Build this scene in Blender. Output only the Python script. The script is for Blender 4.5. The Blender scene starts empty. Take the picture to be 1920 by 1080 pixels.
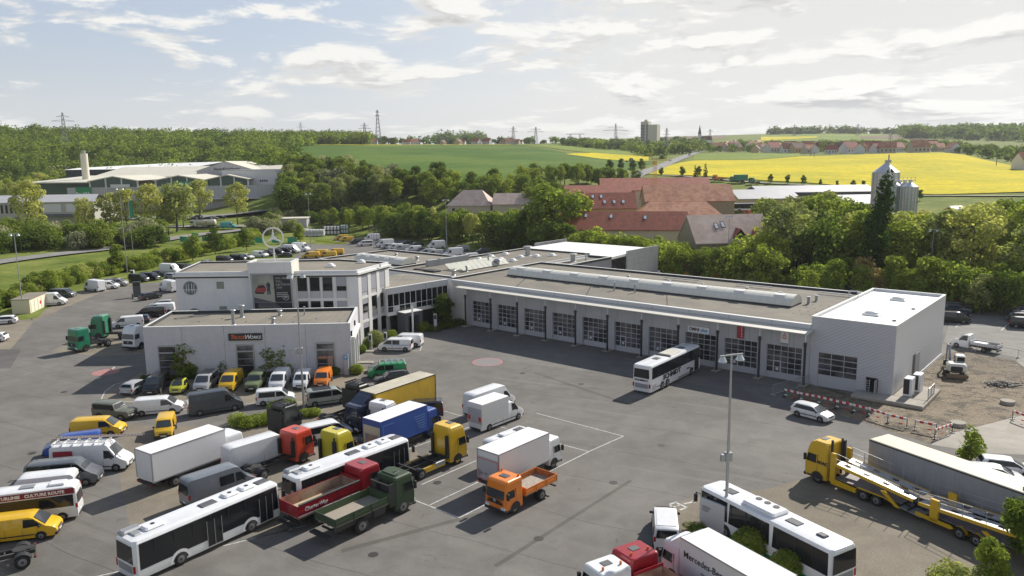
import bpy, math, random
import numpy as np
from mathutils import Vector, Matrix
R = math.radians
SC = bpy.context.scene
COL = SC.collection
# ---------------------------------------------------------------- camera, sun, sky
F, PITCH, ROLL, H = 1439.12, R(9.4702), R(-.7626), 28.3
cam_d = bpy.data.cameras.new('camera'); cam = bpy.data.objects.new('camera', cam_d); COL.objects.link(cam)
cam_d.sensor_width = 36; cam_d.lens = 36 * F / 1920; cam_d.clip_end = 20000; cam_d.clip_start = 1
cam.matrix_world = Matrix.Translation((0, 0, H)) @ Matrix.Rotation(R(90) - PITCH, 4, 'X') @ Matrix.Rotation(ROLL, 4, 'Z')
SC.camera = cam
SUN_AZ, SUN_EL = R(48), R(36.8)     # azimuth measured from +X
sun_d = bpy.data.lights.new('sun', 'SUN'); sun = bpy.data.objects.new('sun', sun_d); COL.objects.link(sun)
sun_d.energy = 5.0; sun_d.angle = R(.53); sun_d.color = (1, .945, .86)
sdir = Vector((math.cos(SUN_EL) * math.cos(SUN_AZ), math.cos(SUN_EL) * math.sin(SUN_AZ), math.sin(SUN_EL)))
sun.rotation_euler = sdir.to_track_quat('Z', 'Y').to_euler(); sun.location = (0, 0, 100)
SC.view_settings.view_transform = 'Standard'; SC.view_settings.look = 'None'
SC.view_settings.exposure = .38; SC.view_settings.gamma = 1; SC.view_settings.use_curve_mapping = False
W = bpy.data.worlds.new('World'); SC.world = W; W.use_nodes = True


class N:                                   # tiny node helper
    def __init__(s, t): s.t = t
    def n(s, ty, **k):
        q = s.t.nodes.new(ty)
        for a, b in k.items(): setattr(q, a, b)
        return q
    def set(s, q, i, v):
        if isinstance(v, bpy.types.NodeSocket): s.t.links.new(v, q.inputs[i])
        else:
            if hasattr(q.inputs[i].default_value, '__len__') and len(q.inputs[i].default_value) == 4 and len(v) == 3: v = (*v, 1)
            q.inputs[i].default_value = v
    def math(s, op, a, b=0, c=None, clamp=False):
        q = s.n('ShaderNodeMath', operation=op, use_clamp=clamp); s.set(q, 0, a); s.set(q, 1, b)
        if c is not None: s.set(q, 2, c)
        return q.outputs[0]
    def mix(s, f, a, b, mode='MIX'):
        q = s.n('ShaderNodeMix', data_type='RGBA', blend_type=mode); s.set(q, 0, f); s.set(q, 6, a); s.set(q, 7, b)
        return q.outputs[2]
    def noise(s, vec, scale, detail=4, rough=.55, dist=0):
        q = s.n('ShaderNodeTexNoise'); s.set(q, 'Vector', vec); s.set(q, 'Scale', scale); s.set(q, 'Detail', detail)
        s.set(q, 'Roughness', rough); s.set(q, 'Distortion', dist)
        return q.outputs[0]
    def ramp(s, v, lo, hi):
        q = s.n('ShaderNodeMapRange', interpolation_type='SMOOTHSTEP'); s.set(q, 0, v); s.set(q, 1, lo); s.set(q, 2, hi)
        return q.outputs[0]
    def vmul(s, v, m):
        q = s.n('ShaderNodeVectorMath', operation='MULTIPLY'); s.set(q, 0, v); s.set(q, 1, m); return q.outputs[0]
    def vadd(s, v, m):
        q = s.n('ShaderNodeVectorMath', operation='ADD'); s.set(q, 0, v); s.set(q, 1, m); return q.outputs[0]


def make_sky():
    t = W.node_tree; g = N(t); bg = t.nodes['Background']
    sk = g.n('ShaderNodeTexSky', sky_type='NISHITA', sun_disc=False)
    sk.sun_elevation = SUN_EL; sk.sun_rotation = R(90) - SUN_AZ; sk.air_density = 1; sk.dust_density = 1.4
    tc = g.n('ShaderNodeTexCoord').outputs['Generated']
    sep = g.n('ShaderNodeSeparateXYZ'); g.set(sep, 0, tc)
    x, y, z = sep.outputs
    az = g.math('ARCTAN2', x, y); el = g.math('POWER', g.math('ADD', g.math('MAXIMUM', z, 0), .012), .62)
    pc = g.n('ShaderNodeCombineXYZ'); g.set(pc, 0, g.math('MULTIPLY', az, 4.2)); g.set(pc, 1, g.math('MULTIPLY', el, 12.5)); p = g.vadd(pc.outputs[0], (CL_OX, CL_OY, 0))
    def field(v, det=7):
        return g.math('ADD', g.math('MULTIPLY', g.noise(v, 1.5, det, .6, .3), .74), g.math('MULTIPLY', g.noise(v, .4, 2), .32))
    d0 = field(p); d1 = field(g.vadd(p, (.02, .22, 0)), 4)
    cov = g.math('ADD', d0, g.math('MULTIPLY', x, .028))
    mask = g.ramp(cov, .505, .575)
    low_ = g.ramp(g.math('SUBTRACT', d1, d0), -.055, .03)            # denser above = the grey base of a cloud
    core = g.ramp(cov, .53, .66)
    bright = g.mix(g.math('MULTIPLY', low_, g.math('ADD', .35, g.math('MULTIPLY', core, .65))), (8.9, 8.75, 8.35), (4.2, 4.2, 4.3))
    veiln = g.noise(g.vmul(p, (.6, .35, 1)), .5, 5, .6, .6)
    veil = g.math('MULTIPLY', g.ramp(g.math('ADD', x, g.math('MULTIPLY', veiln, .8)), .08, .62), .95, clamp=True)
    hz = g.math('MULTIPLY', g.math('SUBTRACT', 1, g.ramp(z, .0, .16)), .8)
    sky = g.vmul(sk.outputs[0], (.95, .95, 1.0)); sky = g.mix(.6, sky, (5.5, 6.2, 7.3)); sky = g.mix(g.ramp(z, .24, .6), sky, (1.1, 1.7, 3.0))
    low = g.mix(g.math('MULTIPLY', veil, g.math('SUBTRACT', 1, g.math('MULTIPLY', g.ramp(z, .24, .55), .92))), sky, (7.15, 7.08, 6.8))
    low = g.mix(g.math('MULTIPLY', hz, .85), low, (7.1, 7.1, 6.95))
    fade = g.math('SUBTRACT', 1, g.math('MULTIPLY', g.ramp(z, .25, .6), .85))
    c = g.mix(g.math('MULTIPLY', g.math('MULTIPLY', mask, g.math('ADD', .55, g.math('MULTIPLY', g.ramp(z, 0, .08), .42))), fade), low, bright)
    t.links.new(c, bg.inputs[0]); bg.inputs[1].default_value = .084
CL_OX, CL_OY = 3.1, 1.7
make_sky()


# ---------------------------------------------------------------- survey helpers: photo measurement -> place in metres
def RAY(px, py):
    X = px - 960; Y = py - 540; cr, sr = math.cos(ROLL), math.sin(ROLL); X, Y = X * cr + Y * sr, -X * sr + Y * cr
    cp, sp = math.cos(PITCH), math.sin(PITCH)
    return (X / F, cp - Y / F * sp, -sp - Y / F * cp)
def G(px, py, z=0):
    r = RAY(px, py); t = (z - H) / r[2]; return (r[0] * t, r[1] * t)
def ZR(px, py, d):
    r = RAY(px, py); return H + r[2] * d / math.hypot(r[0], r[1])
def AZ(px, py=300): r = RAY(px, py); return math.atan2(r[0], r[1])


COLS = [(-500, [(200, 'z0'), (250, 'z.5'), (330, 'z4'), (430, 'z5'), (520, 'z7'), (620, 'z12'), (760, 305), (900, 278), (1020, 264), (1300, 257), (3600, 252)]),
        (0, [(200, 'z0'), (250, 'z.5'), (330, 'z4'), (430, 'z5'), (520, 'z7'), (620, 'z12'), (760, 298), (900, 275), (1020, 257), (1300, 251), (3600, 249)]),
        (350, [(200, 'z0'), (280, 'z.3'), (330, 'z3'), (430, 'z5'), (520, 'z7'), (650, 'z18'), (800, 280), (950, 266), (1100, 260), (3600, 258)]),
        (600, [(315, 'z0'), (370, 'z7'), (450, 316), (600, 294), (800, 276), (950, 268), (1100, 263), (3600, 263)]),
        (760, [(292, 'z0'), (330, 'z5'), (390, 330), (500, 306), (700, 284), (900, 272), (1100, 270.5), (3600, 272)]),
        (960, [(250, 'z0'), (320, 'z6'), (370, 334), (430, 317), (550, 300), (750, 281), (930, 270.5), (1150, 270), (3600, 272)]),
        (1230, [(220, 'z0'), (300, 'z5'), (360, 'z11'), (420, 330), (520, 315), (700, 297), (900, 284), (1150, 272), (1500, 262), (2000, 257), (3600, 260)]),
        (1500, [(220, 'z0'), (300, 'z5'), (370, 'z12'), (420, 337), (500, 319), (650, 300), (800, 288), (950, 281), (1400, 265), (2000, 249), (3600, 252)]),
        (1750, [(200, 'z0'), (260, 'z2'), (330, 'z7'), (380, 367), (450, 338), (550, 314), (700, 287), (850, 284), (1200, 273), (1800, 251), (3600, 252)]),
        (1920, [(200, 'z0'), (260, 'z2'), (340, 'z7'), (400, 358), (500, 332), (650, 308), (800, 299), (1100, 279), (1800, 251), (3600, 252)]),
        (2600, [(200, 'z0'), (260, 'z2'), (340, 'z7'), (400, 'z9'), (500, 'z14'), (650, 'z20'), (800, 'z26'), (1100, 'z34'), (1800, 'z80'), (3600, 'z150')])]
_t = []
for cx, pr in COLS:
    _t.append((AZ(cx), [0, 120] + [p[0] for p in pr], [0, 0] + [float(p[1][1:]) if isinstance(p[1], str) else ZR(cx, p[1], p[0]) for p in pr]))
_az = [q[0] for q in _t]
def TZA(a, d):
    h = [float(np.interp(d, q[1], q[2])) for q in _t]
    for i in range(len(_az) - 1):
        if a < _az[i + 1] or i == len(_az) - 2:
            t = min(1, max(0, (a - _az[i]) / (_az[i + 1] - _az[i]))); t = t * t * (3 - 2 * t)
            return h[i] * (1 - t) + h[i + 1] * t
def TZ(x, y): return TZA(math.atan2(x, y), math.hypot(x, y))
def AT(px, d, dz=0):                        # point at distance d in the direction of photo column px, on the terrain
    a = AZ(px); x, y = d * math.sin(a), d * math.cos(a); return (x, y, TZ(x, y) + dz)


# ---------------------------------------------------------------- materials
MATS = {}
def mat(name, c=(.5, .5, .5), rough=.6, metal=0, var=0, vs=1.0, bump=0, bs=20, spec=.5, c2=None, wave=None, brick=None, coat=0, obj=True, emit=0, streak=0):
    if name in MATS: return MATS[name]
    m = bpy.data.materials.new(name); m.use_nodes = True; t = m.node_tree; g = N(t); b = t.nodes['Principled BSDF']
    b.inputs['Roughness'].default_value = rough; b.inputs['Metallic'].default_value = metal; b.inputs['Specular IOR Level'].default_value = spec
    if coat: b.inputs['Coat Weight'].default_value = coat; b.inputs['Coat Roughness'].default_value = .06
    tc = g.n('ShaderNodeTexCoord').outputs['Object']
    col = None
    if var or c2 or brick or wave or streak:
        col = g.mix(0, c, c)
        if c2: col = g.mix(g.ramp(g.noise(tc, vs, 5, .6), .38, .64), c, c2)
        if var:
            f = g.noise(tc, vs * 2.3, 5, .62)
            col = g.mix(1, col, g.mix(g.ramp(f, .25, .75), (1 - var,) * 3, (1 + var,) * 3), 'MULTIPLY')
        if streak:
            f = g.noise(g.vmul(tc, (2.2, 2.2, .18)), 1.6, 4, .6)
            col = g.mix(1, col, g.mix(g.ramp(f, .35, .75), (1, 1, 1), (1 - streak, 1 - streak, 1 - streak * .9)), 'MULTIPLY')
        if brick:
            q = g.n('ShaderNodeTexBrick'); g.set(q, 'Vector', brick.get('map', lambda g, v: v)(g, tc)); g.set(q, 'Scale', 1); g.set(q, 'Brick Width', brick['w']); g.set(q, 'Row Height', brick['h'])
            g.set(q, 'Mortar Size', brick['m']); q.offset = brick.get('off', .5); g.set(q, 'Color1', (1, 1, 1)); g.set(q, 'Color2', (brick.get('v', .93),) * 3); g.set(q, 'Mortar', (brick.get('mc', .7),) * 3)
            col = g.mix(1, col, q.outputs[0], 'MULTIPLY')
        t.links.new(col, b.inputs['Base Color'])
    else: b.inputs['Base Color'].default_value = (*c, 1)
    hgt = None
    if wave:                                   # corrugation: (direction vector, period)
        dv, per = wave
        q = g.n('ShaderNodeVectorMath', operation='DOT_PRODUCT'); g.set(q, 0, tc); g.set(q, 1, dv)
        hgt = g.math('SINE', g.math('MULTIPLY', q.outputs['Value'], 6.2832 / per))
        bp = g.n('ShaderNodeBump'); g.set(bp, 'Height', hgt); bp.inputs['Distance'].default_value = .02; bp.inputs['Strength'].default_value = .5
        t.links.new(bp.outputs[0], b.inputs['Normal'])
    elif bump:
        bp = g.n('ShaderNodeBump'); g.set(bp, 'Height', g.noise(tc, bs, 4)); bp.inputs['Distance'].default_value = bump
        t.links.new(bp.outputs[0], b.inputs['Normal'])
    if emit: b.inputs['Emission Color'].default_value = (*c, 1); b.inputs['Emission Strength'].default_value = emit
    MATS[name] = m; return m
def paint(name, c, rough=.32): return mat('paint_' + name, c, rough, 0, var=.05, vs=.8, coat=.5)
def swz(g, v, a, b):                        # wall coordinates: run along (x or y), height z
    s = g.n('ShaderNodeSeparateXYZ'); g.set(s, 0, v); c = g.n('ShaderNodeCombineXYZ'); g.set(c, 0, s.outputs[a]); g.set(c, 1, s.outputs[b]); return c.outputs[0]
GLASSW = mat('windshield_glass', (.05, .056, .062), .12, spec=.7); GLASS = mat('glass_dark', (.010, .012, .014), .08, 0, spec=.4)
GLASSV = mat('glass_vehicle', (.016, .018, .021), .09, spec=.5)
TYRE = mat('tyre_rubber', (.018, .018, .018), .85); RIM = mat('rim_metal', (.2, .2, .205), .45, .5)
BLACK = mat('black_plastic', (.022, .022, .024), .55); CHAS = mat('chassis_dark', (.035, .034, .034), .7, var=.3, vs=4)
WHITE = paint('white', (.72, .73, .74)); GREYM = mat('galvanised', (.36, .37, .38), .45, .5)
LAMPM = mat('lamp_lens', (.7, .72, .75), .15, .2); RED = mat('red_lens', (.35, .01, .01), .25)
STEELW = mat('white_metal', (.62, .63, .64), .45, var=.06)


# ---------------------------------------------------------------- mesh builder
KID = {}
def adopt(o, p):
    if p is not None: KID.setdefault(p.name, []).append(o)


class M:
    def __init__(s): s.v = []; s.f = []; s.m = []
    def add(s, vs, fs, m=0):
        o = len(s.v); s.v += [tuple(v) for v in vs]; s.f += [tuple(i + o for i in f) for f in fs]; s.m += [m] * len(fs); return s
    def box(s, x0, x1, y0, y1, z0, z1, m=0):
        v = [(x0, y0, z0), (x1, y0, z0), (x1, y1, z0), (x0, y1, z0), (x0, y0, z1), (x1, y0, z1), (x1, y1, z1), (x0, y1, z1)]
        return s.add(v, [(3, 2, 1, 0), (4, 5, 6, 7), (0, 1, 5, 4), (1, 2, 6, 5), (2, 3, 7, 6), (3, 0, 4, 7)], m)
    def rings(s, rs, m=0, cap=True):
        n = len(rs[0]); v = [p for r in rs for p in r]; f = []
        for k in range(len(rs) - 1):
            for i in range(n): j = (i + 1) % n; f.append((k * n + i, k * n + j, (k + 1) * n + j, (k + 1) * n + i))
        if cap: f.append(tuple(range(n))[::-1]); f.append(tuple((len(rs) - 1) * n + i for i in range(n)))
        return s.add(v, f, m)
    def rr(s, z, x0, x1, y0, y1, c):
        return [(x0 + c, y0, z), (x1 - c, y0, z), (x1, y0 + c, z), (x1, y1 - c, z), (x1 - c, y1, z), (x0 + c, y1, z), (x0, y1 - c, z), (x0, y0 + c, z)]
    def cbox(s, x0, x1, y0, y1, z0, z1, c=.04, m=0):
        r = [s.rr(z0, x0 + c, x1 - c, y0 + c, y1 - c, c), s.rr(z0 + c, x0, x1, y0, y1, c), s.rr(z1 - c, x0, x1, y0, y1, c), s.rr(z1, x0 + c, x1 - c, y0 + c, y1 - c, c)]
        return s.rings(r, m)
    def prism(s, poly, z0, z1, m=0, mt=None):
        n = len(poly); v = [(x, y, z0) for x, y in poly] + [(x, y, z1) for x, y in poly]
        s.add(v, [(i, (i + 1) % n, n + (i + 1) % n, n + i) for i in range(n)] + [tuple(range(n))[::-1]], m)
        return s.add([(x, y, z1) for x, y in poly], [tuple(range(n))], m if mt is None else mt)
    def prismy(s, poly, y0, y1, m=0):
        n = len(poly); v = [(x, y0, z) for x, z in poly] + [(x, y1, z) for x, z in poly]
        return s.add(v, [(i, (i + 1) % n, n + (i + 1) % n, n + i) for i in range(n)] + [tuple(range(n))[::-1], tuple(range(n, 2 * n))], m)
    def cyl(s, p0, p1, r0, r1=None, n=8, m=0, cap=True):
        r1 = r0 if r1 is None else r1; a = Vector(p0); b = Vector(p1); d = (b - a).normalized()
        u = d.orthogonal().normalized(); w = d.cross(u)
        q = lambda c, r: [tuple(c + (u * math.cos(6.2832 * i / n) + w * math.sin(6.2832 * i / n)) * r) for i in range(n)]
        return s.rings([q(a, r0), q(b, r1)], m, cap)
    def poly(s, pts, m=0): return s.add(pts, [tuple(range(len(pts)))], m)
    def tube(s, pts, r, n=6, m=0):
        for a, b in zip(pts, pts[1:]): s.cyl(a, b, r, None, n, m)
        return s
    def dome(s, c, rx, ry, h, m=0, n=12, k=3):
        rs = []
        for j in range(k + 1):
            t = math.pi / 2 * j / (k + .35); rs.append([(c[0] + rx * math.cos(t) * math.cos(6.2832 * i / n), c[1] + ry * math.cos(t) * math.sin(6.2832 * i / n), c[2] + h * math.sin(t)) for i in range(n)])
        return s.rings(rs, m)
    def build(s, name, mats, parent=None, smooth=0):
        me = bpy.data.meshes.new(name); me.from_pydata(s.v, [], s.f)
        mats = mats if isinstance(mats, (list, tuple)) else [mats]
        for q in mats: me.materials.append(q)
        me.polygons.foreach_set('material_index', s.m)
        if smooth:
            me.polygons.foreach_set('use_smooth', [True] * len(s.f)); me.set_sharp_from_angle(angle=R(smooth))
        me.update()
        o = bpy.data.objects.new(name, me); COL.objects.link(o)
        if parent: o.parent = parent; adopt(o, parent)
        return o


def thing(name, label, cat, loc=(0, 0, 0), rz=0, group=None):
    o = bpy.data.objects.new(name, None); o.empty_display_size = .3; COL.objects.link(o); o.location = loc; o.rotation_euler.z = rz
    return tag(o, label, cat, group)
def tag(o, label, cat, group=None, kind=None):
    if label: o['label'] = label
    if cat: o['category'] = cat
    if group: o['group'] = group
    if kind: o['kind'] = kind
    return o
def copy_tree(o, parent=None):
    c = o.copy(); COL.objects.link(c); c.parent = parent; adopt(c, parent)
    for ch in KID.get(o.name, []): copy_tree(ch, c)
    return c
CACHE = {}
def inst(key, fn, label, cat, group=None):
    if key in CACHE: r = copy_tree(CACHE[key])
    else: r = fn(); CACHE[key] = r
    for k in ('label', 'category', 'group'):
        if k in r.keys(): del r[k]
    return tag(r, label, cat, group)


def text(s, size, m, parent, loc, rot, name='lettering', depth=.015, shear=0, ax='CENTER', bold=0, wx=1):
    cu = bpy.data.curves.new('t', 'FONT'); cu.body = s; cu.size = size; cu.extrude = depth; cu.align_x = ax; cu.align_y = 'CENTER'; cu.shear = shear; cu.offset = bold; cu.resolution_u = 2
    to = bpy.data.objects.new('t', cu); COL.objects.link(to)
    dg = bpy.context.evaluated_depsgraph_get(); me = bpy.data.meshes.new_from_object(to.evaluated_get(dg))
    bpy.data.objects.remove(to); me.materials.clear(); me.materials.append(m)
    if wx != 1:
        for v in me.vertices: v.co.x *= wx
    o = bpy.data.objects.new(name, me); COL.objects.link(o); o.parent = parent; adopt(o, parent); o.location = loc; o.rotation_euler = rot
    return o
def ring_pts(cx, cy, r, n=24, ax='xz', o=0):
    return [(cx + r * math.cos(6.2832 * i / n), o, cy + r * math.sin(6.2832 * i / n)) for i in range(n)]
def star(mb, r, y0, y1, cx=0, cz=0, w=.1, m=0, hub=.09):   # ring with a three-pointed star, in the xz plane
    n = 32
    for (ra, rb) in ((r, r * (1 - w)),):
        for i in range(n):
            a, b = 6.2832 * i / n, 6.2832 * (i + 1) / n
            q = [(ra, a), (ra, b), (rb, b), (rb, a)]
            p = [(cx + k * math.sin(t), cz + k * math.cos(t)) for k, t in q]
            mb.prismy(p, y0, y1, m)
    for k in range(3):
        a = 2.0944 * k; tip = (cx + r * .97 * math.sin(a), cz + r * .97 * math.cos(a))
        b1 = (cx + r * hub * 1.7 * math.sin(a + 1.0472), cz + r * hub * 1.7 * math.cos(a + 1.0472)); b2 = (cx + r * hub * 1.7 * math.sin(a - 1.0472), cz + r * hub * 1.7 * math.cos(a - 1.0472))
        mb.prismy([tip, b1, (cx, cz), b2], y0, y1, m)


# ---------------------------------------------------------------- vehicles: local frame +x forward, +y left, z up
def hw_fn(Wd, Hh, belt, tumble, L, tf=.14, tr=.04):
    def f(x, z):
        e = max(0, (abs(x) - (L / 2 - .75)) / .75); t = tf if x > 0 else tr
        y = Wd / 2 * (1 - t * min(1, e) ** 2)
        if z > belt: y -= tumble * (z - belt) / (Hh - belt)
        elif z < .5: y -= .05
        return y
    return f
def wheel(root, x, y, r, w=.24, rim=RIM, name='wheel'):
    s = 1 if y > 0 else -1; mb = M()
    mb.cyl((x, y - s * w, r), (x, y - s * .02, r), r, n=18).cyl((x, y - s * .02, r), (x, y, r), r, r * .93, 18)
    mb.cyl((x, y, r), (x, y + s * .006, r), r * .57, r * .54, 14, 1).cyl((x, y, r), (x, y + s * .012, r), r * .17, n=8, m=0)
    return mb.build(name, [TYRE, rim], root, 40)
def arch(mb, x, y, r, zb):
    s = 1 if y > 0 else -1; pts = [(x + r * math.cos(t), y + s * .006, max(zb, r * .84 + r * math.sin(t))) for t in [math.pi * k / 10 for k in range(11)]]
    mb.poly(pts); return mb
def arches(root, x, y, r, zb, m=None):
    for s in (-1, 1): arch(M(), x, s * y, r, zb).build('wheel_arch', m or BLACK, root)


def carlike(root_name, L, Wd, Hh, prof, belt, side, ws, rw, body, wb, r=.33, tumble=.13, zb=.25, black_bumper=True, rear_glass=None, roofmat=None, rim=RIM, rails=False, sidew2=None, seam=(), zr=None):
    root = thing(root_name, None, None); hw = hw_fn(Wd, Hh, belt, tumble, L); mb = M(); rs = []
    P = []
    for (xa, za), (xb, zz) in zip(prof, prof[1:]):
        k = max(1, int(abs(xb - xa) / .45))
        for i in range(k): t = i / k; P.append((xa + (xb - xa) * t, za + (zz - za) * t))
    P.append(prof[-1])
    for x, zt in P:
        lb = min(belt, zt - .05); e = .1 if zt > belt + .2 else .12
        lv = [zb, zb + .12, (zb + lb) / 2, lb, lb + (zt - .05 - lb) * .5, zt - .05]
        right = [(x, -hw(x, z), z) for z in lv] + [(x, -hw(x, zt) + e, zt), (x, 0, zt + .02)]
        left = [(x, hw(x, z), z) for z in lv] + [(x, hw(x, zt) - e, zt)]
        rs.append(right + left[::-1])
    mb.rings(rs)
    o = mb.build('body', [body], root, 42)
    def sidepoly(pts, s, off=.012): return [(x, s * (hw(x, z) + off), z) for x, z in (pts if s < 0 else pts[::-1])]
    for s in (-1, 1):
        g = M()
        for pl in (side if isinstance(side[0][0], (list, tuple)) else [side]):
            n = max(1, int(abs(pl[1][0] - pl[0][0]) / .5)) if len(pl) == 4 else 1; L_ = lambda a, b, t: (a[0] + (b[0] - a[0]) * t, a[1] + (b[1] - a[1]) * t)
            for k in range(n): g.poly(sidepoly([L_(pl[0], pl[1], k / n), L_(pl[0], pl[1], (k + 1) / n), L_(pl[3], pl[2], (k + 1) / n), L_(pl[3], pl[2], k / n)] if n > 1 else pl, s))
        g.build('side_window', GLASSV, root)
    def topquad(A, B, inset=.12, nm='windshield', y2=.16):
        (xa, za), (xb, zz) = A, B; g = M(); nx, nz = (zz - za), (xa - xb); l = math.hypot(nx, nz) or 1; nx, nz = abs(nx / l) * (1 if (xa > 0 or nm == 'windshield') else -1), abs(nz / l)
        ya, yb = hw(xa, za) - inset, hw(xb, zz) - y2; k = .045
        a = [(xa + nx * k, -ya, za + nz * k), (xa + nx * (k + .02), 0, za + nz * (k + .02)), (xa + nx * k, ya, za + nz * k)]
        b = [(xb + nx * k, yb, zz + nz * k), (xb + nx * (k + .02), 0, zz + nz * (k + .02)), (xb + nx * k, -yb, zz + nz * k)]
        g.add([*a, *b], [(0, 1, 4, 5), (1, 2, 3, 4)]); g.build(nm, GLASSW if nm == 'windshield' else GLASSV, root)
    if ws: topquad(*ws)
    if rw: topquad(*rw, nm='rear_window')
    for x in wb: arches(root, x, hw(x, .5), r * 1.2, zb + .01)
    for x in wb:
        for s in (-1, 1): wheel(root, x, s * (hw(x, .5) + .035), r, rim=rim)
    b = M(); xf = L / 2; yf = hw(xf, .5)
    b.cbox(xf - .22, xf + .035, -yf - .01, yf + .01, zb, zb + .3 if black_bumper else zb + .1, .04)
    b.cbox(xf - .1, xf + .02, -yf * .55, yf * .55, zb + .34, zb + .5, .02); b.build('grille_bumper', BLACK, root)
    zh = prof[-1][1] - .06
    for s in (-1, 1):
        M().cbox(xf - .34, xf - .01, s * (yf - .36) if s > 0 else -yf - .005, yf + .005 if s > 0 else -(yf - .36), zh - .16, zh + .02, .03).build('headlight', LAMPM, root)
        zt = belt if Hh > 1.7 else .85; yr = hw(-xf, .7)
        M().box(-xf - .012, -xf + .14, s * (yr - .14) if s > 0 else -yr - .012, yr + .012 if s > 0 else -(yr - .14), zt - .25, zt + (.12 if Hh > 1.7 else 0)).build('tail_light', RED, root)
        xm = ws[0][0] - .35; M().cbox(xm - .08, xm + .06, *sorted((s * (Wd / 2), s * (Wd / 2 + .2))), belt + .02, belt + .22, .03).build('mirror', BLACK, root)
    M().box(-xf - .02, -xf + .1, -yf * .9, yf * .9, zb, zb + .17).box(-xf - .022, -xf, -.26, .26, zb + .25, zb + .36, 1).build('rear_bumper', [BLACK, STEELW], root)
    M().box(xf + .03, xf + .045, -.26, .26, zb + .16, zb + .27).build('number_plate', STEELW, root)
    if seam or rails:
        q = M()
        for xs in seam:
            for s in (-1, 1): q.box(xs - .008, xs + .008, s * hw(xs, .6) - .006, s * hw(xs, .6) + .006, zb + .12, belt)
        if seam:
            for s in (-1, 1): q.box(wb[0] + r * 1.25, wb[1] - r * 1.25, *sorted((s * hw(0, .6), s * (hw(0, .6) + .018))), .5, .58)
        q.build('door_seams', BLACK, root)
    if rails:
        q = M()
        for s in (-1, 1): q.box(-L * .3, L * .12, s * (hw(0, Hh) - .1) - .02, s * (hw(0, Hh) - .1) + .02, Hh + .01, Hh + .06)
        q.build('roof_rail', BLACK, root)
    if roofmat:
        q = M(); y = hw(0, Hh) - .14; q.box(roofmat[1], roofmat[2], -y, y, Hh + .015, Hh + .03); q.build('roof_panel', roofmat[0], root)
    return root


def vito(c, win='cab', rack=False, roof=None, L=5.14):
    x2 = L / 2; prof = [(-x2, .95), (-x2 + .06, 1.8), (-x2 + .25, 1.91), (.7, 1.92), (1.02, 1.84), (1.85, 1.2), (2.35, 1.02), (x2 - .04, .85), (x2, .7)]
    if L != 5.14: k = L / 5.14; prof = [(a * k, b) for a, b in prof]
    else: k = 1
    cab = [(.35 * k, 1.12), (1.62 * k, 1.2), (1.05 * k, 1.72), (.35 * k, 1.75)]; sd = [cab]
    if win != 'cab': sd.append([((-.85 if win == 'crew' else -2.35) * k, 1.12), (.25 * k, 1.12), (.25 * k, 1.75), ((-.85 if win == 'crew' else -2.25) * k, 1.75)])
    r = carlike('van', L, 1.93, 1.92, prof, 1.08, sd, ((1.82 * k, 1.22), (1.06 * k, 1.83)), ((-x2 - .03, 1.15), (-x2 + .05, 1.72)) if win != 'cab' else None, c, (-1.72 * k, 1.5 * k), .34, seam=(.28 * k, -.9 * k, 1.3 * k), roofmat=roof)
    if rack:
        q = M()
        for i in range(5): q.box(-2.3 + i * .8, -2.26 + i * .8, -.8, .8, 1.95, 2.12)
        for s in (-1, 1): q.box(-2.4, 1.0, s * .8 - .02, s * .8 + .02, 2.1, 2.16)
        q.build('roof_rack', STEELW, r)
    return r
def citan(c, win='cab'): return_ = None; return carlike('small_van', 4.4, 1.83, 1.83, [(-2.2, .9), (-2.15, 1.72), (-1.95, 1.82), (.45, 1.83), (.8, 1.74), (1.45, 1.14), (2.0, .98), (2.16, .8), (2.2, .66)], 1.02,
    [[(.1, 1.06), (1.22, 1.12), (.8, 1.63), (.1, 1.66)]] + ([] if win == 'cab' else [[(-1.9, 1.06), (0, 1.06), (0, 1.66), (-1.8, 1.66)]]), ((1.42, 1.16), (.84, 1.73)), None, c, (-1.4, 1.32), .32, seam=(.05, -.8, 1.1))
def sprinter(c, L=5.95, Hh=2.65, win='cab', stripe=None):
    x2 = L / 2; d = x2 - 2.97
    prof = [(-x2, 1.0), (-x2 + .08, Hh - .2), (-x2 + .3, Hh - .03), (1.0 + d, Hh), (1.25 + d, Hh - .08), (2.05 + d, 1.5), (2.55 + d, 1.2), (2.9 + d, 1.0), (2.97 + d, .72)]
    sd = [[(.95 + d, 1.3), (1.95 + d, 1.38), (1.45 + d, 2.02), (.95 + d, 2.08)]]
    if win == 'crew': sd.append([(-.5 + d, 1.3), (.8 + d, 1.3), (.8 + d, 2.1), (-.5 + d, 2.1)])
    if win == 'bus': sd.append([(-x2 + .25, 1.2), (.85 + d, 1.2), (.85 + d, 2.15), (-x2 + .25, 2.15)])
    return carlike('large_van', L, 2.0, Hh, prof, 1.25, sd, ((2.0 + d, 1.55), (1.42 + d, Hh - .32)), None if win == 'cab' else ((-x2 - .03, 1.35), (-x2 + .05, 2.1)), c, (-x2 + 1.15, 1.95 + d), .35, tumble=.16, seam=(.88 + d, -.55 + d, 1.8 + d))
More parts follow.
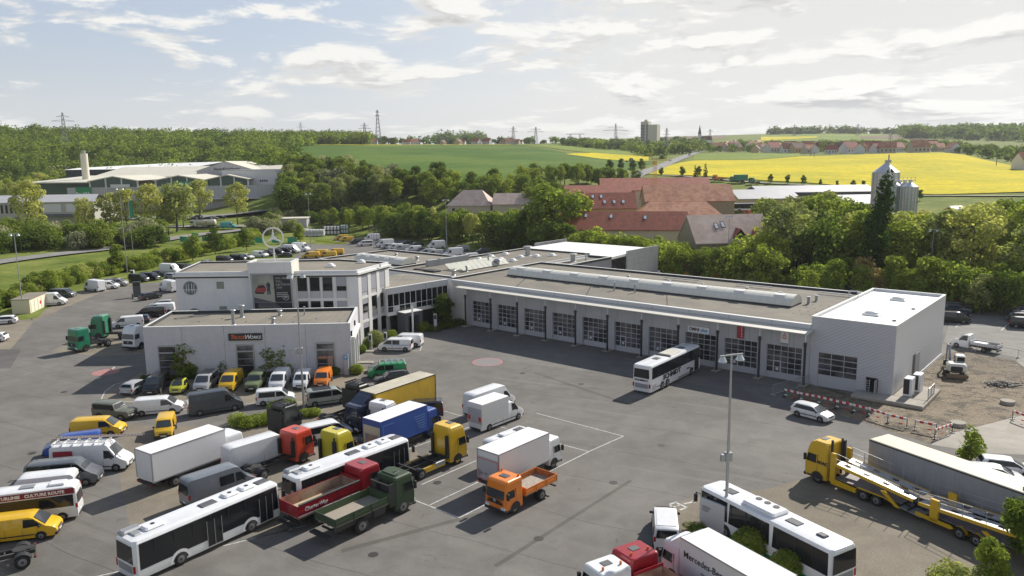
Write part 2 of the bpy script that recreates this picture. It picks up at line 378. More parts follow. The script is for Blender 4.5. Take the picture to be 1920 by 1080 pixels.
def car(c, kind='estate', roof=None):
    if kind == 'estate': return carlike('car', 4.7, 1.83, 1.48, [(-2.35, .85), (-2.25, 1.0), (-1.95, 1.38), (-1.6, 1.45), (-.2, 1.48), (.35, 1.42), (1.15, .98), (1.9, .84), (2.3, .68), (2.35, .55)], .92,
        [[(-1.95, .95), (1.0, .98), (.3, 1.36), (-1.5, 1.36)]], ((1.12, 1.0), (.4, 1.4)), ((-2.22, 1.04), (-1.97, 1.35)), c, (-1.4, 1.42), .33, tumble=.24, black_bumper=False, seam=(-.3, .9), zb=.22, roofmat=roof)
    if kind == 'suv': return carlike('car', 4.6, 1.88, 1.66, [(-2.3, .95), (-2.2, 1.15), (-1.95, 1.58), (-1.6, 1.64), (0, 1.66), (.4, 1.58), (1.15, 1.12), (1.95, 1.0), (2.26, .8), (2.3, .6)], 1.05,
        [[(-1.9, 1.08), (1.0, 1.1), (.35, 1.54), (-1.55, 1.54)]], ((1.12, 1.14), (.46, 1.56)), ((-2.17, 1.2), (-1.98, 1.54)), c, (-1.38, 1.38), .36, tumble=.22, seam=(-.3, .9), zb=.3, rails=True)
    if kind == 'hatch': return carlike('car', 4.36, 1.79, 1.56, [(-2.18, .85), (-2.1, 1.05), (-1.85, 1.47), (-1.5, 1.54), (-.1, 1.56), (.4, 1.48), (1.3, 1.0), (1.85, .86), (2.14, .7), (2.18, .55)], .95,
        [[(-1.8, 1.02), (1.1, 1.02), (.35, 1.43), (-1.5, 1.43)]], ((1.26, 1.03), (.45, 1.47)), ((-2.08, 1.1), (-1.88, 1.44)), c, (-1.3, 1.35), .33, tumble=.24, black_bumper=False, seam=(-.35, .8), zb=.22)
    if kind == 'mini': return carlike('car', 2.72, 1.66, 1.55, [(-1.36, .85), (-1.3, 1.2), (-1.1, 1.5), (-.3, 1.55), (.1, 1.47), (.75, .98), (1.2, .82), (1.34, .68), (1.36, .5)], .92,
        [[(-1.0, .96), (.6, .98), (.05, 1.4), (-1.0, 1.42)]], ((.72, 1.0), (.14, 1.46)), ((-1.34, 1.1), (-1.16, 1.44)), c, (-.95, .95), .31, tumble=.2, black_bumper=False, zb=.2, roofmat=roof)
    if kind == 'g': return carlike('off_road_car', 4.65, 1.8, 1.95, [(-2.32, 1.0), (-2.3, 1.85), (-2.15, 1.94), (.35, 1.95), (.5, 1.88), (.78, 1.3), (.85, 1.25), (2.15, 1.18), (2.3, 1.1), (2.32, .7)], 1.2,
        [[(-2.1, 1.27), (.6, 1.27), (.42, 1.8), (-2.1, 1.8)]], ((.76, 1.33), (.53, 1.83)), ((-2.36, 1.3), (-2.33, 1.8)), c, (-1.35, 1.45), .4, tumble=.1, zb=.42, seam=(-.4, .6))
    if kind == 'sedan': return carlike('car', 4.7, 1.82, 1.45, [(-2.35, .8), (-2.3, .98), (-1.75, 1.02), (-1.05, 1.38), (-.4, 1.45), (.2, 1.43), (1.1, .96), (1.9, .84), (2.3, .66), (2.35, .5)], .9,
        [[(-1.6, .98), (.95, .96), (.15, 1.33), (-.95, 1.33)]], ((1.08, .98), (.26, 1.4)), ((-1.7, 1.05), (-1.1, 1.36)), c, (-1.4, 1.42), .33, tumble=.26, black_bumper=False, zb=.22, seam=(-.3, .8))


def twheel(root, x, y, r=.5, dual=False, rim=RIM):
    return wheel(root, x, y, r, .58 if dual else .32, rim)
def cab(root, c, x0, x1, Hh=3.7, hwid=1.22, high=False, deflector=None, small=False, visor=False, nm='cab', low=False, faceless=False):
    b = M(); ct = c; z0 = .45; wz0, wz1 = (1.75, 2.6) if not small else (1.45, 2.2); top = Hh
    rs = [b.rr(z0, x0, x1 - .05, -hwid + .03, hwid - .03, .1), b.rr(.95, x0, x1, -hwid, hwid, .12), b.rr(wz0, x0, x1 - .01, -hwid, hwid, .12), b.rr(wz1, x0, x1 - .14, -hwid + .05, hwid - .05, .14)]
    if high: rs += [b.rr(wz1 + .2, x0, x1 - .18, -hwid + .05, hwid - .05, .14), b.rr(top - .4, x0, x1 - .36, -hwid + .06, hwid - .06, .16), b.rr(top - .1, x0 + .02, x1 - .6, -hwid + .1, hwid - .1, .18), b.rr(top, x0 + .1, x1 - .8, -hwid + .22, hwid - .22, .18)]
    else: rs += [b.rr(top - .22, x0, x1 - .2, -hwid + .06, hwid - .06, .14), b.rr(top - .06, x0 + .02, x1 - .3, -hwid + .1, hwid - .1, .16), b.rr(top, x0 + .08, x1 - .42, -hwid + .2, hwid - .2, .16)]
    b.rings(rs); body = b.build(nm, [c], root)
    def fx(z): return x1 - .01 - .13 * (z - wz0) / (wz1 - wz0)
    g = M(); a, d = wz0 + .04, wz1 - .02
    g.add([(fx(a) + .012, -hwid + .16, a), (fx(a) + .012, hwid - .16, a), (fx(d) + .012, hwid - .2, d), (fx(d) + .012, -hwid + .2, d)], [(0, 1, 2, 3)]); g.build('windshield', GLASSW, root)
    for s in (-1, 1):
        y0 = s * (hwid + .012); y1 = s * (hwid - .04); xs = x1 - .2; xr = max(x0 + .3, x1 - 1.15)
        pts = [(xr, y0, a), (xs, y0, a), (xs - .12, y1, d - .05), (xr, y1, d - .05)]; M().poly(pts if s < 0 else pts[::-1]).build('side_window', GLASSV, root)
        M().cbox(x1 - .25, x1 - .05, *sorted((s * (hwid + .05), s * (hwid + .3))), wz0 + .1, wz1 - .1, .04).build('mirror', BLACK, root)
        M().cbox(x1 - .1, x1 + .04, *sorted((s * (hwid - .5), s * (hwid - .06))), .62, .86, .03).build('headlight', LAMPM, root)
    k = M().cbox(x1 - .03, x1 + .03, -.85, .85, 1.0, wz0 - .22, .03).cbox(x1 - .25, x1 + .08, -hwid, hwid, .38, .64, .05)
    for i in range(4): k.box(x1 + .03, x1 + .045, -.8, .8, 1.08 + i * .13, 1.12 + i * .13)
    k.build('grille', BLACK, root)
    st = M(); star(st, .16, x1 + .03, x1 + .05); 
    e = M()
    for p in (0, 1, 2):
        t = 2.0944 * p; e.box(x1 + .046, x1 + .056, -.015 + .07 * math.sin(t), .015 + .07 * math.sin(t), 1.3 + .07 * math.cos(t) - .03, 1.3 + .07 * math.cos(t) + .03)
    e.cyl((x1 + .046, 0, 1.3), (x1 + .05, 0, 1.3), .15, n=16); e.build('radiator_emblem', GREYM, root)
    M().box(x1 - 1.3, x1 - 1.28, -hwid - .006, hwid + .006, .95, wz1).box(x1 - .18, x1 - .165, -hwid - .006, hwid + .006, .95, wz0).cbox(x0 + .5, x1 - .3, -hwid - .02, hwid + .02, .45, .62, .02).build('steps_seams', BLACK, root)
    if not small: M().cbox(x1 - 1.4, x1 - .85, -.35, .35, top - .02, top + .04, .02).build('roof_hatch', mat('hatch_grey', (.12, .12, .12), .4), root)
    if deflector is not None:
        q = M(); q.prismy([(x0 + .02, Hh - .1), (x1 - .75, Hh - .1), (x0 + .02, deflector)], -hwid + .15, hwid - .15); q.build('roof_deflector', [c], root)
    return body
def fender(mb, x, y0, y1, r):
    pts = [(x + r * math.cos(t), r * .8 + r * math.sin(t)) for t in [math.pi * (.05 + .9 * k / 8) for k in range(9)]]
    for (xa, za), (xb, zb) in zip(pts, pts[1:]): mb.add([(xa, y0, za), (xb, y0, zb), (xb, y1, zb), (xa, y1, za)], [(0, 1, 2, 3)])
def chassis(root, x0, x1, axles, r=.5, side=None, deck=None, fw=True, rim=RIM, top=.98, fenders=True, front=None):
    b = M()
    for s in (-1, 1): b.box(x0, x1, s * .42 - .05, s * .42 + .05, top - .28, top)
    for i in range(int((x1 - x0) / .9) + 1): b.box(x0 + i * .9, x0 + i * .9 + .1, -.42, .42, top - .22, top - .04)
    b.box(x0 - .05, x0 + .1, -1.15, 1.15, .62, .75)
    a = M()
    for x in axles: a.cyl((x, -1, r), (x, 1, r), .12)
    b.build('frame', CHAS, root); a.build('axle', CHAS, root)
    if front is not None:
        q = M().cbox(x1 - 1.9, x1 - .9, .55, 1.15, .45, 1.0, .08).cbox(x1 - 1.9, x1 - 1.0, -1.15, -.55, .45, .95, .08); q.build('fuel_tank', GREYM, root)
    for x in axles:
        for s in (-1, 1): twheel(root, x, s * 1.22, r, True, rim)
    if fenders:
        for x in axles:
            for s in (-1, 1): q = M(); fender(q, x, s * .62, s * 1.24, r * 1.2); q.build('mudguard', BLACK, root)
        for s in (-1, 1): M().box(x0 - .07, x0, *sorted((s * .8, s * 1.15)), .62, .76).build('tail_light', RED, root)
    if fw: M().cyl((axles[0] + .1, 0, top), (axles[0] + .1, 0, top + .1), .5, n=14).box(axles[0] - .75, axles[0] - .2, -.3, .3, top, top + .07).build('fifth_wheel', CHAS, root)
    return b


def tractor(c, high=True, Hh=3.75, L=5.9, axles=None, rack=False, back=None, rim=RIM):
    root = thing('tractor_unit', None, None); x2 = L / 2; x0 = x2 - 2.25
    cab(root, c, x0, x2, Hh, high=high); ax = axles or [x2 - 1.4 - (L - 2.2)]
    chassis(root, -x2, x2 - .3, ax, side=1, front=1, rim=rim)
    for s in (-1, 1): twheel(root, x2 - 1.4, s * 1.2, .5, rim=rim)
    arches(root, x2 - 1.4, 1.235, .62, .45)
    M().box(x0 - .28, x0 - .04, .85, 1.1, .9, Hh - .8).build('exhaust_stack', BLACK, root); q = M().box(x0 - .3, x0 - .02, -1.1, -.8, .9, Hh - .7); q.cyl((x0 - .15, -.95, Hh - .7), (x0 - .15, -.95, Hh - .35), .07); q.build('air_intake', BLACK, root)
    if back: M().box(x0 - .012, x0, -1.0, 1.0, .95, Hh - .45).build('cab_back_wall', back, root)
    if rack:
        q = M()
        for i in range(5): q.box(x0 + .1 + i * .4, x0 + .14 + i * .4, -1, 1, Hh + .1, Hh + .16)
        for s in (-1, 1): q.box(x0, x2 - .5, s - .03, s + .03, Hh + .05, Hh + .2)
        for i in range(6): q.box(x0 - .35, x0 - .3, -1.05, 1.05, 1.1 + i * .4, 1.16 + i * .4)
        q.box(x0 - .4, x0 - .28, -1.1, 1.1, 1.0, 3.2); q.build('equipment_rack', BLACK, root)
    return root
def boxtruck(cc, bc, L=8.6, boxL=6.6, z0=1.05, z1=3.7, roofc=None, Wd=1.27, cabH=2.95, small=False, tail=True, defl=None, high=False, frame=None, rearm=None, wheelr=.48):
    root = thing('box_truck', None, None); x2 = L / 2; xb = -x2; xe = xb + boxL
    if cc is not None: cab(root, cc, xe + .18, x2, cabH, hwid=1.15, small=True, deflector=defl, high=high)
    chassis(root, xb + .3, x2 - .5, [xb + 2.1], wheelr, fw=False, top=z0 - .02, fenders=False)
    for s in (-1, 1): twheel(root, x2 - 1.2, s * 1.1, wheelr)
    arches(root, x2 - 1.2, 1.165, wheelr * 1.22, .45)
    M().cbox(xb, xe, -Wd, Wd, z0, z1, .03).build('box_body', bc, root)
    M().box(xb + .04, xe - .04, -Wd + .04, Wd - .04, z1 + .001, z1 + .012).build('box_roof', roofc or mat('box_roof_white', (.78, .78, .77), .5, var=.05, vs=.5), root)
    f = M(); fm = frame or GREYM
    for s in (-1, 1):
        f.box(xb - .02, xe + .01, *sorted((s * Wd, s * (Wd + .015))), z1 - .09, z1 + .015); f.box(xb - .02, xe + .01, *sorted((s * Wd, s * (Wd + .015))), z0 - .01, z0 + .1)
        f.box(xb - .02, xb + .08, *sorted((s * Wd, s * (Wd + .018))), z0, z1)
        f.box(xb - .02, xb, *sorted((s * (Wd - .09), s * (Wd + .0))), z0, z1)
    f.box(xb - .02, xb, -Wd + .09, Wd - .09, z1 - .1, z1); f.build('box_frame', fm, root)
    if rearm: M().box(xb - .03, xb - .005, -Wd + .12, Wd - .12, z0 + .1, z1 - .62).build('tail_lift', rearm, root)
    u = M().box(xb - .12, xb + .1, -1.1, 1.1, z0 - .35, z0 - .1)
    for s in (-1, 1): u.box(xb + 3, x2 - 2.6, s * 1.12 - .03, s * 1.12 + .03, .55, .9)
    u.build('underrun_bar', CHAS, root)
    for s in (-1, 1): M().box(xb - .14, xb - .11, *sorted((s * .8, s * 1.1)), z0 - .32, z0 - .16).build('tail_light', RED, root)
    return root


def bus(c, L=12.1, Hh=3.12, kind='city', lower=None, wb=(-2.75, 3.15), low_stripe=None, roofc=None):
    root = thing('bus', None, None); x2 = L / 2; w = 1.275; b = M(); c0 = .25
    rs = [b.rr(.32, -x2 + .05, x2 - .05, -w + .04, w - .04, .2), b.rr(.6, -x2, x2, -w, w, .22), b.rr(1.15, -x2, x2, -w, w, .22), b.rr(Hh - .22, -x2 + .05, x2 - .1, -w + .05, w - .05, .22), b.rr(Hh - .06, -x2 + .12, x2 - .2, -w + .14, w - .14, .25), b.rr(Hh, -x2 + .3, x2 - .4, -w + .38, w - .38, .3)]
    b.rings(rs); b.build('body', c, root, 14)
    z0, z1 = (1.0, Hh - .26) if kind == 'city' else ((1.9, Hh - .3) if kind == 'coach' else (1.3, Hh - .3))
    def yy(z): return w - .05 * (z - 1.15) / (Hh - 1.5) if z > 1.15 else w
    for s in (-1, 1):
        g = M(); 
        segs = [(-x2 + .35, x2 - .3)] if kind != 'inter' else [(-x2 + .3, -1.2), (-.95, 2.9), (3.0, x2 - .3)]
        for a, e in segs:
            pts = [(a, s * (yy(z0) + .012), z0), (e, s * (yy(z0) + .012), z0), (e - .06, s * (yy(z1) + .012), z1), (a + .06, s * (yy(z1) + .012), z1)]
            g.poly(pts if s < 0 else pts[::-1])
        if kind != 'inter': g.build('side_window', GLASSV, root)
        else: g.build('side_window', GLASSV, root)
        q = M()
        if kind == 'coach':
            for i in range(8): x = -x2 + 1.6 + i * 1.45; q.box(x, x + .02, s * (yy(2) + .012) - .01, s * (yy(2) + .012) + .01, z0, z1)
        else:
            for i in range(7): x = -x2 + 1.5 + i * 1.45; q.box(x, x + .05, s * (yy(2) + .01) - .012, s * (yy(2) + .01) + .012, z0, z1)
        q.build('window_pillars', BLACK, root)
    def endw(s, z0, z1, nm, yi=.16):
        def xx(z): return x2 - (.1 if s > 0 else .05) * (z - 1.15) / (Hh - 1.5) if z > 1.15 else x2
        pts = [(s * (xx(z0) + .012), -w + yi, z0), (s * (xx(z0) + .012), w - yi, z0), (s * (xx(z1) + .012), w - yi - .05, z1), (s * (xx(z1) + .012), -w + yi + .05, z1)]
        M().poly(pts if s > 0 else pts[::-1]).build(nm, GLASSV, root)
    endw(1, 1.0, Hh - .34, 'windshield', .2); endw(-1, 1.45 if kind != 'coach' else 2.0, Hh - (.38 if kind != 'coach' else .5), 'rear_window', .22 if kind != 'inter' else .1)
    for x, nm in (((x2 - 1.45, 'front_door'), (.05, 'middle_door')) if kind == 'city' else ((x2 - 1.3, 'front_door'),)):
        q = M().box(x - .62, x + .62, -w - .022, -w - .012, .42, 2.45); q.build(nm, GLASSV, root)
        q = M()
        for d in (-.62, 0, .6): q.box(x + d - .02, x + d + .02, -w - .04, -w - .022, .42, 2.45)
        q.box(x - .62, x + .62, -w - .045, -w - .022, .4, .46); q.build('door_frame', BLACK if kind != 'city' else GREYM, root)
    axl = list(wb)
    for x in axl: arches(root, x, w + .004, .6, .33)
    if kind == 'city':
        for x in axl:
            for s in (-1, 1):
                am = M(); ys = s * (w + .016); pts = [(x + .82 * math.cos(t), ys, .42 + .84 * math.sin(t)) for t in [math.pi * k / 10 for k in range(11)]]; pi = [(x + .6 * math.cos(t), ys, .42 + .6 * math.sin(t)) for t in [math.pi * k / 10 for k in range(11)]]
                for k in range(10): am.poly([pts[k], pts[k + 1], pi[k + 1], pi[k]])
                am.build('arch_trim', c, root)
    for x in axl:
        for s in (-1, 1): twheel(root, x, s * (w + .02), .49)
    for s in (-1, 1):
        M().cbox(x2 - .1, x2 + .02, *sorted((s * .75, s * 1.15)), .6, .85, .03).build('headlight', LAMPM, root)
        M().box(-x2 - .015, -x2 + .06, *sorted((s * 1.0, s * 1.2)), .85, 1.35).build('tail_light', RED, root)
        q = M().cbox(x2 + .12, x2 + .35, *sorted((s * 1.15, s * 1.42)), 1.7, 2.35, .04).box(x2 - .25, x2 + .2, *sorted((s * 1.2, s * 1.26)), 2.45, 2.5).box(x2 + .18, x2 + .24, *sorted((s * 1.2, s * 1.3)), 2.3, 2.5); q.build('mirror', BLACK, root)
    M().box(-x2 - .012, -x2, -.9, .9, .75, 1.3).build('engine_grille', mat('grille_grey', (.25, .26, .27), .5), root)
    if low_stripe: M().rings([M().rr(.31, -x2 + .045, x2 - .045, -w + .032, w - .032, .2), M().rr(.58, -x2 - .006, x2 + .006, -w - .006, w + .006, .22)], cap=False).build('skirt_stripe', low_stripe, root)
    return root
def rooftop(root, kind, items, z=3.12):
    for nm, x, lx, ly, h, m in items:
        q = M(); y0 = 0
        q.cbox(x - lx / 2, x + lx / 2, -ly / 2, ly / 2, z - .06, z + h, min(.12, h * .6)); q.build(nm, m, root)
        if nm == 'ventilation_pod': M().cyl((x, 0, z + h), (x, 0, z + h + .02), .16, n=12).build('fan', BLACK, root)


def flatbed(root, x0, x1, w, z0, hs, m, inner, floor, rearh=None):
    b = M(); t = .05
    for s in (-1, 1):
        b = M().box(x0, x1, *sorted((s * w, s * (w - t))), z0, z0 + hs)
        for i in range(4): x = x0 + (x1 - x0) * i / 3; b.box(max(x0, x - .04), min(x1, x + .04), *sorted((s * w, s * (w + .04))), z0 - .1, z0 + hs + .02)
        b.box(x0, x1, *sorted((s * w, s * (w + .03))), z0 + hs * .45, z0 + hs * .52); b.build('side_board', [m], root)
        M().box(x0 + t, x1 - t, *sorted((s * (w - t), s * (w - t - .012))), z0, z0 + hs - .02).build('board_lining', [inner], root)
    M().box(x0 - t, x0, -w, w, z0, z0 + (rearh or hs)).build('tailboard', [m], root)
    M().box(x1, x1 + t, -w, w, z0, z0 + hs * 1.25).build('headboard', [m], root)
    M().box(x0, x0 + .012, -w + t, w - t, z0, z0 + hs - .02).box(x1 - .012, x1, -w + t, w - t, z0, z0 + hs).build('board_lining', [inner], root)
    M().box(x0, x1, -w + t, w - t, z0 - .08, z0 + .02).build('load_floor', [floor], root)


# placing: solve position and heading of a vehicle from points measured in the photograph
def place(root, ref, px, dirp=None, yaw=None):
    """ref = local (x, y, z) of the point seen at px; dirp = (rear px, front px, height)"""
    if dirp is not None:
        a = G(*dirp[0], dirp[2]); b = G(*dirp[1], dirp[2]); yaw = math.atan2(b[1] - a[1], b[0] - a[0])
    else: yaw = R(yaw)
    p = G(*px, ref[2]); c, s = math.cos(yaw), math.sin(yaw)
    root.location = (p[0] - ref[0] * c + ref[1] * s, p[1] - ref[0] * s - ref[1] * c, .012 if ref[2] < 50 else 0)
    root.rotation_euler.z = yaw
    return root


# ================================================================ ground
def grid_mesh(name, pts, nx, m, mats_idx=None):
    rows = len(pts) // nx; me = bpy.data.meshes.new(name); f = [(j * nx + i, j * nx + i + 1, (j + 1) * nx + i + 1, (j + 1) * nx + i) for j in range(rows - 1) for i in range(nx - 1)]
    me.from_pydata(pts, [], f); me.materials.append(m); me.polygons.foreach_set('use_smooth', [True] * len(f))
    o = bpy.data.objects.new(name, me); COL.objects.link(o); return o
def field_mat(name, c, c2, scale=.05, line=None, fine=3.0):
    m = bpy.data.materials.new(name); m.use_nodes = True; t = m.node_tree; g = N(t); b = t.nodes['Principled BSDF']
    tc = g.n('ShaderNodeTexCoord').outputs['Object']
    col = g.mix(g.ramp(g.noise(tc, scale, 6, .6), .36, .66), c, c2)
    col = g.mix(1, col, g.mix(g.ramp(g.noise(tc, fine, 3, .7), .2, .8), (.78,) * 3, (1.22,) * 3), 'MULTIPLY')
    if line:
        dv, per, wd, lc = line; q = g.n('ShaderNodeVectorMath', operation='DOT_PRODUCT'); g.set(q, 0, tc); g.set(q, 1, dv)
        fr = g.math('FRACT', g.math('DIVIDE', g.math('ADD', q.outputs['Value'], g.math('MULTIPLY', g.noise(tc, .01, 1), 20)), per))
        col = g.mix(g.math('MULTIPLY', g.math('LESS_THAN', fr, wd), .5), col, lc)
    t.links.new(col, b.inputs['Base Color']); b.inputs['Roughness'].default_value = .95; b.inputs['Specular IOR Level'].default_value = .1
    MATS[name] = m; return m
GRASS = field_mat('grass_ground', (.11, .15, .025), (.19, .21, .05), .09, fine=1.0)
RAPE = field_mat('rapeseed', (.56, .455, .010), (.42, .375, .014), .025, ((.5, .86, 0), 24, .05, (.13, .17, .02)), fine=.35)
WHEAT = field_mat('young_wheat', (.055, .115, .013), (.1, .16, .024), .012, ((.86, -.5, 0), 24, .06, (.035, .07, .012)), fine=.3)
WHEAT2 = field_mat('light_crop', (.15, .21, .03), (.2, .25, .05), .015, fine=.3)
SOIL = field_mat('bare_soil', (.2, .15, .1), (.16, .13, .08), .02, fine=.3)
# terrain: one sheet to the horizon, on a polar grid round the site
az0, az1, na = R(-85), R(85), 240
ds = [3] + [8 * 1.045 ** i for i in range(140)]
ds = [d for d in ds if d < 3550] + [3600]
pts = [(d * math.sin(az0 + (az1 - az0) * i / (na - 1)), d * math.cos(az0 + (az1 - az0) * i / (na - 1)), TZA(az0 + (az1 - az0) * i / (na - 1), d) - .02) for d in ds for i in range(na)]
tag(grid_mesh('ground', pts, na, GRASS), 'rolling grassy ground round the yard rising to the hills', 'ground', kind='structure')
def drape(name, label, cat, near, far, m, dz=.3, kind='structure', n=60, k=14):
    """sheet lying on the terrain; near / far = [(photo column, distance)]"""
    xs = np.linspace(near[0][0], near[-1][0], n); pts = []
    for j in range(k):
        t = j / (k - 1)
        for x in xs:
            a = np.interp(x, *zip(*near)); b = np.interp(x, *zip(*far)); pts.append(AT(x, a + (b - a) * t, dz))
    o = grid_mesh(name, pts, n, m); tag(o, label, cat, kind=kind); return o
drape('rapeseed_field', 'bright yellow flowering rapeseed field beyond the farm and the grain silos', 'field', [(1195, 445), (1240, 430), (1500, 408), (1640, 392), (1760, 383), (1990, 400)], [(1195, 446), (1300, 640), (1420, 655), (1500, 720), (1640, 725), (1800, 715), (1925, 600), (1990, 560)], RAPE, n=120, k=30)
drape('rapeseed_strip', 'small yellow rapeseed field between two green crops left of the tower block', 'field', [(1062, 690), (1130, 640), (1190, 630), (1216, 640)], [(1062, 695), (1110, 770), (1160, 780), (1216, 740)], RAPE, k=8)
drape('rapeseed_margin', 'thin yellow strip along the far edge of the green wheat field', 'field', [(560, 862), (700, 880), (960, 915)], [(560, 875), (700, 897), (960, 926)], RAPE, k=3)
drape('wheat_field', 'wide deep green wheat field on the slope below the pylons', 'field', [(420, 800), (560, 560), (690, 400), (800, 372), (960, 360), (1120, 400), (1200, 520), (1225, 600)], [(420, 830), (560, 858), (700, 878), (960, 900), (1080, 690), (1130, 640), (1200, 620), (1225, 640)], WHEAT, n=100, k=30, dz=.25)
drape('light_crop_field', 'light green field strip above the small rapeseed field', 'field', [(960, 905), (1080, 775), (1220, 760)], [(960, 925), (1080, 930), (1220, 900)], WHEAT2, dz=.35)
drape('pasture', 'pale green meadow between the country road and the rapeseed field', 'field', [(1300, 645), (1420, 660), (1500, 725)], [(1300, 800), (1420, 830), (1500, 850)], WHEAT2, dz=.3)
drape('ploughed_field', 'brown ploughed field on the hill to the right of the tower block', 'field', [(1225, 1450), (1290, 1500), (1360, 1560)], [(1225, 2100), (1290, 2150), (1360, 2000)], SOIL, dz=.5)
drape('hill_field', 'green and yellow fields on the far hill above the village roofs', 'field', [(1425, 1300), (1500, 1400), (1700, 1400)], [(1425, 1900), (1500, 2000), (1700, 1900)], WHEAT2, dz=.6)
drape('hill_rapeseed', 'thin yellow field on the far hill left of the village', 'field', [(1425, 1420), (1530, 1560)], [(1425, 1680), (1530, 1640)], RAPE, dz=1)
drape('hill_soil', 'brown field on the far hillside right above the village roofs', 'field', [(1610, 1500), (1730, 1450)], [(1610, 1650), (1730, 1800)], SOIL, dz=.8)
drape('forest_clearing', 'pale dry field glimpsed between the trees left of the white silo', 'field', [(75, 700), (190, 700)], [(75, 722), (190, 722)], mat('dry_field', (.42, .36, .22), .9), k=3)

def sheet(name, pp, m, label, cat, z=.004, kind='structure', world=False):
    w = pp if world else [G(*p) for p in pp]
    o = M().poly([(x, y, z) for x, y in w]).build(name, m); n = o.data.polygons[0].normal
    if n.z < 0: o.data.flip_normals()
    return tag(o, label, cat, kind=kind)
def ground_mat(name, c, c2, cracks=False, pav=None, tracks=False, dark=.8):
    m = bpy.data.materials.new(name); m.use_nodes = True; t = m.node_tree; g = N(t); b = t.nodes['Principled BSDF']
    tc = g.n('ShaderNodeTexCoord').outputs['Object']
    col = g.mix(g.ramp(g.noise(tc, .045, 5, .6, .5), .35, .65), c, c2)
    f2 = g.noise(g.vmul(tc, (1, 1, 1)), .35, 6, .65, .4)
    col = g.mix(1, col, g.mix(g.ramp(f2, .3, .7), (.87,) * 3, (1.11,) * 3), 'MULTIPLY')
    col = g.mix(1, col, g.mix(g.ramp(g.noise(tc, 7, 4, .7), .25, .75), (.9,) * 3, (1.1,) * 3), 'MULTIPLY')
    if cracks:                               # paving seams, oil stains and worn lanes of the old asphalt
        rot = g.n('ShaderNodeMapping', vector_type='POINT'); rot.inputs['Rotation'].default_value = (0, 0, R(28)); g.set(rot, 0, tc)
        rv = g.vadd(rot.outputs[0], g.vmul(g.mix(0, (0, 0, 0), (0, 0, 0)), (0, 0, 0)))
        se = g.n('ShaderNodeSeparateXYZ'); g.set(se, 0, rot.outputs[0])
        yy = g.math('ADD', se.outputs[1], g.math('MULTIPLY', g.noise(g.vmul(tc, (.05, .05, 0)), 1, 2), 3))
        fr = g.math('FRACT', g.math('DIVIDE', yy, 7.3)); seam = g.math('LESS_THAN', g.math('ABSOLUTE', g.math('SUBTRACT', fr, .5)), .004)
        col = g.mix(g.math('MULTIPLY', seam, .7), col, (.045, .045, .045))
        lane = g.math('FLOOR', g.math('DIVIDE', yy, 7.3)); wn = g.n('ShaderNodeTexWhiteNoise', noise_dimensions='1D'); g.set(wn, 'W', lane)
        col = g.mix(1, col, g.mix(wn.outputs[0], (.9,) * 3, (1.1,) * 3), 'MULTIPLY')
        st = g.ramp(g.noise(tc, .9, 3, .5, 1.0), .66, .74); col = g.mix(g.math('MULTIPLY', st, .35), col, (.05, .048, .045))
        st = g.ramp(g.noise(g.vmul(rot.outputs[0], (.05, .9, 1)), .8, 5, .6), .56, .7); col = g.mix(g.math('MULTIPLY', st, .4), col, (.215, .2, .178))
    if pav:
        q = g.n('ShaderNodeTexBrick'); rot = g.n('ShaderNodeMapping'); rot.inputs['Rotation'].default_value = (0, 0, R(pav[2])); g.set(rot, 0, tc); g.set(q, 'Vector', rot.outputs[0])
        g.set(q, 'Scale', 1); g.set(q, 'Brick Width', pav[0]); g.set(q, 'Row Height', pav[1]); g.set(q, 'Mortar Size', .018); g.set(q, 'Color1', (1, 1, 1)); g.set(q, 'Color2', (.86,) * 3); g.set(q, 'Mortar', (.6,) * 3)
        col = g.mix(1, col, q.outputs[0], 'MULTIPLY')
    if tracks:
        s = g.noise(g.vmul(tc, (1, 1, 1)), .25, 4, .6, 3.5); tr = g.math('LESS_THAN', g.math('ABSOLUTE', g.math('SUBTRACT', g.math('FRACT', g.math('MULTIPLY', s, 9)), .5)), .11)
        col = g.mix(g.math('MULTIPLY', tr, .85), col, (.36, .31, .23)); col = g.mix(g.math('MULTIPLY', g.ramp(g.noise(tc, .5, 5, .7), .48, .6), .8), col, (.10, .088, .072))
        bp = g.n('ShaderNodeBump'); g.set(bp, 'Height', g.noise(tc, 2.2, 6, .7, 1)); bp.inputs['Distance'].default_value = .35; t.links.new(bp.outputs[0], b.inputs['Normal'])
    t.links.new(col, b.inputs['Base Color']); b.inputs['Roughness'].default_value = .88; b.inputs['Specular IOR Level'].default_value = .25
    MATS[name] = m; return m
ASPH = ground_mat('asphalt', (.140, .131, .119), (.170, .160, .146), cracks=True)
ASPH2 = ground_mat('asphalt_new', (.105, .1, .096), (.12, .115, .11))
PAVE = ground_mat('paving', (.29, .255, .195), (.24, .21, .165), pav=(.22, .11, 28))
PAVE2 = ground_mat('paving_brown', (.215, .185, .14), (.265, .232, .18), pav=(.22, .11, -35))
CONC = ground_mat('concrete_slab', (.36, .33, .28), (.3, .28, .24)); DIRT = ground_mat('dirt', (.265, .212, .148), (.168, .137, .102), tracks=True)
WLINE = mat('road_paint', (.48, .48, .46), .75, var=.35, vs=1.5)
YARD = [(-420, 1300), (-420, 640), (0, 592), (60, 594), (150, 545), (240, 524), (330, 500), (440, 482), (520, 456), (600, 434), (650, 436), (760, 440), (875, 470), (960, 480), (1240, 500), (1450, 520), (1700, 545), (1920, 566), (2300, 610), (2700, 700), (2700, 1300)]
sheet('asphalt_yard', YARD, ASPH, 'grey asphalt yard of the truck workshop', 'yard')
sheet('left_paving', [(-420, 640), (0, 592), (60, 597), (62, 604), (20, 655), (-60, 760), (-420, 900)], PAVE, 'pale paved parking strip along the hedge at the left edge', 'paving', .008)
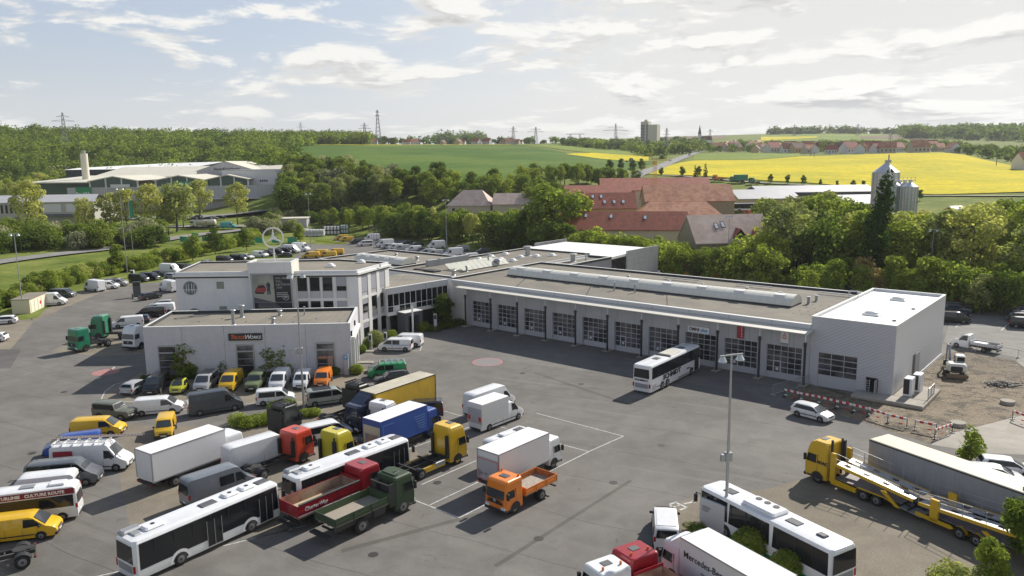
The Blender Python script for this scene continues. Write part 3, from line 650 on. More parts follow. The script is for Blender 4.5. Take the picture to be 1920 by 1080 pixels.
sheet('hedge_paving', [(57, 598), (150, 546), (240, 525), (330, 501), (340, 508), (300, 522), (190, 549), (120, 577), (65, 603)], PAVE, 'pale paved parking bays along the hedge behind the left vans', 'paving', .008)
sheet('stall_paving', [(190, 748), (197, 735), (222, 722), (262, 700), (690, 692), (668, 712), (640, 752), (560, 760), (380, 752), (215, 755)], PAVE, 'pale paved parking bays along the white brick wall', 'paving', .008)
sheet('truck_paving', [(226, 795), (330, 800), (470, 800), (560, 772), (700, 752), (800, 868), (640, 940), (520, 1000), (245, 995), (222, 888)], PAVE, 'beige block paving under the parked white box truck and vans', 'paving', .008)
sheet('green_truck_paving', [(95, 660), (128, 640), (260, 618), (275, 664), (195, 668)], PAVE, 'pale paving below the green tractor units', 'paving', .008)
sheet('bus_paving', [(1222, 1010), (1232, 958), (1300, 932), (1440, 917), (1625, 862), (2300, 1120), (2300, 1300), (1180, 1300)], PAVE2, 'brownish block paving below the car transporter and the white bus', 'paving', .008)
sheet('construction_dirt', [(1462, 744), (1520, 722), (1672, 752), (1770, 664), (1800, 657), (1902, 676), (1935, 700), (1990, 760), (1785, 811), (1742, 832), (1600, 786)], DIRT, 'churned sandy ground of the building site beside the white box hall', 'dirt', .008)
sheet('concrete_drive', [(1786, 812), (1990, 760), (2100, 800), (2100, 860), (1850, 850), (1745, 834)], CONC, 'light concrete drive in front of the building site', 'pavement', .012)
sheet('concrete_strip', [(1902, 674), (1925, 670), (1990, 700), (1990, 730), (1935, 700)], CONC, 'light concrete strip at the right edge of the building site', 'pavement', .012)
sheet('back_lot', [(1770, 640), (1790, 570), (1920, 574), (2300, 620), (2300, 700), (1930, 672), (1800, 655)], ground_mat('asphalt_light', (.2, .19, .175), (.22, .21, .19)), 'light asphalt of the rear car park on the right', 'yard', .008)
sheet('new_asphalt', [(0, 655), (40, 655), (20, 690), (-15, 692)], ASPH2, 'small rectangular asphalt patch at the left edge', 'asphalt patch', .009)
grs = [('verge', [(-30, 590), (28, 574), (60, 585), (92, 566), (72, 596), (40, 600)], 'grass verge below the tall lamp by the yellow shed'), ('lawn', [(603, 437), (560, 455), (612, 459), (640, 457), (625, 449)], 'small lawn island behind the white vans')]
for n_, p_, l_ in grs: tag(sheet(n_, p_, GRASS, l_, 'grass', .02), l_, 'grass', kind='stuff')

def line_obj(paths, name, label, w=.12, m=None, z=.016):
    mb = M()
    for p in paths:
        q = [G(*a) for a in p]
        for a, b in zip(q, q[1:]):
            d = Vector((b[0] - a[0], b[1] - a[1])); d.normalize(); n = Vector((-d.y, d.x)) * w / 2
            mb.add([(a[0] + n.x, a[1] + n.y, z), (a[0] - n.x, a[1] - n.y, z), (b[0] - n.x, b[1] - n.y, z), (b[0] + n.x, b[1] + n.y, z)], [(0, 1, 2, 3)])
    return tag(mb.build(name, m or WLINE), label, 'road marking', kind='structure')
line_obj([[(1169, 818), (1104, 847), (897, 904) if 0 else (1020, 889), (862, 971)], [(1169, 818), (1006, 775)], [(1104, 847), (1047, 832)], [(862, 971), (772, 936)], [(806, 947), (897, 904)], [(790, 909), (893, 864)], [(833, 771), (950, 804)], [(690, 870), (885, 799)]], 'bay_lines', 'white painted bay lines round the mid-yard box truck')
line_obj([[(240, 715), (215, 721), (197, 734), (190, 748), (205, 754), (360, 752)], [(318, 770), (362, 768)], [(440, 758), (640, 752)]], 'kerb_line', 'white curved line round the parking bays at the brick wall', .14)
line_obj([[(100, 1100), (226, 1071)], [(418, 1024), (540, 994)], [(480, 1009), (572, 986)], [(1806, 613), (1884, 614)], [(1792, 614), (1806, 598)], [(1877, 620), (1900, 598)], [(705, 659), (788, 658), (791, 646)]], 'yard_lines', 'white painted lines on the asphalt of the yard edges')
def ring_mark(px, py, r, fill, label):
    c = G(px, py); mb = M(); n = 30
    for i in range(n):
        a, b = 6.2832 * i / n, 6.2832 * (i + 1) / n; ri = 0 if fill else r * .86
        q = [(c[0] + r * math.cos(a), c[1] + r * math.sin(a), .016), (c[0] + r * math.cos(b), c[1] + r * math.sin(b), .016), (c[0] + ri * math.cos(b), c[1] + ri * math.sin(b), .016), (c[0] + ri * math.cos(a), c[1] + ri * math.sin(a), .016)]
        mb.poly(q if not fill else q[:3])
    if not fill: mb.poly([(c[0] + r * .86 * math.cos(6.2832 * i / n), c[1] + r * .86 * math.sin(6.2832 * i / n), .015) for i in range(n)], 1)
    tag(mb.build('speed_marking', [mat('faded_red_paint', (.36, .17, .16), .8, var=.2, vs=1.5), mat('faded_grey_paint', (.2, .19, .185), .8)]), label, 'road marking', kind='structure')
ring_mark(198, 698, 1.75, True, 'faded red painted disc on the asphalt left of the brick building'); ring_mark(914, 679, 2.2, False, 'faded red ring painted on the yard in front of the workshop doors')
line_obj([[(207, 694), (215, 688)], [(181, 711), (189, 707)]], 'disc_dashes', 'two short white dashes beside the red painted disc', .25)
gx = lambda x, y: (1080 + x / 3.692, 840 + y / 3.692)
line_obj([[gx(700, 375), gx(650, 390), gx(665, 412), gx(690, 405)], [gx(690, 378), gx(765, 412), gx(720, 430)], [gx(700, 400), gx(725, 395)], [gx(745, 388), gx(820, 372), gx(800, 368)], [gx(820, 372), gx(812, 380)]], 'charging_symbol', 'white painted symbol with an arrow on the asphalt in front of the green skirted bus', .2)
line_obj([[(0, 500), (120, 487), (250, 468), (340, 455)]], 'lane_line', 'white centre line of the road beyond the left hedge', .2, z=.26)

# road beyond the hedge, drive of the trade centre, country road
def strip_road(name, label, cl, w, m, dz=.05, kind='structure'):
    pts = []
    for i, (x, y) in enumerate(cl):
        a = cl[max(0, i - 1)]; b = cl[min(len(cl) - 1, i + 1)]; d = Vector((b[0] - a[0], b[1] - a[1])).normalized(); n = Vector((-d.y, d.x)) * w / 2
        for s in (1, .33, -.33, -1): X, Y = x + n.x * s, y + n.y * s; pts.append((X, Y, TZ(x, y) + dz))
    return tag(grid_mesh(name, pts, 4, m), label, 'road', kind=kind)
def dense(cl, k=12):
    o = []
    for a, b in zip(cl, cl[1:]): o += [(a[0] + (b[0] - a[0]) * t / k, a[1] + (b[1] - a[1]) * t / k) for t in range(k)]
    return o + [cl[-1]]
ROADG = ground_mat('road_grey', (.22, .215, .205), (.25, .24, .23))
strip_road('street', 'grey street running behind the hedge on the left', dense([G(-300, 540), G(0, 499), G(200, 474), G(330, 455), G(470, 440), G(640, 424)]), 9, ROADG, .22)
cr = [(1150, 345), (1180, 400), (1215, 470), (1245, 560), (1275, 690), (1300, 820), (1322, 960), (1330, 1100)]
cr = dense([AT(p, d)[:2] for p, d in cr], 8)
strip_road('country_road', 'grey country road climbing past the tower block', cr, 9.5, ROADG, .4)
strip_road('trade_drive', 'grey drive in front of the green signed trade centre', dense([AT(0, 345)[:2], AT(240, 345)[:2], AT(420, 335)[:2], AT(560, 325)[:2], AT(640, 315)[:2]]), 8, ROADG, .35)
strip_road('trade_car_park', 'grey car park in front of the trade centre facade', dense([AT(180, 395)[:2], AT(330, 385)[:2], AT(520, 375)[:2]]), 22, ROADG, .4)
strip_road('farm_lane', 'pale farm lane along the lower edge of the rapeseed field', dense([AT(1240, 424)[:2], AT(1500, 398)[:2], AT(1700, 378)[:2], AT(1990, 385)[:2]]), 4, mat('lane', (.3, .28, .22), .9), .35)
strip_road('farm_yard', 'grey farm yard behind the silos at the right', dense([AT(1715, 300)[:2], AT(1800, 320)[:2]]), 30, CONC, .4)


# ================================================================ workshop complex (frame: u along the long facade, v behind it)
YAW = R(-40.338)
def UVW(u, v): c, s = math.cos(YAW), math.sin(YAW); return (u * c - v * s, u * s + v * c)
def uvthing(name, label, cat, u, v, group=None): x, y = UVW(u, v); return thing(name, label, cat, (x, y, 0), YAW, group)
PANEL = mat('grey_wall_panel', (.43, .435, .455), .5, var=.05, vs=.3, brick=dict(w=2.9, h=50, m=.03, off=0, v=.97, mc=.55, map=lambda g, v: swz(g, v, 0, 2)))
FASC = mat('fascia_panel', (.5, .51, .53), .45, brick=dict(w=5.8, h=50, m=.05, off=0, v=.97, mc=.6, map=lambda g, v: swz(g, v, 0, 2)))
WALLW = mat('white_render', (.68, .68, .685), .8, var=.05, vs=.25, streak=.06)
CREAM = mat('cream_render', (.66, .64, .58), .8, var=.04, vs=.3, streak=.05)
TRIM = mat('white_trim', (.7, .7, .68), .5); DARKW = mat('dark_roofing', (.045, .05, .055), .6, var=.15, vs=1)
def roofm(name, c, c2, per, ang):
    return mat(name, c, .9, c2=c2, vs=.12, var=.13, brick=dict(w=7, h=per, m=.035, v=.93, mc=.72, map=lambda g, v: (lambda r: (r.inputs['Rotation'].__setattr__('default_value', (0, 0, R(ang))), g.set(r, 0, v), r.outputs[0])[2])(g.n('ShaderNodeMapping'))))
ROOF = roofm('roof_felt', (.2, .178, .14), (.165, .15, .125), 1.0, 0)
ROOF2 = roofm('roof_felt_pale', (.235, .21, .165), (.2, .182, .15), 1.0, 90)
DIAG = mat('diagonal_cladding', (.47, .475, .50), .5, .1, wave=((.5, 0, -.866), .34)); VERT = mat('side_cladding', (.6, .605, .63), .5, .05, wave=((0, -.5, .866), .5))
FRAME = mat('door_frame_grey', (.43, .44, .47), .45); WROOF = mat('white_roof_foil', (.78, .78, .75), .6, var=.04, vs=.3)
DOORG = mat('door_glass', (.02, .022, .027), .1, c2=(.13, .125, .13), vs=.45, spec=.6)  # lighter grey patches in the colour stand in for reflections on the panes
POLY = mat('skylight_polycarbonate', (.66, .65, .58), .35, var=.05, vs=2)


def roofed(root, x0, x1, y0, y1, zt, wall, roof, para=(1, 1, 1, 1), ph=.35, dark=True, w=.3, nm='wall', drop=None):
    """body with walls up to the roof, a parapet on the sides flagged (front, right, back, left), metal coping"""
    zr = zt - ph; M().box(x0, x1, y0, y1, 0, zr).build(nm, wall, root)
    M().box(x0 + .05, x1 - .05, y0 + .05, y1 - .05, zr + .003, zr + .02).build('roof', roof, root)
    p = M(); cpg = M(); S = [(x0, x1, y0, y0 + w), (x1 - w, x1, y0 + w * para[0], y1 - w * para[2]), (x0, x1, y1 - w, y1), (x0, x0 + w, y0 + w * para[0], y1 - w * para[2])]
    for f, (a, b, c, d) in zip(para, S):
        if f: p.box(a, b, c, d, zr + .002, zt - .04, 0); cpg.box(a - .03, b + .03, c - .03, d + .03, zt - .04, zt + .02)
        else: cpg.box(a, b, c, d, zr + .02, zr + .07)
    p.build('parapet', DARKW if dark else wall, root); cpg.build('coping', TRIM, root)
def sect_door(root, u0, u1, v, zt, rows=5, cols=5, solid=.8, name='sectional_door', wicket=True, frame=FRAME):
    fr = M(); w = u1 - u0
    fr.box(u0, u1, v - .04, v, 0, solid)
    fr.box(u0, u1, v - .05, v - .04, solid * .5 - .01, solid * .5 + .01)
    for i in range(cols + 1): x = u0 + w * i / cols; fr.box(max(u0, x - .032), min(u1, x + .032), v - .055, v - .01, solid, zt)
    for j in range(rows + 1): z = solid + (zt - solid) * j / rows; fr.box(u0, u1, v - .062, v - .012, z - .038, z + .038)
    if wicket: a = u0 + w / cols; b = u0 + 2 * w / cols; fr.box(a - .08, a + .08, v - .075, v - .02, .1, solid + (zt - solid) * .42).box(b - .08, b + .08, v - .075, v - .02, .1, solid + (zt - solid) * .42).box(a, b, v - .075, v - .02, solid + (zt - solid) * .4, solid + (zt - solid) * .42 + .06)
    d = fr.build(name, frame, root)
    M().box(u0 + .02, u1 - .02, v - .03, v - .005, solid, zt - .02).build('door_pane', DOORG, d)
    if wicket: M().box(u0 + w / cols + .3, u0 + w / cols + .65, v - .09, v - .076, solid + .3, solid + .65).build('door_notice', STEELW, d)
    return d
def barrel(root, x0, x1, yc, rw, z, h, seg=1.15, name='barrel_skylight', skip=None):
    mb = M(); n = 12; prev = None; xs = np.arange(x0, x1 + .01, seg)
    def ringp(x, k=1.0): return [(x, yc - rw * math.cos(math.pi * i / n) * k, z + .25 + h * math.sin(math.pi * i / n) * k) for i in range(n + 1)]
    for a, b in zip(xs, xs[1:]):
        A, B = ringp(a + .02), ringp(b - .02); C = ringp(a - .02, .985) if 0 else None
        for i in range(n): mb.add([A[i], A[i + 1], B[i + 1], B[i]], [(0, 3, 2, 1)])
        E1, E2 = ringp(b - .025, 1.006), ringp(b + .025, 1.006)
        for i in range(n): mb.add([E1[i], E1[i + 1], E2[i + 1], E2[i]], [(0, 3, 2, 1)], 2)
    mb.poly(ringp(xs[0] + .02)); mb.poly(ringp(xs[-1] - .02)[::-1])
    mb.box(x0, xs[-1], yc - rw - .06, yc + rw + .06, z, z + .26, 1)
    sk = mb.build(name, [POLY, DARKW, mat('glazing_rib', (.56, .55, .5), .5)], root)
    q = M()
    for x in (skip or []): q.box(x, x + 1.5, yc - rw * .75, yc - rw * .1, z + h * .62 + .22, z + h * 1.0 + .26)
    if skip: q.build('smoke_vent', STEELW, sk)
    return sk
def vent(root, x, y, z, h=1.0, r=.14, cap=True, name='roof_vent', m=None):
    q = M().cyl((x, y, z), (x, y, z + h), r, n=10)
    if cap: q.cyl((x, y, z + h), (x, y, z + h + .1), r * 1.9, r * 1.5, 10).cyl((x, y, z), (x, y, z + .1), r * 1.7, r * 1.3, 10)
    return q.build(name, m or GREYM, root, 40)

hall = uvthing('workshop_hall', 'long grey truck workshop with black posts and ten glazed doors under a pale canopy', 'workshop', -95, 95)
hw_, hd = 63.0, 26.0
roofed(hall, .0, hw_ - .02, .35, hd, 7.95, WALLW, ROOF, (0, 0, 1, 1), .38)
fu = 4.0                                    # the door facade starts here
q = M().box(fu, hw_ - .02, 0, .34, 4.42, 7.1)
for i in range(11):
    a = -89.75 + 5.8 * i - 1.25 + 95; b = min(-89.75 + 5.8 * i + 95, hw_ - .03); q.box(max(fu, a), b, 0, .34, 0, 4.42)
q.build('facade_panels', PANEL, hall)
M().box(0, fu, .05, .345, 0, 7.1).build('side_wall', CREAM, hall)
M().box(0, hw_ - .02, -.08, .36, 7.1, 7.62).build('fascia', FASC, hall); M().box(0, hw_ - .02, -.1, .45, 7.62, 7.68).build('coping', TRIM, hall)
for i in range(10): sect_door(hall, -89.75 + 5.8 * i + 95, -85.2 + 5.8 * i + 95, .3, 4.42)
cn = M(); cn.prismy([(0, 0)], 0, 0) if 0 else None
cu0, cu1 = 3.3, 63.35
cn.add([(cu0, -.1, 7.06), (cu1, -.1, 7.06), (cu1, -2.05, 6.86), (cu0, -2.05, 6.86), (cu0, -.1, 6.96), (cu1, -.1, 6.96), (cu1, -2.05, 6.76), (cu0, -2.05, 6.76)], [(3, 2, 1, 0), (4, 5, 6, 7), (0, 1, 5, 4), (1, 2, 6, 5), (2, 3, 7, 6), (3, 0, 4, 7)])
cno = cn.build('canopy', mat('canopy_sheet', (.62, .59, .52), .5, var=.05, vs=.5, wave=((1, 0, 0), .3)), hall)
q = M()
for i in range(11): x = -90.2 + 5.8 * i + 95; q.box(x - .06, x + .06, -1.5, -.1, 6.62, 6.76)
q.build('canopy_bracket', BLACK, hall)
for i in range(11):
    x = -90.2 + 5.8 * i + 95
    p = M().cyl((x, -1.25, .15), (x, -1.25, 5.6), .15, n=12).box(x - .2, x + .2, -1.45, -1.05, 5.35, 5.45).box(x - .2, x + .2, -1.45, -1.05, 5.1, 5.17).build('canopy_post', BLACK, hall)
    M().cyl((x, -1.25, 5.6), (x, -1.25, 6.8), .09, n=10).build('post_head', STEELW, p)
    M().cbox(x - .55, x + .35, -1.8, -.05, 0, .16, .04).build('post_plinth', CONC, p)
barrel(hall, 5.2, 57.2, 11.4, 1.95, 7.57, 1.35, skip=[7 + 5.9 * i for i in range(9)])
rz = 7.57
for x, y, h in [(29.5, 7.3, 1.3), (33.2, 7.4, 1.3), (40, 16.5, .9), (26, 17, .9), (47, 17.5, .8), (52.8, 16, .9), (57.8, 13.7, 1.0), (57.9, 16.6, .8), (33.6, 17.4, .7)]: vent(hall, x, y, rz, h, .13 if h > 1 else .2)
q = M()
for k in range(3):
    for i in range(14): q.cyl((10 + k * 14 + i * .35, 8.8 - i * .62, rz), (10 + k * 14 + i * .35, 8.8 - i * .62, rz + .07), .09, n=6)
for i in range(16): q.cyl((58.5 + (i % 4) * 1.1, 6 + (i // 4) * 2.5, rz), (58.5 + (i % 4) * 1.1, 6 + (i // 4) * 2.5, rz + .06), .1, n=6)
q.build('roof_anchors', DARKW, hall)
M().box(30, 36.5, 22.2, 22.5, rz + .3, rz + .42).box(43, 49, 22.6, 22.9, rz + .3, rz + .42).box(56, 61, 22.6, 22.9, rz + .3, rz + .42).build('cable_tray', GREYM, hall)
q = M()
for s in (0, .55): q.cyl((62.2, 17 + s, rz), (62.2, 17 + s, rz + 1.9), .04, n=6).cyl((63.4, 17 + s, rz + .9), (63.4, 17 + s, rz + 1.9), .04, n=6).cyl((62.2, 17 + s, rz + 1.9), (63.4, 17 + s, rz + 1.9), .04, n=6)
for k in range(6): q.cyl((62.2, 17, rz + .2 + k * .3), (62.2, 17.55, rz + .2 + k * .3), .025, n=5)
q.build('roof_ladder', STEELW, hall)
# signs on the facade
def sign(name, label, u, v, w, h, z, m, th=.16):
    s = uvthing(name, label, 'sign', u, v); M().cbox(-w / 2, w / 2, -th, 0, z - h / 2, z + h / 2, .02).build('panel', m, s); return s
SW = mat('sign_white', (.7, .7, .7), .4); SRED = mat('sign_red', (.34, .03, .05), .4)
TXB = mat('text_black', (.03, .03, .035), .5); TXW = mat('text_white', (.75, .75, .75), .5); TXBL = mat('text_blue', (.1, .3, .55), .5); TXR = mat('text_red', (.55, .03, .03), .5)
s = sign('service_sign', 'white landscape sign with dark and blue lettering OMNIplus above a workshop door', -47.1, 94.95, 3.2, .85, 5.0, SW)
text('OMNI', .62, TXB, s, (-.62, -.17, 5.0), (R(90), 0, 0), bold=.02, wx=.95); text('plus', .66, TXBL, s, (.85, -.17, 5.02), (R(90), 0, 0), bold=.02, wx=.95)
s = sign('brand_sign', 'narrow dark red vertical sign above the ninth workshop door', -41.1, 94.95, .95, 1.7, 5.5, SRED)
for i, ch in enumerate('SETRA'): text(ch, .34, TXW, s, (.22, -.17, 6.15 - i * .3), (R(90), 0, 0))
s = sign('truck_brand_sign', 'white portrait sign with three red diamonds above the last workshop door', -35.2, 94.95, 1.0, 1.65, 5.5, SW)
q = M()
for k in range(3):
    a = 2.0944 * k; c0 = (.17 * math.sin(a), 5.9 + .17 * math.cos(a)); d = (math.sin(a), math.cos(a)); n = (d[1], -d[0])
    q.prismy([(c0[0] - d[0] * .16, c0[1] - d[1] * .16), (c0[0] + n[0] * .09, c0[1] + n[1] * .09), (c0[0] + d[0] * .16, c0[1] + d[1] * .16), (c0[0] - n[0] * .09, c0[1] - n[1] * .09)], -.18, -.165)
q.build('emblem', TXR, s); text('FUSO', .25, TXR, s, (0, -.17, 5.5), (R(90), 0, 0), bold=.01); M().box(-.5, .5, -.175, -.162, 4.68, 4.9).build('sign_foot', mat('sign_grey', (.25, .25, .26), .5), s)

box = uvthing('box_hall', 'tall pale grey hall with a bright white roof at the right workshop end', 'workshop', -32, 95)
bw, bd, bz = 9.7, 25.9, 8.77
M().box(0, bw, .1, bd, 0, bz - .45).build('core', VERT, box)
fr_ = M().box(0, 1.05, 0, .095, 0, bz - .06).box(5.65, 6.7, 0, .095, 0, bz - .06).box(8.1, bw, 0, .095, 0, bz - .06).box(1.05, 5.65, 0, .095, 4.35, bz - .06).box(6.7, 8.1, 0, .095, 2.15, bz - .06)
fr_.build('front_cladding', DIAG, box)
p = M().box(0, bw, .1, .3, bz - .45, bz - .06).box(bw - .25, bw, .3, bd, bz - .45, bz - .06).box(0, bw - .25, bd - .25, bd, bz - .45, bz - .06).box(0, .25, .3, bd - .25, bz - .45, bz - .06); p.build('parapet', STEELW, box)
q = M().box(-.02, bw + .03, -.02, .33, bz - .06, bz).box(bw - .3, bw + .03, .33, bd - .28, bz - .06, bz).box(-.02, bw + .03, bd - .28, bd + .03, bz - .06, bz).box(-.02, .3, .33, bd - .28, bz - .06, bz); q.build('coping', TRIM, box)
M().box(.25, bw - .25, .3, bd - .25, bz - .44, bz - .4).build('roof', WROOF, box)
sect_door(box, 1.07, 5.63, .09, 4.33, 4, 3, 1.5, wicket=False)
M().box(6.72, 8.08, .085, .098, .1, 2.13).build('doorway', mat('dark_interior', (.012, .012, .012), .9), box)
dd = M().cbox(7.95, 8.03, -1.05, .05, .12, 2.1, .02).build('open_door', GREYM, box); M().box(7.93, 7.95, -.95, -.4, 1.3, 1.9).build('door_window', GLASS, dd)
M().box(bw, bw + .02, 9.0, 12.6, 0, 3.4).build('side_door_recess', mat('dark_interior2', (.1, .1, .11), .8), box); M().box(bw + .02, bw + .06, 10.2, 12.5, .1, 3.3).build('side_door', mat('side_door_grey', (.33, .34, .36), .5), box)
M().box(bw + .001, bw + .06, 12.7, bd, 0, .22).box(bw + .001, bw + .06, .0, 8.9, 0, .2).build('plinth_trim', TRIM, box)
for y in (6.9, 19.6): M().cbox(4.1, 6.1, y - .8, y + .8, bz - .4, bz - .15, .05).dome((5.1, y, bz - .16), .9, .7, .32, n=14).build('roof_dome', mat('dome_white', (.75, .75, .73), .3), box, 40)
for y in (4.6, 13.8): vent(box, 8.3, y, bz - .4, .1, .14)
ap = M().cbox(5.8, 13.6, -2.6, 0, 0, .45, .08).cbox(9.78, 13.6, 0, 6.2, 0, .44, .08); xx, yy = UVW(-32, 95); a = ap.build('paved_apron', CONC); a.location = (xx, yy, 0); a.rotation_euler.z = YAW; tag(a, 'raised paved apron round the corner of the white roofed hall', 'pavement', kind='structure')
for i, (du, dv) in enumerate(((11.2, 1.2), (11.6, 3.6))):
    t_ = uvthing('heat_pump', ['nearer', 'farther'][i] + ' of two light grey cabinets with black fronts beside the box hall', 'cabinet', -32 + du, 95 + dv); M().cbox(-.45, .45, -.8, .8, .46, 2.6, .04).build('cabinet', STEELW, t_); M().box(-.42, .2, -.82, -.8, .75, 2.5).box(-.47, -.45, -.7, .7, .8, 2.5).build('fan_grille', BLACK, t_)
t_ = uvthing('guard_rail', 'galvanised railing leaning beside the grey cabinets', 'railing', -18.6, 95.5); q = M()
for k in range(5): q.cyl((0, 0, .6 + k * .28), (0, 3.0, .6 + k * .28), .04, n=6)
for yv in (0, 1.5, 3): q.cyl((0, yv, .44), (0, yv, 1.85), .05, n=6)
q.build('rails', GREYM, t_)
t_ = uvthing('step_ladder', 'small aluminium ladder standing in the open doorway of the box hall', 'ladder', -25.0, 94.75); q = M()
for s_ in (-.2, .2): q.cyl((s_, 0, .46), (s_, .15, 1.9), .03, n=6)
for k in range(5): q.cyl((-.2, .03 * k, .6 + k * .28), (.2, .03 * k, .6 + k * .28), .025, n=6)
q.build('frame', STEELW, t_)

# middle wing with solar panels
mid = uvthing('middle_wing', 'flat roofed middle wing with solar collectors between showroom and workshop', 'building', -113.5, 96)
roofed(mid, 0, 18.4, .3, 42.5, 7.95, WALLW, ROOF, (1, 0, 1, 1), .38)
q = M()
for r_ in range(3):
    for k in range(9):
        x0, y0 = 8.2 + r_ * 1.5 - k * .04, 7.6 + k * 1.45; q.add([(x0, y0, 7.75), (x0 + 1.15, y0, 8.5), (x0 + 1.15, y0 + 1.35, 8.5), (x0, y0 + 1.35, 7.75)], [(0, 1, 2, 3), (3, 2, 1, 0)])
for i in range(3): pass
so = M()
for r_ in range(3):
    for k in range(9):
        x0, y0 = 9.0 + r_ * 1.75, 7.2 + k * 1.5; so.add([(x0, y0, 8.75), (x0 + 1.35, y0, 7.8), (x0 + 1.35, y0 + 1.4, 7.8), (x0, y0 + 1.4, 8.75)], [(0, 1, 2, 3)])
        so.cyl((x0 + .1, y0 + .7, 7.6), (x0 + .1, y0 + .7, 8.6), .03, n=5)
so.build('solar_collectors', mat('collector_glass', (.6, .6, .52), .12, spec=.8), mid)
M().cbox(2.6, 3.3, 8.2, 20.0, 7.6, 8.9, .03).box(2.55, 3.35, 11.2, 11.6, 7.6, 9.0).build('ventilation_duct', mat('duct_grey', (.3, .31, .33), .5), mid)
for x, y in [(4.2, 22), (3.2, 27), (8.2, 24.5), (11.5, 24.5), (3.0, 32), (9, 30), (11, 33), (13, 36)]: M().cbox(x - .8, x + .8, y - .8, y + .8, 7.58, 7.8, .04).dome((x, y, 7.8), .7, .7, .4, n=12).build('roof_dome', MATS['dome_white'], mid, 40)
M().cyl((13.5, 17.5, 7.6), (13.5, 17.5, 8.6), .35, n=12).dome((13.5, 17.5, 8.6), .9, .9, .5).build('exhaust_hood', GREYM, mid, 40)
vent(mid, 11.6, 16.8, 7.6, 2.4, .15); vent(mid, 15.2, 3.2, 7.6, .9, .3); vent(mid, 8.2, 33.5, 7.6, 2.0, .55, name='exhaust_stack'); vent(mid, 14, 8, 7.6, 1.0, .2)
q = M().cbox(7, 10, 3.4, 5.2, 7.6, 7.9, .05).cbox(3.5, 7.5, 4, 5, 7.6, 7.8, .04); q.build('pipe_bundle', CHAS, mid)

show = uvthing('sales_hall', 'low hall with a barrel skylight and dark parapet behind the star tower', 'building', -138, 98.2)
roofed(show, 0, 24.0, 0, 20.3, 7.95, WALLW, ROOF2, (1, 0, 1, 1), .38)
barrel(show, 7.5, 23.0, 5.6, 2.0, 7.57, 1.25, seg=1.0, skip=[9.2, 12.2, 15.2, 18.2]); vent(show, 18, 12, 7.57, .8, .3); vent(show, 8, 15, 7.57, .5, .2)
rear = uvthing('rear_annexe', 'flat roofed annexe with dark parapet in front of the white roofed shed', 'building', -95.1, 121.05)
roofed(rear, -.0, 5.8, .02, 17.2, 7.6, PANEL, ROOF, (0, 1, 1, 0), .5)
vent(rear, 1.5, 9, 7.1, 1.6, .5, name='exhaust_stack'); vent(rear, 3.4, 11, 7.1, 1.5, .12)
shed = uvthing('open_shed', 'open sided shed with a bright white roof and a concrete end wall behind the workshop', 'shed', -117, 138.6)
M().add([(0, .1, 7.3), (27.1, .1, 7.3), (26.6, 17.5, 7.75), (2.5, 17.5, 7.75), (0, .1, 6.8), (27.1, .1, 6.8), (26.6, 17.5, 7.2), (2.5, 17.5, 7.2)], [(0, 1, 2, 3), (7, 6, 5, 4), (0, 4, 5, 1), (1, 5, 6, 2), (2, 6, 7, 3), (3, 7, 4, 0)]).build('roof', WROOF, shed)
CONW = mat('concrete_wall', (.42, .42, .41), .8, var=.08, vs=.3, streak=.12, brick=dict(w=3, h=1.2, m=.03, off=0, v=.95, mc=.75, map=lambda g, v: swz(g, v, 1, 2)))
M().box(27.1, 27.45, 6.4, 20, 0, 8.15).build('end_wall', CONW, shed); M().box(-.1, .25, 8, 21, 0, 8.1).build('far_end_wall', CONW, shed); M().box(.25, 27.1, 17.5, 17.8, 0, 7.1).build('rear_wall', CONW, shed)
for i in range(3): M().box(26.8, 27.0, 1.2 + i * 2.5, 1.4 + i * 2.5, 0, 6.8).build('column', CHAS, shed)


# ---------------- office building with tower, glass link, brick building (their own corner points)
OFF = [(-52.4, 118.2), (-24.0, 117.8), (-20.6, 127.4), (-29.7, 132.2), (-53.8, 131.3)]
def poly_inset(P, d):
    o = []
    for i, p in enumerate(P):
        a = Vector(P[i - 1]); b = Vector(p); c = Vector(P[(i + 1) % len(P)]); d1 = (b - a).normalized(); d2 = (c - b).normalized(); n1 = Vector((-d1.y, d1.x)); n2 = Vector((-d2.y, d2.x)); k = (n1 + n2); k = k / max(.3, k.length_squared) * 2
        o.append((b.x + k.x * d, b.y + k.y * d))
    return o
def poly_roof(root, P, zt, ph, wall, roof, w=.35, dark=DARKW, fascia=None):
    zr = zt - ph; I = poly_inset(P, w); n = len(P)
    M().prism(P, 0, zr).build('wall', wall, root); M().prism(poly_inset(P, .05), zr + .002, zr + .02).build('roof', roof, root)
    m = M()
    for i in range(n):
        j = (i + 1) % n; v = [(*P[i], zr + .001), (*P[j], zr + .001), (*I[j], zr + .001), (*I[i], zr + .001), (*P[i], zt), (*P[j], zt), (*I[j], zt), (*I[i], zt)]
        m.add(v, [(0, 1, 5, 4)], 0); m.add(v, [(2, 3, 7, 6)], 1); m.add(v, [(4, 5, 6, 7)], 2)
    m.build('parapet', [wall, dark, TRIM], root)
ox, oy = OFF[0]
def loc(P): return [(x - ox, y - oy) for x, y in P]
off = thing('office_building', 'white three storey office building with tall window bays behind the brick building', 'building', (ox, oy, 0))
OL = loc(OFF); poly_roof(off, OL, 11.75, .3, WALLW, ROOF2)
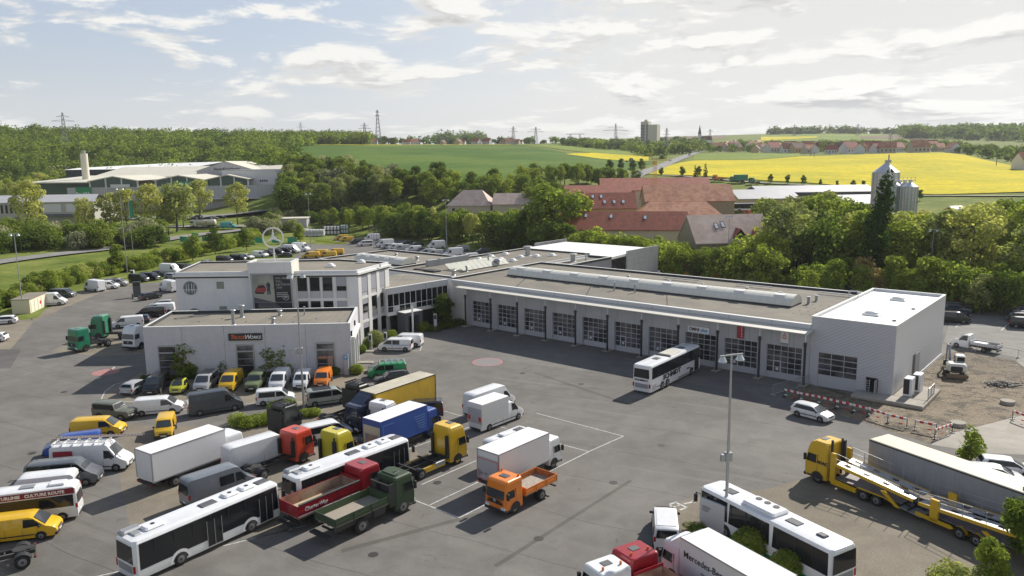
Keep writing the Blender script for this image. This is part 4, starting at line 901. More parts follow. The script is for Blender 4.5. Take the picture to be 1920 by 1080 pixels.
class Wall:                                  # helper: a vertical plane through two ground points, x along it, y outwards
    def __init__(s, a, b): s.a = Vector(a); d = (Vector(b) - s.a); s.L = d.length; s.d = d.normalized(); s.n = Vector((s.d.y, -s.d.x))
    def box(s, mb, x0, x1, o0, o1, z0, z1, m=0):
        c = [s.a + s.d * x + s.n * o for x, o in ((x0, o0), (x1, o0), (x1, o1), (x0, o1))]
        v = [(q.x, q.y, z0) for q in c] + [(q.x, q.y, z1) for q in c]
        mb.add(v, [(3, 2, 1, 0), (4, 5, 6, 7), (0, 1, 5, 4), (1, 2, 6, 5), (2, 3, 7, 6), (3, 0, 4, 7)][::1], m)
        return mb
    def at(s, x, o, z): q = s.a + s.d * x + s.n * o; return (q.x, q.y, z)
    def ang(s): return math.atan2(s.d.y, s.d.x)
w1 = Wall(OL[0], OL[1]); w2 = Wall(OL[1], OL[2]); PBL = mat('white_frame', (.66, .65, .63), .7, var=.04, vs=.4)
BL1 = mat('window_blind', (.33, .34, .38), .5, wave=((0, 0, 1), .12)); SPAN = mat('spandrel', (.42, .42, .44), .6)
q = M()
for w in (w1, w2): w.box(q, -.25, w.L + .25, 0, .35, 11.05, 11.35)
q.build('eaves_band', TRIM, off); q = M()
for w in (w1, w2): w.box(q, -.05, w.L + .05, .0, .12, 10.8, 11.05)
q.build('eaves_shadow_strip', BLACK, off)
def windows(root, w, xs, wd, rows, depth=.14):
    pil = M()
    for (z0, z1, gz) in rows:
        for i, x in enumerate(xs):
            f = M(); w.box(f, x, x + wd, .002, .02, z0, z1); wn = f.build('window', SPAN, root)
            top = z1 - .02; gl = M(); w.box(gl, x + .05, x + wd - .05, .02, .035, gz, top); gl.build('pane', GLASS, wn)
            kind = (i * 7 + int(z0 * 3)) % 5
            if kind in (0, 3) or z0 > 7 and w is w2: b = M(); h = (top - gz) * (1 if z0 > 7 and w is w2 else .35 + .1 * kind); w.box(b, x + .06, x + wd - .06, .036, .05, top - h, top); b.build('blind', BL1, wn)
            fr = M(); w.box(fr, x, x + .05, .02, .07, z0, z1); w.box(fr, x + wd - .05, x + wd, .02, .07, z0, z1); w.box(fr, x + .05, x + wd - .05, .02, .07, gz - .03, gz + .03); fr.build('frame', GREYM, wn)
w2rows = [(.15, 3.1, .75), (3.6, 6.95, 4.7), (7.35, 10.75, 8.1)]
windows(off, w2, [1.15, 3.95, 6.8], 1.75, w2rows)
q = M()
for x in (.0, 2.95, 5.75, 8.6): w2.box(q, x + .05, x + (1.0 if x else 1.05), .0, .1, 0, 10.8)
for z in (3.15, 7.0): w2.box(q, 1.1, 9.6, .0, .08, z, z + .4)
q.build('window_bay_frame', PBL, off)
xs1 = [19.2 - 1.1, 20.75, 23.3, 25.95 - .1]; xs1 = [w1.L - 10.7, w1.L - 8.35, w1.L - 5.85, w1.L - 3.35]
xs1 = [w1.L - 9.75, w1.L - 7.7, w1.L - 5.55, w1.L - 3.3]
windows(off, w1, [19.0, 20.95, 22.95, 25.1], 1.58, [(7.45, 10.75, 8.55), (4.2, 7.0, 5.0)])
q = M()
for x in (20.65, 22.62, 24.7, 26.75): w1.box(q, x, x + .22, .0, .1, 4, 10.8)
w1.box(q, 19.0, 26.7, .0, .08, 7.02, 7.42); q.build('window_bay_frame', PBL, off)
q = M()                                      # round windows and glass block panels
for cx, cz, r in ((2.25, 9.25, 1.1), (2.6, 4.95, 1.1)):
    pts = [w1.at(cx + r * math.cos(6.2832 * k / 28), .05, cz + r * math.sin(6.2832 * k / 28)) for k in range(28)]; q = M().poly(pts); rw_ = q.build('round_window', mat('round_window_frame', (.2, .22, .25), .4), off)
    pts = [w1.at(cx + r * .86 * math.cos(6.2832 * k / 28), .06, cz + r * .86 * math.sin(6.2832 * k / 28)) for k in range(28)]; M().poly(pts).build('pane', mat('round_glass', (.12, .15, .18), .1), rw_)
    q = M()
    for dx in (-.6, -.25, .25, .6): w1.box(q, cx + dx - .04, cx + dx + .04, .06, .09, cz - .7, cz + .85 * math.sqrt(max(.05, r * r - dx * dx)) * .8)
    w1.box(q, cx - 1.2, cx + 1.2, .06, .1, cz - .32, cz - .22); q.build('glazing_bars', STEELW, rw_)
for x0, z0, h in ((6.4, 9.1, 1.1), (6.6, 5.4, .9)):
    g_ = M(); w1.box(g_, x0, x0 + 1.15, 0, .03, z0, z0 + h); gb = g_.build('glass_block_window', mat('glass_block', (.2, .22, .18), .2), off); q = M()
    for k in range(5): w1.box(q, x0 + k * .28 - .02 + .01, x0 + k * .28 + .03, .03, .05, z0, z0 + h); w1.box(q, x0, x0 + 1.15, .03, .052, z0 + k * h / 4 - .02, z0 + k * h / 4 + .02)
    q.build('joints', mat('joint_grey', (.35, .36, .34), .7), gb)
for (x, y) in ((27.0, 10.5), (15.5, 9.2), (12.2, 5.4), (22.8, 6.2)): M().cbox(x - .7, x + .7, y - .7, y + .7, 11.47, 11.7, .04).dome((x, y, 11.7), .6, .6, .4, n=12).build('roof_dome', MATS['dome_white'], off, 40)
vent(off, 12.4, 2.6, 11.46, 1.0, .12, m=TRIM); vent(off, 10.9, 3.0, 11.46, .4, .25, m=TRIM); vent(off, 31.0, 5.5, 11.46, .3, .1)

# star tower
tw = thing('star_tower', 'white tower block with an open top carrying the billboard and the big star', 'tower', (-36.4 - ox + ox, 117.0, 0))
tA, tB = G(462.5, 493, 13.3), G(545.4, 492, 13.3); tl = tB[0] - tA[0]; tw.location = (tA[0], tA[1], 0); ty = tA[1]
yb = 118.1 - ty
q = M(); T = .35; zt = 13.3
prof = [(0, 0), (tl, 0)]
q.add([(0.35, yb - .55, 0), (tl - .1, yb - .55, 0), (tl, 0, zt), (0, 0, zt), (0.35, yb + .2, 0), (tl - .1, yb + .2, 0), (tl, yb + .2, zt), (0, yb + .2, zt)], [(0, 1, 2, 3), (1, 5, 6, 2), (4, 0, 3, 7), (5, 4, 7, 6)])
q.build('front_wall', WALLW, tw)
q = M().box(0, T, 0 + T, 4.2, 11.3, zt - .001).box(tl - T, tl, T, 4.2, 11.3, zt - .001).box(T, tl - T, 4.2 - T, 4.2, 11.3, zt - .001).box(T, tl - T, T, 4.2 - T, 11.3, 12.2); q.build('upper_walls', CREAM, tw)
M().box(-.04, tl + .04, -.04, T, zt, zt + .07).box(-.04, T, T, 4.24, zt, zt + .07).box(tl - T, tl + .04, T, 4.24, zt, zt + .07).box(T, tl - T, 4.2 - T, 4.24, zt, zt + .07).build('coping', TRIM, tw)
st = thing('star_emblem', 'large silver three pointed star in a ring on a mast above the tower', 'emblem', (tA[0] + tl * .53, ty + 2.2, 0), R(12))
q = M(); star(q, 1.62, -.1, .1, 0, 16.9, .12); q.build('star_ring', mat('star_silver', (.62, .63, .65), .3, .5), st)
M().cyl((0, 0, 12.2), (0, 0, 15.3), .11, n=10).build('mast', STEELW, st)
q = M().cyl((0, 0, 12.2), (0, 0, 13.0), 1.3, .3, 4); q.build('mast_foot', STEELW, st)
# billboard, hung on the leaning wall
bb = thing('billboard', 'advertising banner with a dark panel and a red car beside a standing man', 'billboard', (tA[0] + tl * .5, ty, 0))
def zline(py): return 13.3 - (py - 492.5) / (579 - 492.5) * 8.9
tilt = math.atan2(yb - .55, zt); yz = lambda z: (zt - z) / zt * (yb - .55)
def bbp(x, z, o=.12): return (x, yz(z) - o, z)
def bquad(x0, x1, z0, z1, o, name, m, par): return M().poly([bbp(x0, z0, o), bbp(x1, z0, o), bbp(x1, z1, o), bbp(x0, z1, o)]).build(name, m, par)
bx0, bx1 = -2.75, 3.05; bz1, bz0 = 11.35, 5.95
bquad(bx0 - .25, bx1 + .25, bz0 - .3, bz1 + .3, .06, 'backing', mat('backing_grey', (.4, .4, .42), .6), bb)
dk = mat('banner_dark', (.018, .02, .025), .5); bquad(bx0, bx1, bz0, bz1, .12, 'banner', dk, bb)
pic = bquad(bx0 + .02, bx0 + 3.25, bz0 + 1.15, bz1 - .03, .135, 'picture', mat('picture_wall', (.2, .22, .2), .6, c2=(.33, .34, .29), vs=.35), bb)
M().poly([bbp(bx0 + .02, 8.6, .14), bbp(bx0 + .02, bz0 + 1.15, .14), bbp(bx0 + 3.25, bz0 + 1.15, .14), bbp(bx0 + 3.25, 9.2, .14), bbp(bx0 + 1.2, 8.9, .14)]).build('picture_floor', mat('picture_floor', (.34, .35, .3), .6), pic)
M().poly([bbp(bx0 + .02, 7.9, .142), bbp(bx0 + .02, bz0 + 1.15, .142), bbp(bx0 + 3.0, bz0 + 1.15, .142)]).build('picture_shadow', mat('picture_dark', (.09, .1, .11), .6), pic)
M().poly([bbp(bx0 + x, z, .15) for x, z in [(.25, 8.9), (.3, 8.6), (1.6, 8.55), (2.05, 8.9), (2.05, 9.4), (1.7, 9.85), (.9, 9.8), (.5, 9.35)]]).build('picture_car', mat('picture_red', (.28, .05, .05), .5), pic)
M().poly([bbp(bx0 + x, z, .155) for x, z in [(.9, 9.7), (1.65, 9.75), (1.9, 9.4), (.65, 9.35)]]).poly([bbp(bx0 + x, z, .155) for x, z in [(.25, 8.75), (.3, 8.45), (1.6, 8.4), (1.7, 8.6)]]).build('picture_car_glass', dk, pic)
M().poly([bbp(bx0 + x, z, .16) for x, z in [(2.12, 8.3), (2.3, 8.3), (2.4, 9.0), (2.5, 8.3), (2.68, 8.3), (2.62, 9.3), (2.75, 9.85), (2.6, 10.15), (2.2, 10.15), (2.05, 9.8), (2.2, 9.4)]]).build('picture_man', mat('picture_navy', (.03, .04, .07), .6), pic)
M().poly([bbp(bx0 + 2.4 + .13 * math.cos(k * .785), 10.3 + .17 * math.sin(k * .785), .16) for k in range(8)]).build('picture_head', mat('picture_skin', (.3, .2, .15), .6), pic)
ROT = (R(90) - tilt * -1 if 0 else R(90) + tilt * 0, 0, 0)
ROT = (R(90) - tilt, 0, 0) if yb < .55 else (R(90) + tilt, 0, 0)
for i, (s_, z) in enumerate((('HOL NEUE', 10.85), ('VOLL', 10.35), ('ELEKTRISCHE', 9.85), ('-ITÄT', 9.35))): text(s_, .44, mat('banner_text', (.42, .42, .42), .5), bb, bbp(bx0 + 3.55, z, .14), ROT, ax='LEFT', depth=.005, wx=.82 if i == 2 else .95)
q = M()
for k in range(3): q.poly([bbp(bx0 + 3.55, 8.5 - k * .3, .14), bbp(bx0 + 5.3, 8.5 - k * .3, .14), bbp(bx0 + 5.3, 8.6 - k * .3, .14), bbp(bx0 + 3.55, 8.6 - k * .3, .14)])
for k in range(4): q.poly([bbp(bx0 + .6, 6.2 + k * .2, .14), bbp(bx0 + 4.2 - k * .3, 6.2 + k * .2, .14), bbp(bx0 + 4.2 - k * .3, 6.24 + k * .2, .14), bbp(bx0 + .6, 6.24 + k * .2, .14)])
bquad(bx0, bx1, 7.03, 7.07, .14, 'banner_rule', MATS['banner_text'], bb); q.build('small_print', MATS['banner_text'], bb)
em = thing('logo', None, None); em.parent = bb; adopt(em, bb); em.location = bbp(bx1 - .85, 7.75, .14); bpy.data.objects.remove(em)
q = M(); star(q, .48, -.02, 0, 0, 0, .12); o_ = q.build('printed_star', MATS['banner_text'], bb); o_.location = bbp(bx1 - .85, 7.85, .15); o_.rotation_euler.x = ROT[0] - R(90)
q = M()
for z in (bz0 - .15, bz1 + .15): q.tube([bbp(bx0 - .2, z, .2), bbp(bx1 + .2, z, .2)], .03, 5)
for x in (bx0 - .2, bx1 + .2): q.tube([bbp(x, bz0 - .2, .2), bbp(x, bz1 + .3, .2)], .03, 5)
q.build('banner_frame', GREYM, bb)

# glass link between office and workshop
LK = [(-20.62, 124.2), (-11.35, 133.6), (-12.1, 134.6), (-20.5, 142.0), (-27, 133)]
lk = thing('entrance_link', 'two storey link with a glazed upper floor and a dark entrance portal', 'building', (LK[0][0], LK[0][1], 0))
LL = [(x - LK[0][0], y - LK[0][1]) for x, y in LK]
lw = Wall(LL[0], LL[1]); I = M().prism(LL, 3.1, 7.6).build('upper_wall', WALLW, lk); M().prism(LL, 7.603, 7.65).build('roof', ROOF2, lk)
M().prism([(LL[0][0] + .3, LL[0][1] + 2.6), (LL[1][0] - .6, LL[1][1] + 1.2), *LL[2:]], 0, 3.1).build('ground_floor', mat('ground_floor_dark', (.05, .05, .055), .4), lk)
q = M(); lw.box(q, -.1, lw.L, 0, .12, 6.75, 7.7); q.build('fascia', FASC, lk); q = M(); lw.box(q, -.1, lw.L, -.3, .16, 7.7, 7.78); q.build('coping', TRIM, lk)
nb = 11
for i in range(nb):
    x0 = .1 + (lw.L - .2) * i / nb; x1 = x0 + (lw.L - .2) / nb; f = M(); lw.box(f, x0, x1, .002, .02, 3.7, 6.7); wn = f.build('window', SPAN, lk)
    z0 = 4.65 if i in (1, 4) else 3.75; g_ = M(); lw.box(g_, x0 + .05, x1 - .05, .02, .035, z0, 6.65); g_.build('pane', GLASS, wn)
    f = M(); lw.box(f, x0 - .03, x0 + .04, .02, .09, 3.7, 6.72); lw.box(f, x0, x1, .02, .08, 4.6, 4.68); f.build('frame', STEELW, wn)
q = M(); lw.box(q, 0, lw.L, .0, .1, 3.1, 3.68); q.build('spandrel', PBL, lk)
q = M(); lw.box(q, 1.9, 2.55, .1, 2.3, 0, 3.6); lw.box(q, 4.9, 5.55, .1, 2.3, 0, 3.6); lw.box(q, 2.55, 4.9, .1, 2.3, 3.0, 3.6); pt = q.build('entrance_portal', mat('portal_grey', (.1, .105, .12), .5), lk)
q = M(); lw.box(q, 1.85, 5.6, .05, 2.35, 3.6, 3.68); q.build('portal_coping', TRIM, pt); q = M(); lw.box(q, 2.6, 4.85, .3, .36, 0, 2.95); q.build('glass_doors', GLASS, pt)
q = M()
for x in (2.6, 3.3, 3.7, 4.1, 4.8): lw.box(q, x, x + .06, .36, .42, 0, 2.95)
q.build('door_frames', GREYM, pt)

# brick building with the parking row
TWP = [(-49.15, 99.8), (-21.75, 100.6), (-23.0, 112.2), (-50.2, 110.9)]
tk = thing('brick_building', 'white brick building with a flat roof and three tall windows behind parked vans', 'building', (TWP[0][0], TWP[0][1], 0))
TL = [(x - TWP[0][0], y - TWP[0][1]) for x, y in TWP]
BRICK = mat('painted_brick', (.58, .58, .605), .75, var=.05, vs=.4, streak=.05, brick=dict(w=.5, h=.165, m=.022, v=.93, mc=.74, map=lambda g, v: swz(g, v, 0, 2)))
poly_roof(tk, TL, 7.05, .45, BRICK, ROOF2); tw1 = Wall(TL[0], TL[1]); tw2 = Wall(TL[1], TL[2])
def shopwin(x0, w, z0, z1):
    f = M(); tw1.box(f, x0, x0 + w, .003, .03, z0, z1); wn = f.build('window', BLACK, tk); f = M()
    for a in (0, w - .14): tw1.box(f, x0 + a, x0 + a + .14, .03, .12, z0, z1 + .1)
    for z in (z0, z0 + (z1 - z0) * .3, z0 + (z1 - z0) * .52, z0 + (z1 - z0) * .76, z1 - .06): tw1.box(f, x0 + .14, x0 + w - .14, .03, .1, z, z + (.2 if z > z1 - 1.2 else .07))
    f.build('frame', GREYM, wn); f = M(); tw1.box(f, x0 + .14, x0 + w - .14, .031, .05, z0 + .05, z1 - .05); f.build('pane', DOORG, wn); return wn
shopwin(1.75, 2.5, .3, 4.35); shopwin(12.1, 2.35, .3, 4.35); wn = shopwin(22.7, 2.5, .3, 4.35)
f = M(); tw1.box(f, 24.2, 24.9, .052, .06, 1.0, 2.6); f.build('poster', mat('poster_skin', (.38, .22, .16), .6), wn); f = M(); tw1.box(f, 22.95, 24.1, .052, .06, 2.2, 2.6); f.build('poster', mat('poster_orange', (.4, .15, .06), .6), wn)
f = M()
for x in (5.0, 10.6, 16.0, 21.4): tw1.box(f, x, x + .03, .001, .006, 0, 7.0)
f.build('expansion_joints', CHAS, tk)
q = M()
for x, z0, z1 in ((.6, 0, 4.6), (3.4, 0, 4.6), (6.2, 0, 4.6)): tw2.box(q, x, x + .35, .0, .45, z0, z1)
tw2.box(q, .6, 9.6, .0, .5, 4.6, 5.0); q.build('side_pillars', PBL, tk)
q = M()
for x in (1.0, 3.8, 6.6): tw2.box(q, x, x + 2.2, .002, .05, 0, 4.4)
q.build('side_windows', mat('side_glass', (.2, .22, .24), .2), tk)
q = M(); tw2.box(q, .25, .55, .02, .2, 5.2, 5.9); tw2.box(q, 5.2, 5.5, .02, .2, 5.6, 6.3); q.build('wall_lamps', BLACK, tk)
ry = 6.6
def rp(px, py): x, y = G(px, py, ry); return (x - TWP[0][0], y - TWP[0][1])
for (px, py, h, r) in ((438, 609, 2.0, .32), (454, 595, 1.7, .35), (512, 607, .75, .28), (524.5, 592, .75, .32), (571, 591, 1.2, .13)):
    x, y = rp(px, py); vent(tk, x, y, ry, h, r * .7, name='roof_chimney', m=GREYM)
q = M()
for i in range(9):
    x, y = rp(285 + i * 44, 604 - (i % 2) * 6); q.cyl((x, y, ry), (x, y, ry + .07), .12, n=6)
q.build('roof_anchors', DARKW, tk)
sg = thing('shop_sign', 'black sign with orange and white lettering TruckWorks on the white brick wall', 'sign', (TWP[0][0], TWP[0][1], 0)); q = M(); cxs = 13.45; tw1.box(q, cxs - 2.2, cxs + 2.2, .02, .22, 5.0, 5.95); q.build('panel', mat('sign_black', (.012, .012, .014), .3), sg)
OR = mat('text_orange', (.62, .13, .05), .5); an = tw1.ang()
def tws(s_, sz, x, z, m): text(s_, sz, m, sg, tw1.at(x, .23, z), (R(90), 0, an), ax='LEFT', shear=.25, bold=.012, wx=1.0)
tws('T', .8, cxs - 1.98, 5.46, OR); tws('RUCK', .58, cxs - 1.55, 5.4, OR); tws('W', .8, cxs - .12, 5.46, TXW); tws('ORKS', .58, cxs + .6, 5.4, TXW)
for i, (p_, q_) in enumerate((((690, 682), (668, 679)), ((693, 661), (672, 658)))):
    x, y = G(*p_); u_, v_ = G(*q_)
    o_ = M().cbox(-2.2, 1.6, -.55, .55, 0, .16, .07).build('kerb_island', CONC); o_.location = ((x + u_) / 2, (y + v_) / 2, 0); tag(o_, ['nearer', 'farther'][i] + ' rounded kerb island at the side of the brick building', 'kerb')


# ================================================================ vegetation
HAZE = .00008
def leaf_mat(name, c, c2, tr=.35):
    m = bpy.data.materials.new(name); m.use_nodes = True; t = m.node_tree; g = N(t)
    for n in list(t.nodes):
        if n.type == 'BSDF_PRINCIPLED': t.nodes.remove(n)
    out = [n for n in t.nodes if n.type == 'OUTPUT_MATERIAL'][0]
    tc = g.n('ShaderNodeTexCoord').outputs['Object']; oi = g.n('ShaderNodeObjectInfo').outputs['Random']
    geo = g.n('ShaderNodeNewGeometry').outputs['Random Per Island']
    f = g.math('ADD', g.math('MULTIPLY', g.noise(tc, .7, 3, .6), .7), g.math('MULTIPLY', geo, .3))
    col = g.mix(g.ramp(f, .3, .68), c, c2)
    col = g.mix(1, col, g.mix(oi, (.8, .84, .8), (1.22, 1.14, 1.05)), 'MULTIPLY')
    d = g.n('ShaderNodeBsdfDiffuse'); tl = g.n('ShaderNodeBsdfTranslucent'); mx = g.n('ShaderNodeMixShader'); mx.inputs[0].default_value = tr
    g.set(d, 0, col); g.set(tl, 0, g.mix(1, col, (1.25, 1.3, .75), 'MULTIPLY'))
    t.links.new(d.outputs[0], mx.inputs[1]); t.links.new(tl.outputs[0], mx.inputs[2]); t.links.new(mx.outputs[0], out.inputs[0])
    MATS[name] = m; return m
LF = {'dark': leaf_mat('leaf_dark', (.068, .11, .026), (.14, .195, .048), .45), 'mid': leaf_mat('leaf_mid', (.115, .165, .035), (.225, .285, .07), .5), 'bright': leaf_mat('leaf_bright', (.18, .235, .045), (.32, .38, .09), .52),
      'yellow': leaf_mat('leaf_yellowish', (.30, .33, .10), (.46, .47, .2), .52), 'silver': leaf_mat('leaf_silvery', (.18, .22, .09), (.34, .37, .17), .46), 'conifer': leaf_mat('needles_dark', (.014, .03, .014), (.03, .055, .022), .1),
      'rust': leaf_mat('leaf_rusty', (.18, .15, .06), (.29, .24, .11)), 'blossom': leaf_mat('leaf_blossom', (.16, .19, .08), (.42, .42, .32)), 'poplar': leaf_mat('leaf_poplar', (.025, .05, .014), (.05, .09, .025))}
BARK = mat('bark', (.09, .075, .055), .9, var=.25, vs=2)
def crown_arrays(rng, blobs, n, size, up=.25, flat=.8):
    """leaf clumps scattered through the outer volume of a set of blobs -> (verts, quads)"""
    bl = np.array(blobs); vol = bl[:, 3] * bl[:, 4] * bl[:, 5]; pr = vol ** .67; pr /= pr.sum()
    k = rng.choice(len(bl), n, p=pr); d = rng.normal(size=(n, 3)); d /= np.linalg.norm(d, axis=1)[:, None]; rad = rng.uniform(.45, 1.05, n) ** .6
    c = bl[k, :3] + d * bl[k, 3:6] * rad[:, None]
    nn = d * .9 + rng.normal(size=(n, 3)) * .5; nn[:, 2] += up + .3; nn /= np.linalg.norm(nn, axis=1)[:, None]
    a = rng.normal(size=(n, 3)); u = np.cross(nn, a); u /= np.linalg.norm(u, axis=1)[:, None]; w = np.cross(nn, u)
    s = size * rng.uniform(.6, 1.35, n)[:, None]; q = flat * rng.uniform(.7, 1.2, n)[:, None]
    v = np.stack([c + u * s, c + w * s * q, c - u * s * rng.uniform(.6, 1, n)[:, None], c - w * s * q], 1).reshape(-1, 3)
    return v
def quads_mesh(name, v, m):
    me = bpy.data.meshes.new(name); n = len(v) // 4; me.vertices.add(len(v)); me.vertices.foreach_set('co', v.astype(np.float32).ravel()); me.loops.add(len(v)); me.loops.foreach_set('vertex_index', np.arange(len(v), dtype=np.int32))
    me.polygons.add(n); me.polygons.foreach_set('loop_start', np.arange(0, len(v), 4, dtype=np.int32)); me.update(calc_edges=True); me.materials.append(m); return me
def round_blobs(rng, h, w, z0, nb=16, br=.34):
    o = [(0, 0, z0 + (h - z0) * .5, w * .3, w * .3, (h - z0) * .38)]
    for i in range(nb):
        a = rng.uniform(0, 6.283); t = rng.uniform(0, 1); z = z0 + (h - z0) * (.12 + .76 * t); rr = w * .5 * math.sqrt(max(.05, 1 - (abs(t - .42) / .62) ** 2.2)) * rng.uniform(.45, .8)
        b = w * br * rng.uniform(.55, 1.0); o.append((rr * math.cos(a), rr * math.sin(a), z, b, b, b * .8))
    return o
def trunk_bm(rng, h, r, w, limbs=6, z0=.3):
    q = M(); q.cyl((0, 0, -.3), (0, 0, h * z0), r, r * .75, 8); q.cyl((0, 0, h * z0), (rng.uniform(-.3, .3), rng.uniform(-.3, .3), h * .82), r * .75, r * .2, 6)
    for i in range(limbs):
        a = rng.uniform(0, 6.283); z = h * (z0 + .08 * i * .8); e = w * .36
        q.cyl((0, 0, min(z, h * .7)), (e * math.cos(a), e * math.sin(a), min(h * .9, z + h * .24)), r * .4, r * .12, 5)
    return q
PROTO = {}
def proto(kind, var):
    key = (kind, var)
    if key in PROTO: return PROTO[key]
    rng = np.random.default_rng(hash(kind) % 1000 + var * 17 if 0 else sum(map(ord, kind)) + var * 17)
    if kind == 'round': h, w = 10, 8; bl = round_blobs(rng, h, w, 1.0, 34, .21); v = crown_arrays(rng, bl, 4200, .25); t = trunk_bm(rng, h, .2, w)
    elif kind == 'airy': h, w = 10, 6.5; bl = round_blobs(rng, h, w, 1.6, 26, .17); v = crown_arrays(rng, bl, 2600, .2); t = trunk_bm(rng, h, .16, w, 10, .2)
    elif kind == 'oval': h, w = 10, 5.2; bl = round_blobs(rng, h, w, 1.0, 18, .3); v = crown_arrays(rng, bl, 2800, .24); t = trunk_bm(rng, h, .16, w)
    elif kind == 'bush': h, w = 4, 5.5; bl = round_blobs(rng, h, w, 0, 16, .26); v = crown_arrays(rng, bl, 2600, .17); t = trunk_bm(rng, h, .1, w, 4, .1)
    elif kind == 'ball': h, w = 2.4, 2.6; bl = [(0, 0, 1.15, 1.25, 1.25, 1.15)]; v = crown_arrays(rng, bl, 4200, .085, .3); t = trunk_bm(rng, h, .05, w, 3, .1)
    elif kind == 'hedge': h, w = 2, 2.4; bl = round_blobs(rng, h, w, -.2, 8, .36); v = crown_arrays(rng, bl, 2400, .085, .4); t = trunk_bm(rng, h, .05, w, 3, .1)
    elif kind == 'poplar': h, w = 10, 2.3; bl = [(rng.uniform(-.3, .3), rng.uniform(-.3, .3), z, (.25 + .75 * math.sin(math.pi * min(1, (z + .6) / 11) ** .8)) * 1.0, (.25 + .75 * math.sin(math.pi * min(1, (z + .6) / 11) ** .8)) * 1.0, .8) for z in np.arange(.8, 9.9, .42)]; v = crown_arrays(rng, bl, 3800, .17, .1, .5); t = trunk_bm(rng, h, .12, w, 0)
    elif kind == 'conifer': h, w = 10, 4.4; bl = [(rng.uniform(-.2, .2), rng.uniform(-.2, .2), z, 2.2 * (1 - z / 10.4) * rng.uniform(.8, 1.1) + .12, 2.2 * (1 - z / 10.4) * rng.uniform(.8, 1.1) + .12, .3) for z in np.arange(.8, 10, .33)]; v = crown_arrays(rng, bl, 2600, .2, .1, .5); t = trunk_bm(rng, h, .14, w, 0)
    elif kind == 'shrub': h, w = 3, 1.8; bl = [(rng.uniform(-.6, .6), rng.uniform(-.5, .5), rng.uniform(.3, 2.5), .42, .42, .5) for i in range(14)]; v = crown_arrays(rng, bl, 1500, .09); t = trunk_bm(rng, h, .04, w, 8, .1)
    PROTO[key] = (v, t, h, w); return PROTO[key]
MESH = {}
def tree(kind, leaf, x, y, h, wscale=1.0, label='', cat='tree', group=None, name=None, lean=0, z=None):
    global TREEN
    var = random.randrange(3 if kind in ('round', 'airy', 'bush', 'oval') else 1); v, t, ph, pw = proto(kind, var)
    if (kind, var, leaf) not in MESH:
        MESH[(kind, var, leaf)] = quads_mesh('crown', v, LF[leaf])
        if (kind, var) not in MESH:
            o = t.build('trunk', BARK); MESH[(kind, var)] = o.data; bpy.data.objects.remove(o)
    root = thing(name or {'bush': 'bush', 'hedge': 'hedge_bush', 'poplar': 'poplar_tree', 'conifer': 'conifer', 'shrub': 'shrub'}.get(kind, 'tree'), label, cat, (x, y, TZ(x, y) if z is None else z), random.uniform(0, 6.28), group)
    s = h / ph; root.scale = (s * wscale, s * wscale, s); root.rotation_euler.x = lean
    for nm, me in (('trunk', MESH[(kind, var)]), ('crown', MESH[(kind, var, leaf)])):
        o = bpy.data.objects.new(nm, me); COL.objects.link(o); o.parent = root; adopt(o, root)
    return root
random.seed(5); TC = 0
def hgt(px, row, d, base): return ZR(px, row, d) - base
def belt(px0, px1, d0, d1, n, top, kinds, group, lab, hmin=4, hmax=16, mind=4.2, topvar=10, slope=0):
    """scatter trees between distances d0(px) and d1(px); their tops follow the outline read from the photograph"""
    pts = []; tries = 0
    while len(pts) < n and tries < n * 40:
        tries += 1; px = random.uniform(px0, px1); a = np.interp(px, *zip(*d0)); b = np.interp(px, *zip(*d1)); f = random.random(); d = a + (b - a) * f
        x, y, z = AT(px, d)
        if any((x - p[0]) ** 2 + (y - p[1]) ** 2 < mind * mind for p in pts): continue
        row = np.interp(px, *zip(*top)) + random.uniform(0, topvar) ; h = hgt(px, row, d, z)
        h = min(h, hmax * random.uniform(.8, 1.1)); 
        if h < hmin: continue
        pts.append((x, y)); k, l, ws = random.choice(kinds)
        nm = {'dark': 'dark green', 'mid': 'green', 'bright': 'bright green', 'yellow': 'yellowish green', 'silver': 'silvery green', 'rust': 'reddish brown', 'conifer': 'dark conifer', 'blossom': 'white blossoming', 'poplar': 'dark'}[l]
        tree(k, l, x, y, h, ws * random.uniform(.9, 1.15), '%s %s %s' % (nm, 'bush' if k == 'bush' else 'tree', lab), 'bush' if k == 'bush' else 'tree', '%s %s %s' % (nm, 'bushes' if k == 'bush' else 'trees', lab))
MIX = [('round', 'mid', 1), ('round', 'bright', 1), ('round', 'dark', 1), ('oval', 'mid', 1.2), ('airy', 'bright', 1.1), ('airy', 'silver', 1.1), ('round', 'mid', 1.1), ('bush', 'mid', 1)]
DK = [('round', 'dark', 1.0), ('round', 'mid', 1.0), ('oval', 'mid', 1.2), ('airy', 'mid', 1.1), ('airy', 'bright', 1), ('round', 'bright', .9)]
# wood behind the workshop, from the far car park to the right edge
belt(1450, 1960, [(1450, 165), (1700, 162), (1960, 158)], [(1450, 182), (1700, 178), (1960, 172)], 22, [(1450, 460), (1600, 450), (1750, 445), (1960, 450)], [('round', 'mid', 1), ('round', 'bright', 1), ('bush', 'bright', 1), ('oval', 'mid', 1), ('round', 'dark', 1)], 0, 'at the edge of the rear car park', 3, 9, 4.6, 45)
belt(1440, 1980, [(1440, 185), (1960, 176)], [(1440, 250), (1960, 245)], 62, [(1440, 365), (1470, 350), (1560, 345), (1620, 372), (1680, 385), (1760, 388), (1830, 372), (1980, 360)], [('airy', 'silver', 1.15), ('airy', 'bright', 1.15), ('airy', 'bright', 1.1), ('airy', 'silver', 1.0), ('airy', 'mid', 1.1), ('round', 'mid', .9), ('airy', 'yellow', 1.1)], 0, 'in the wood behind the workshop on the right', 8, 19, 5.2, 22)
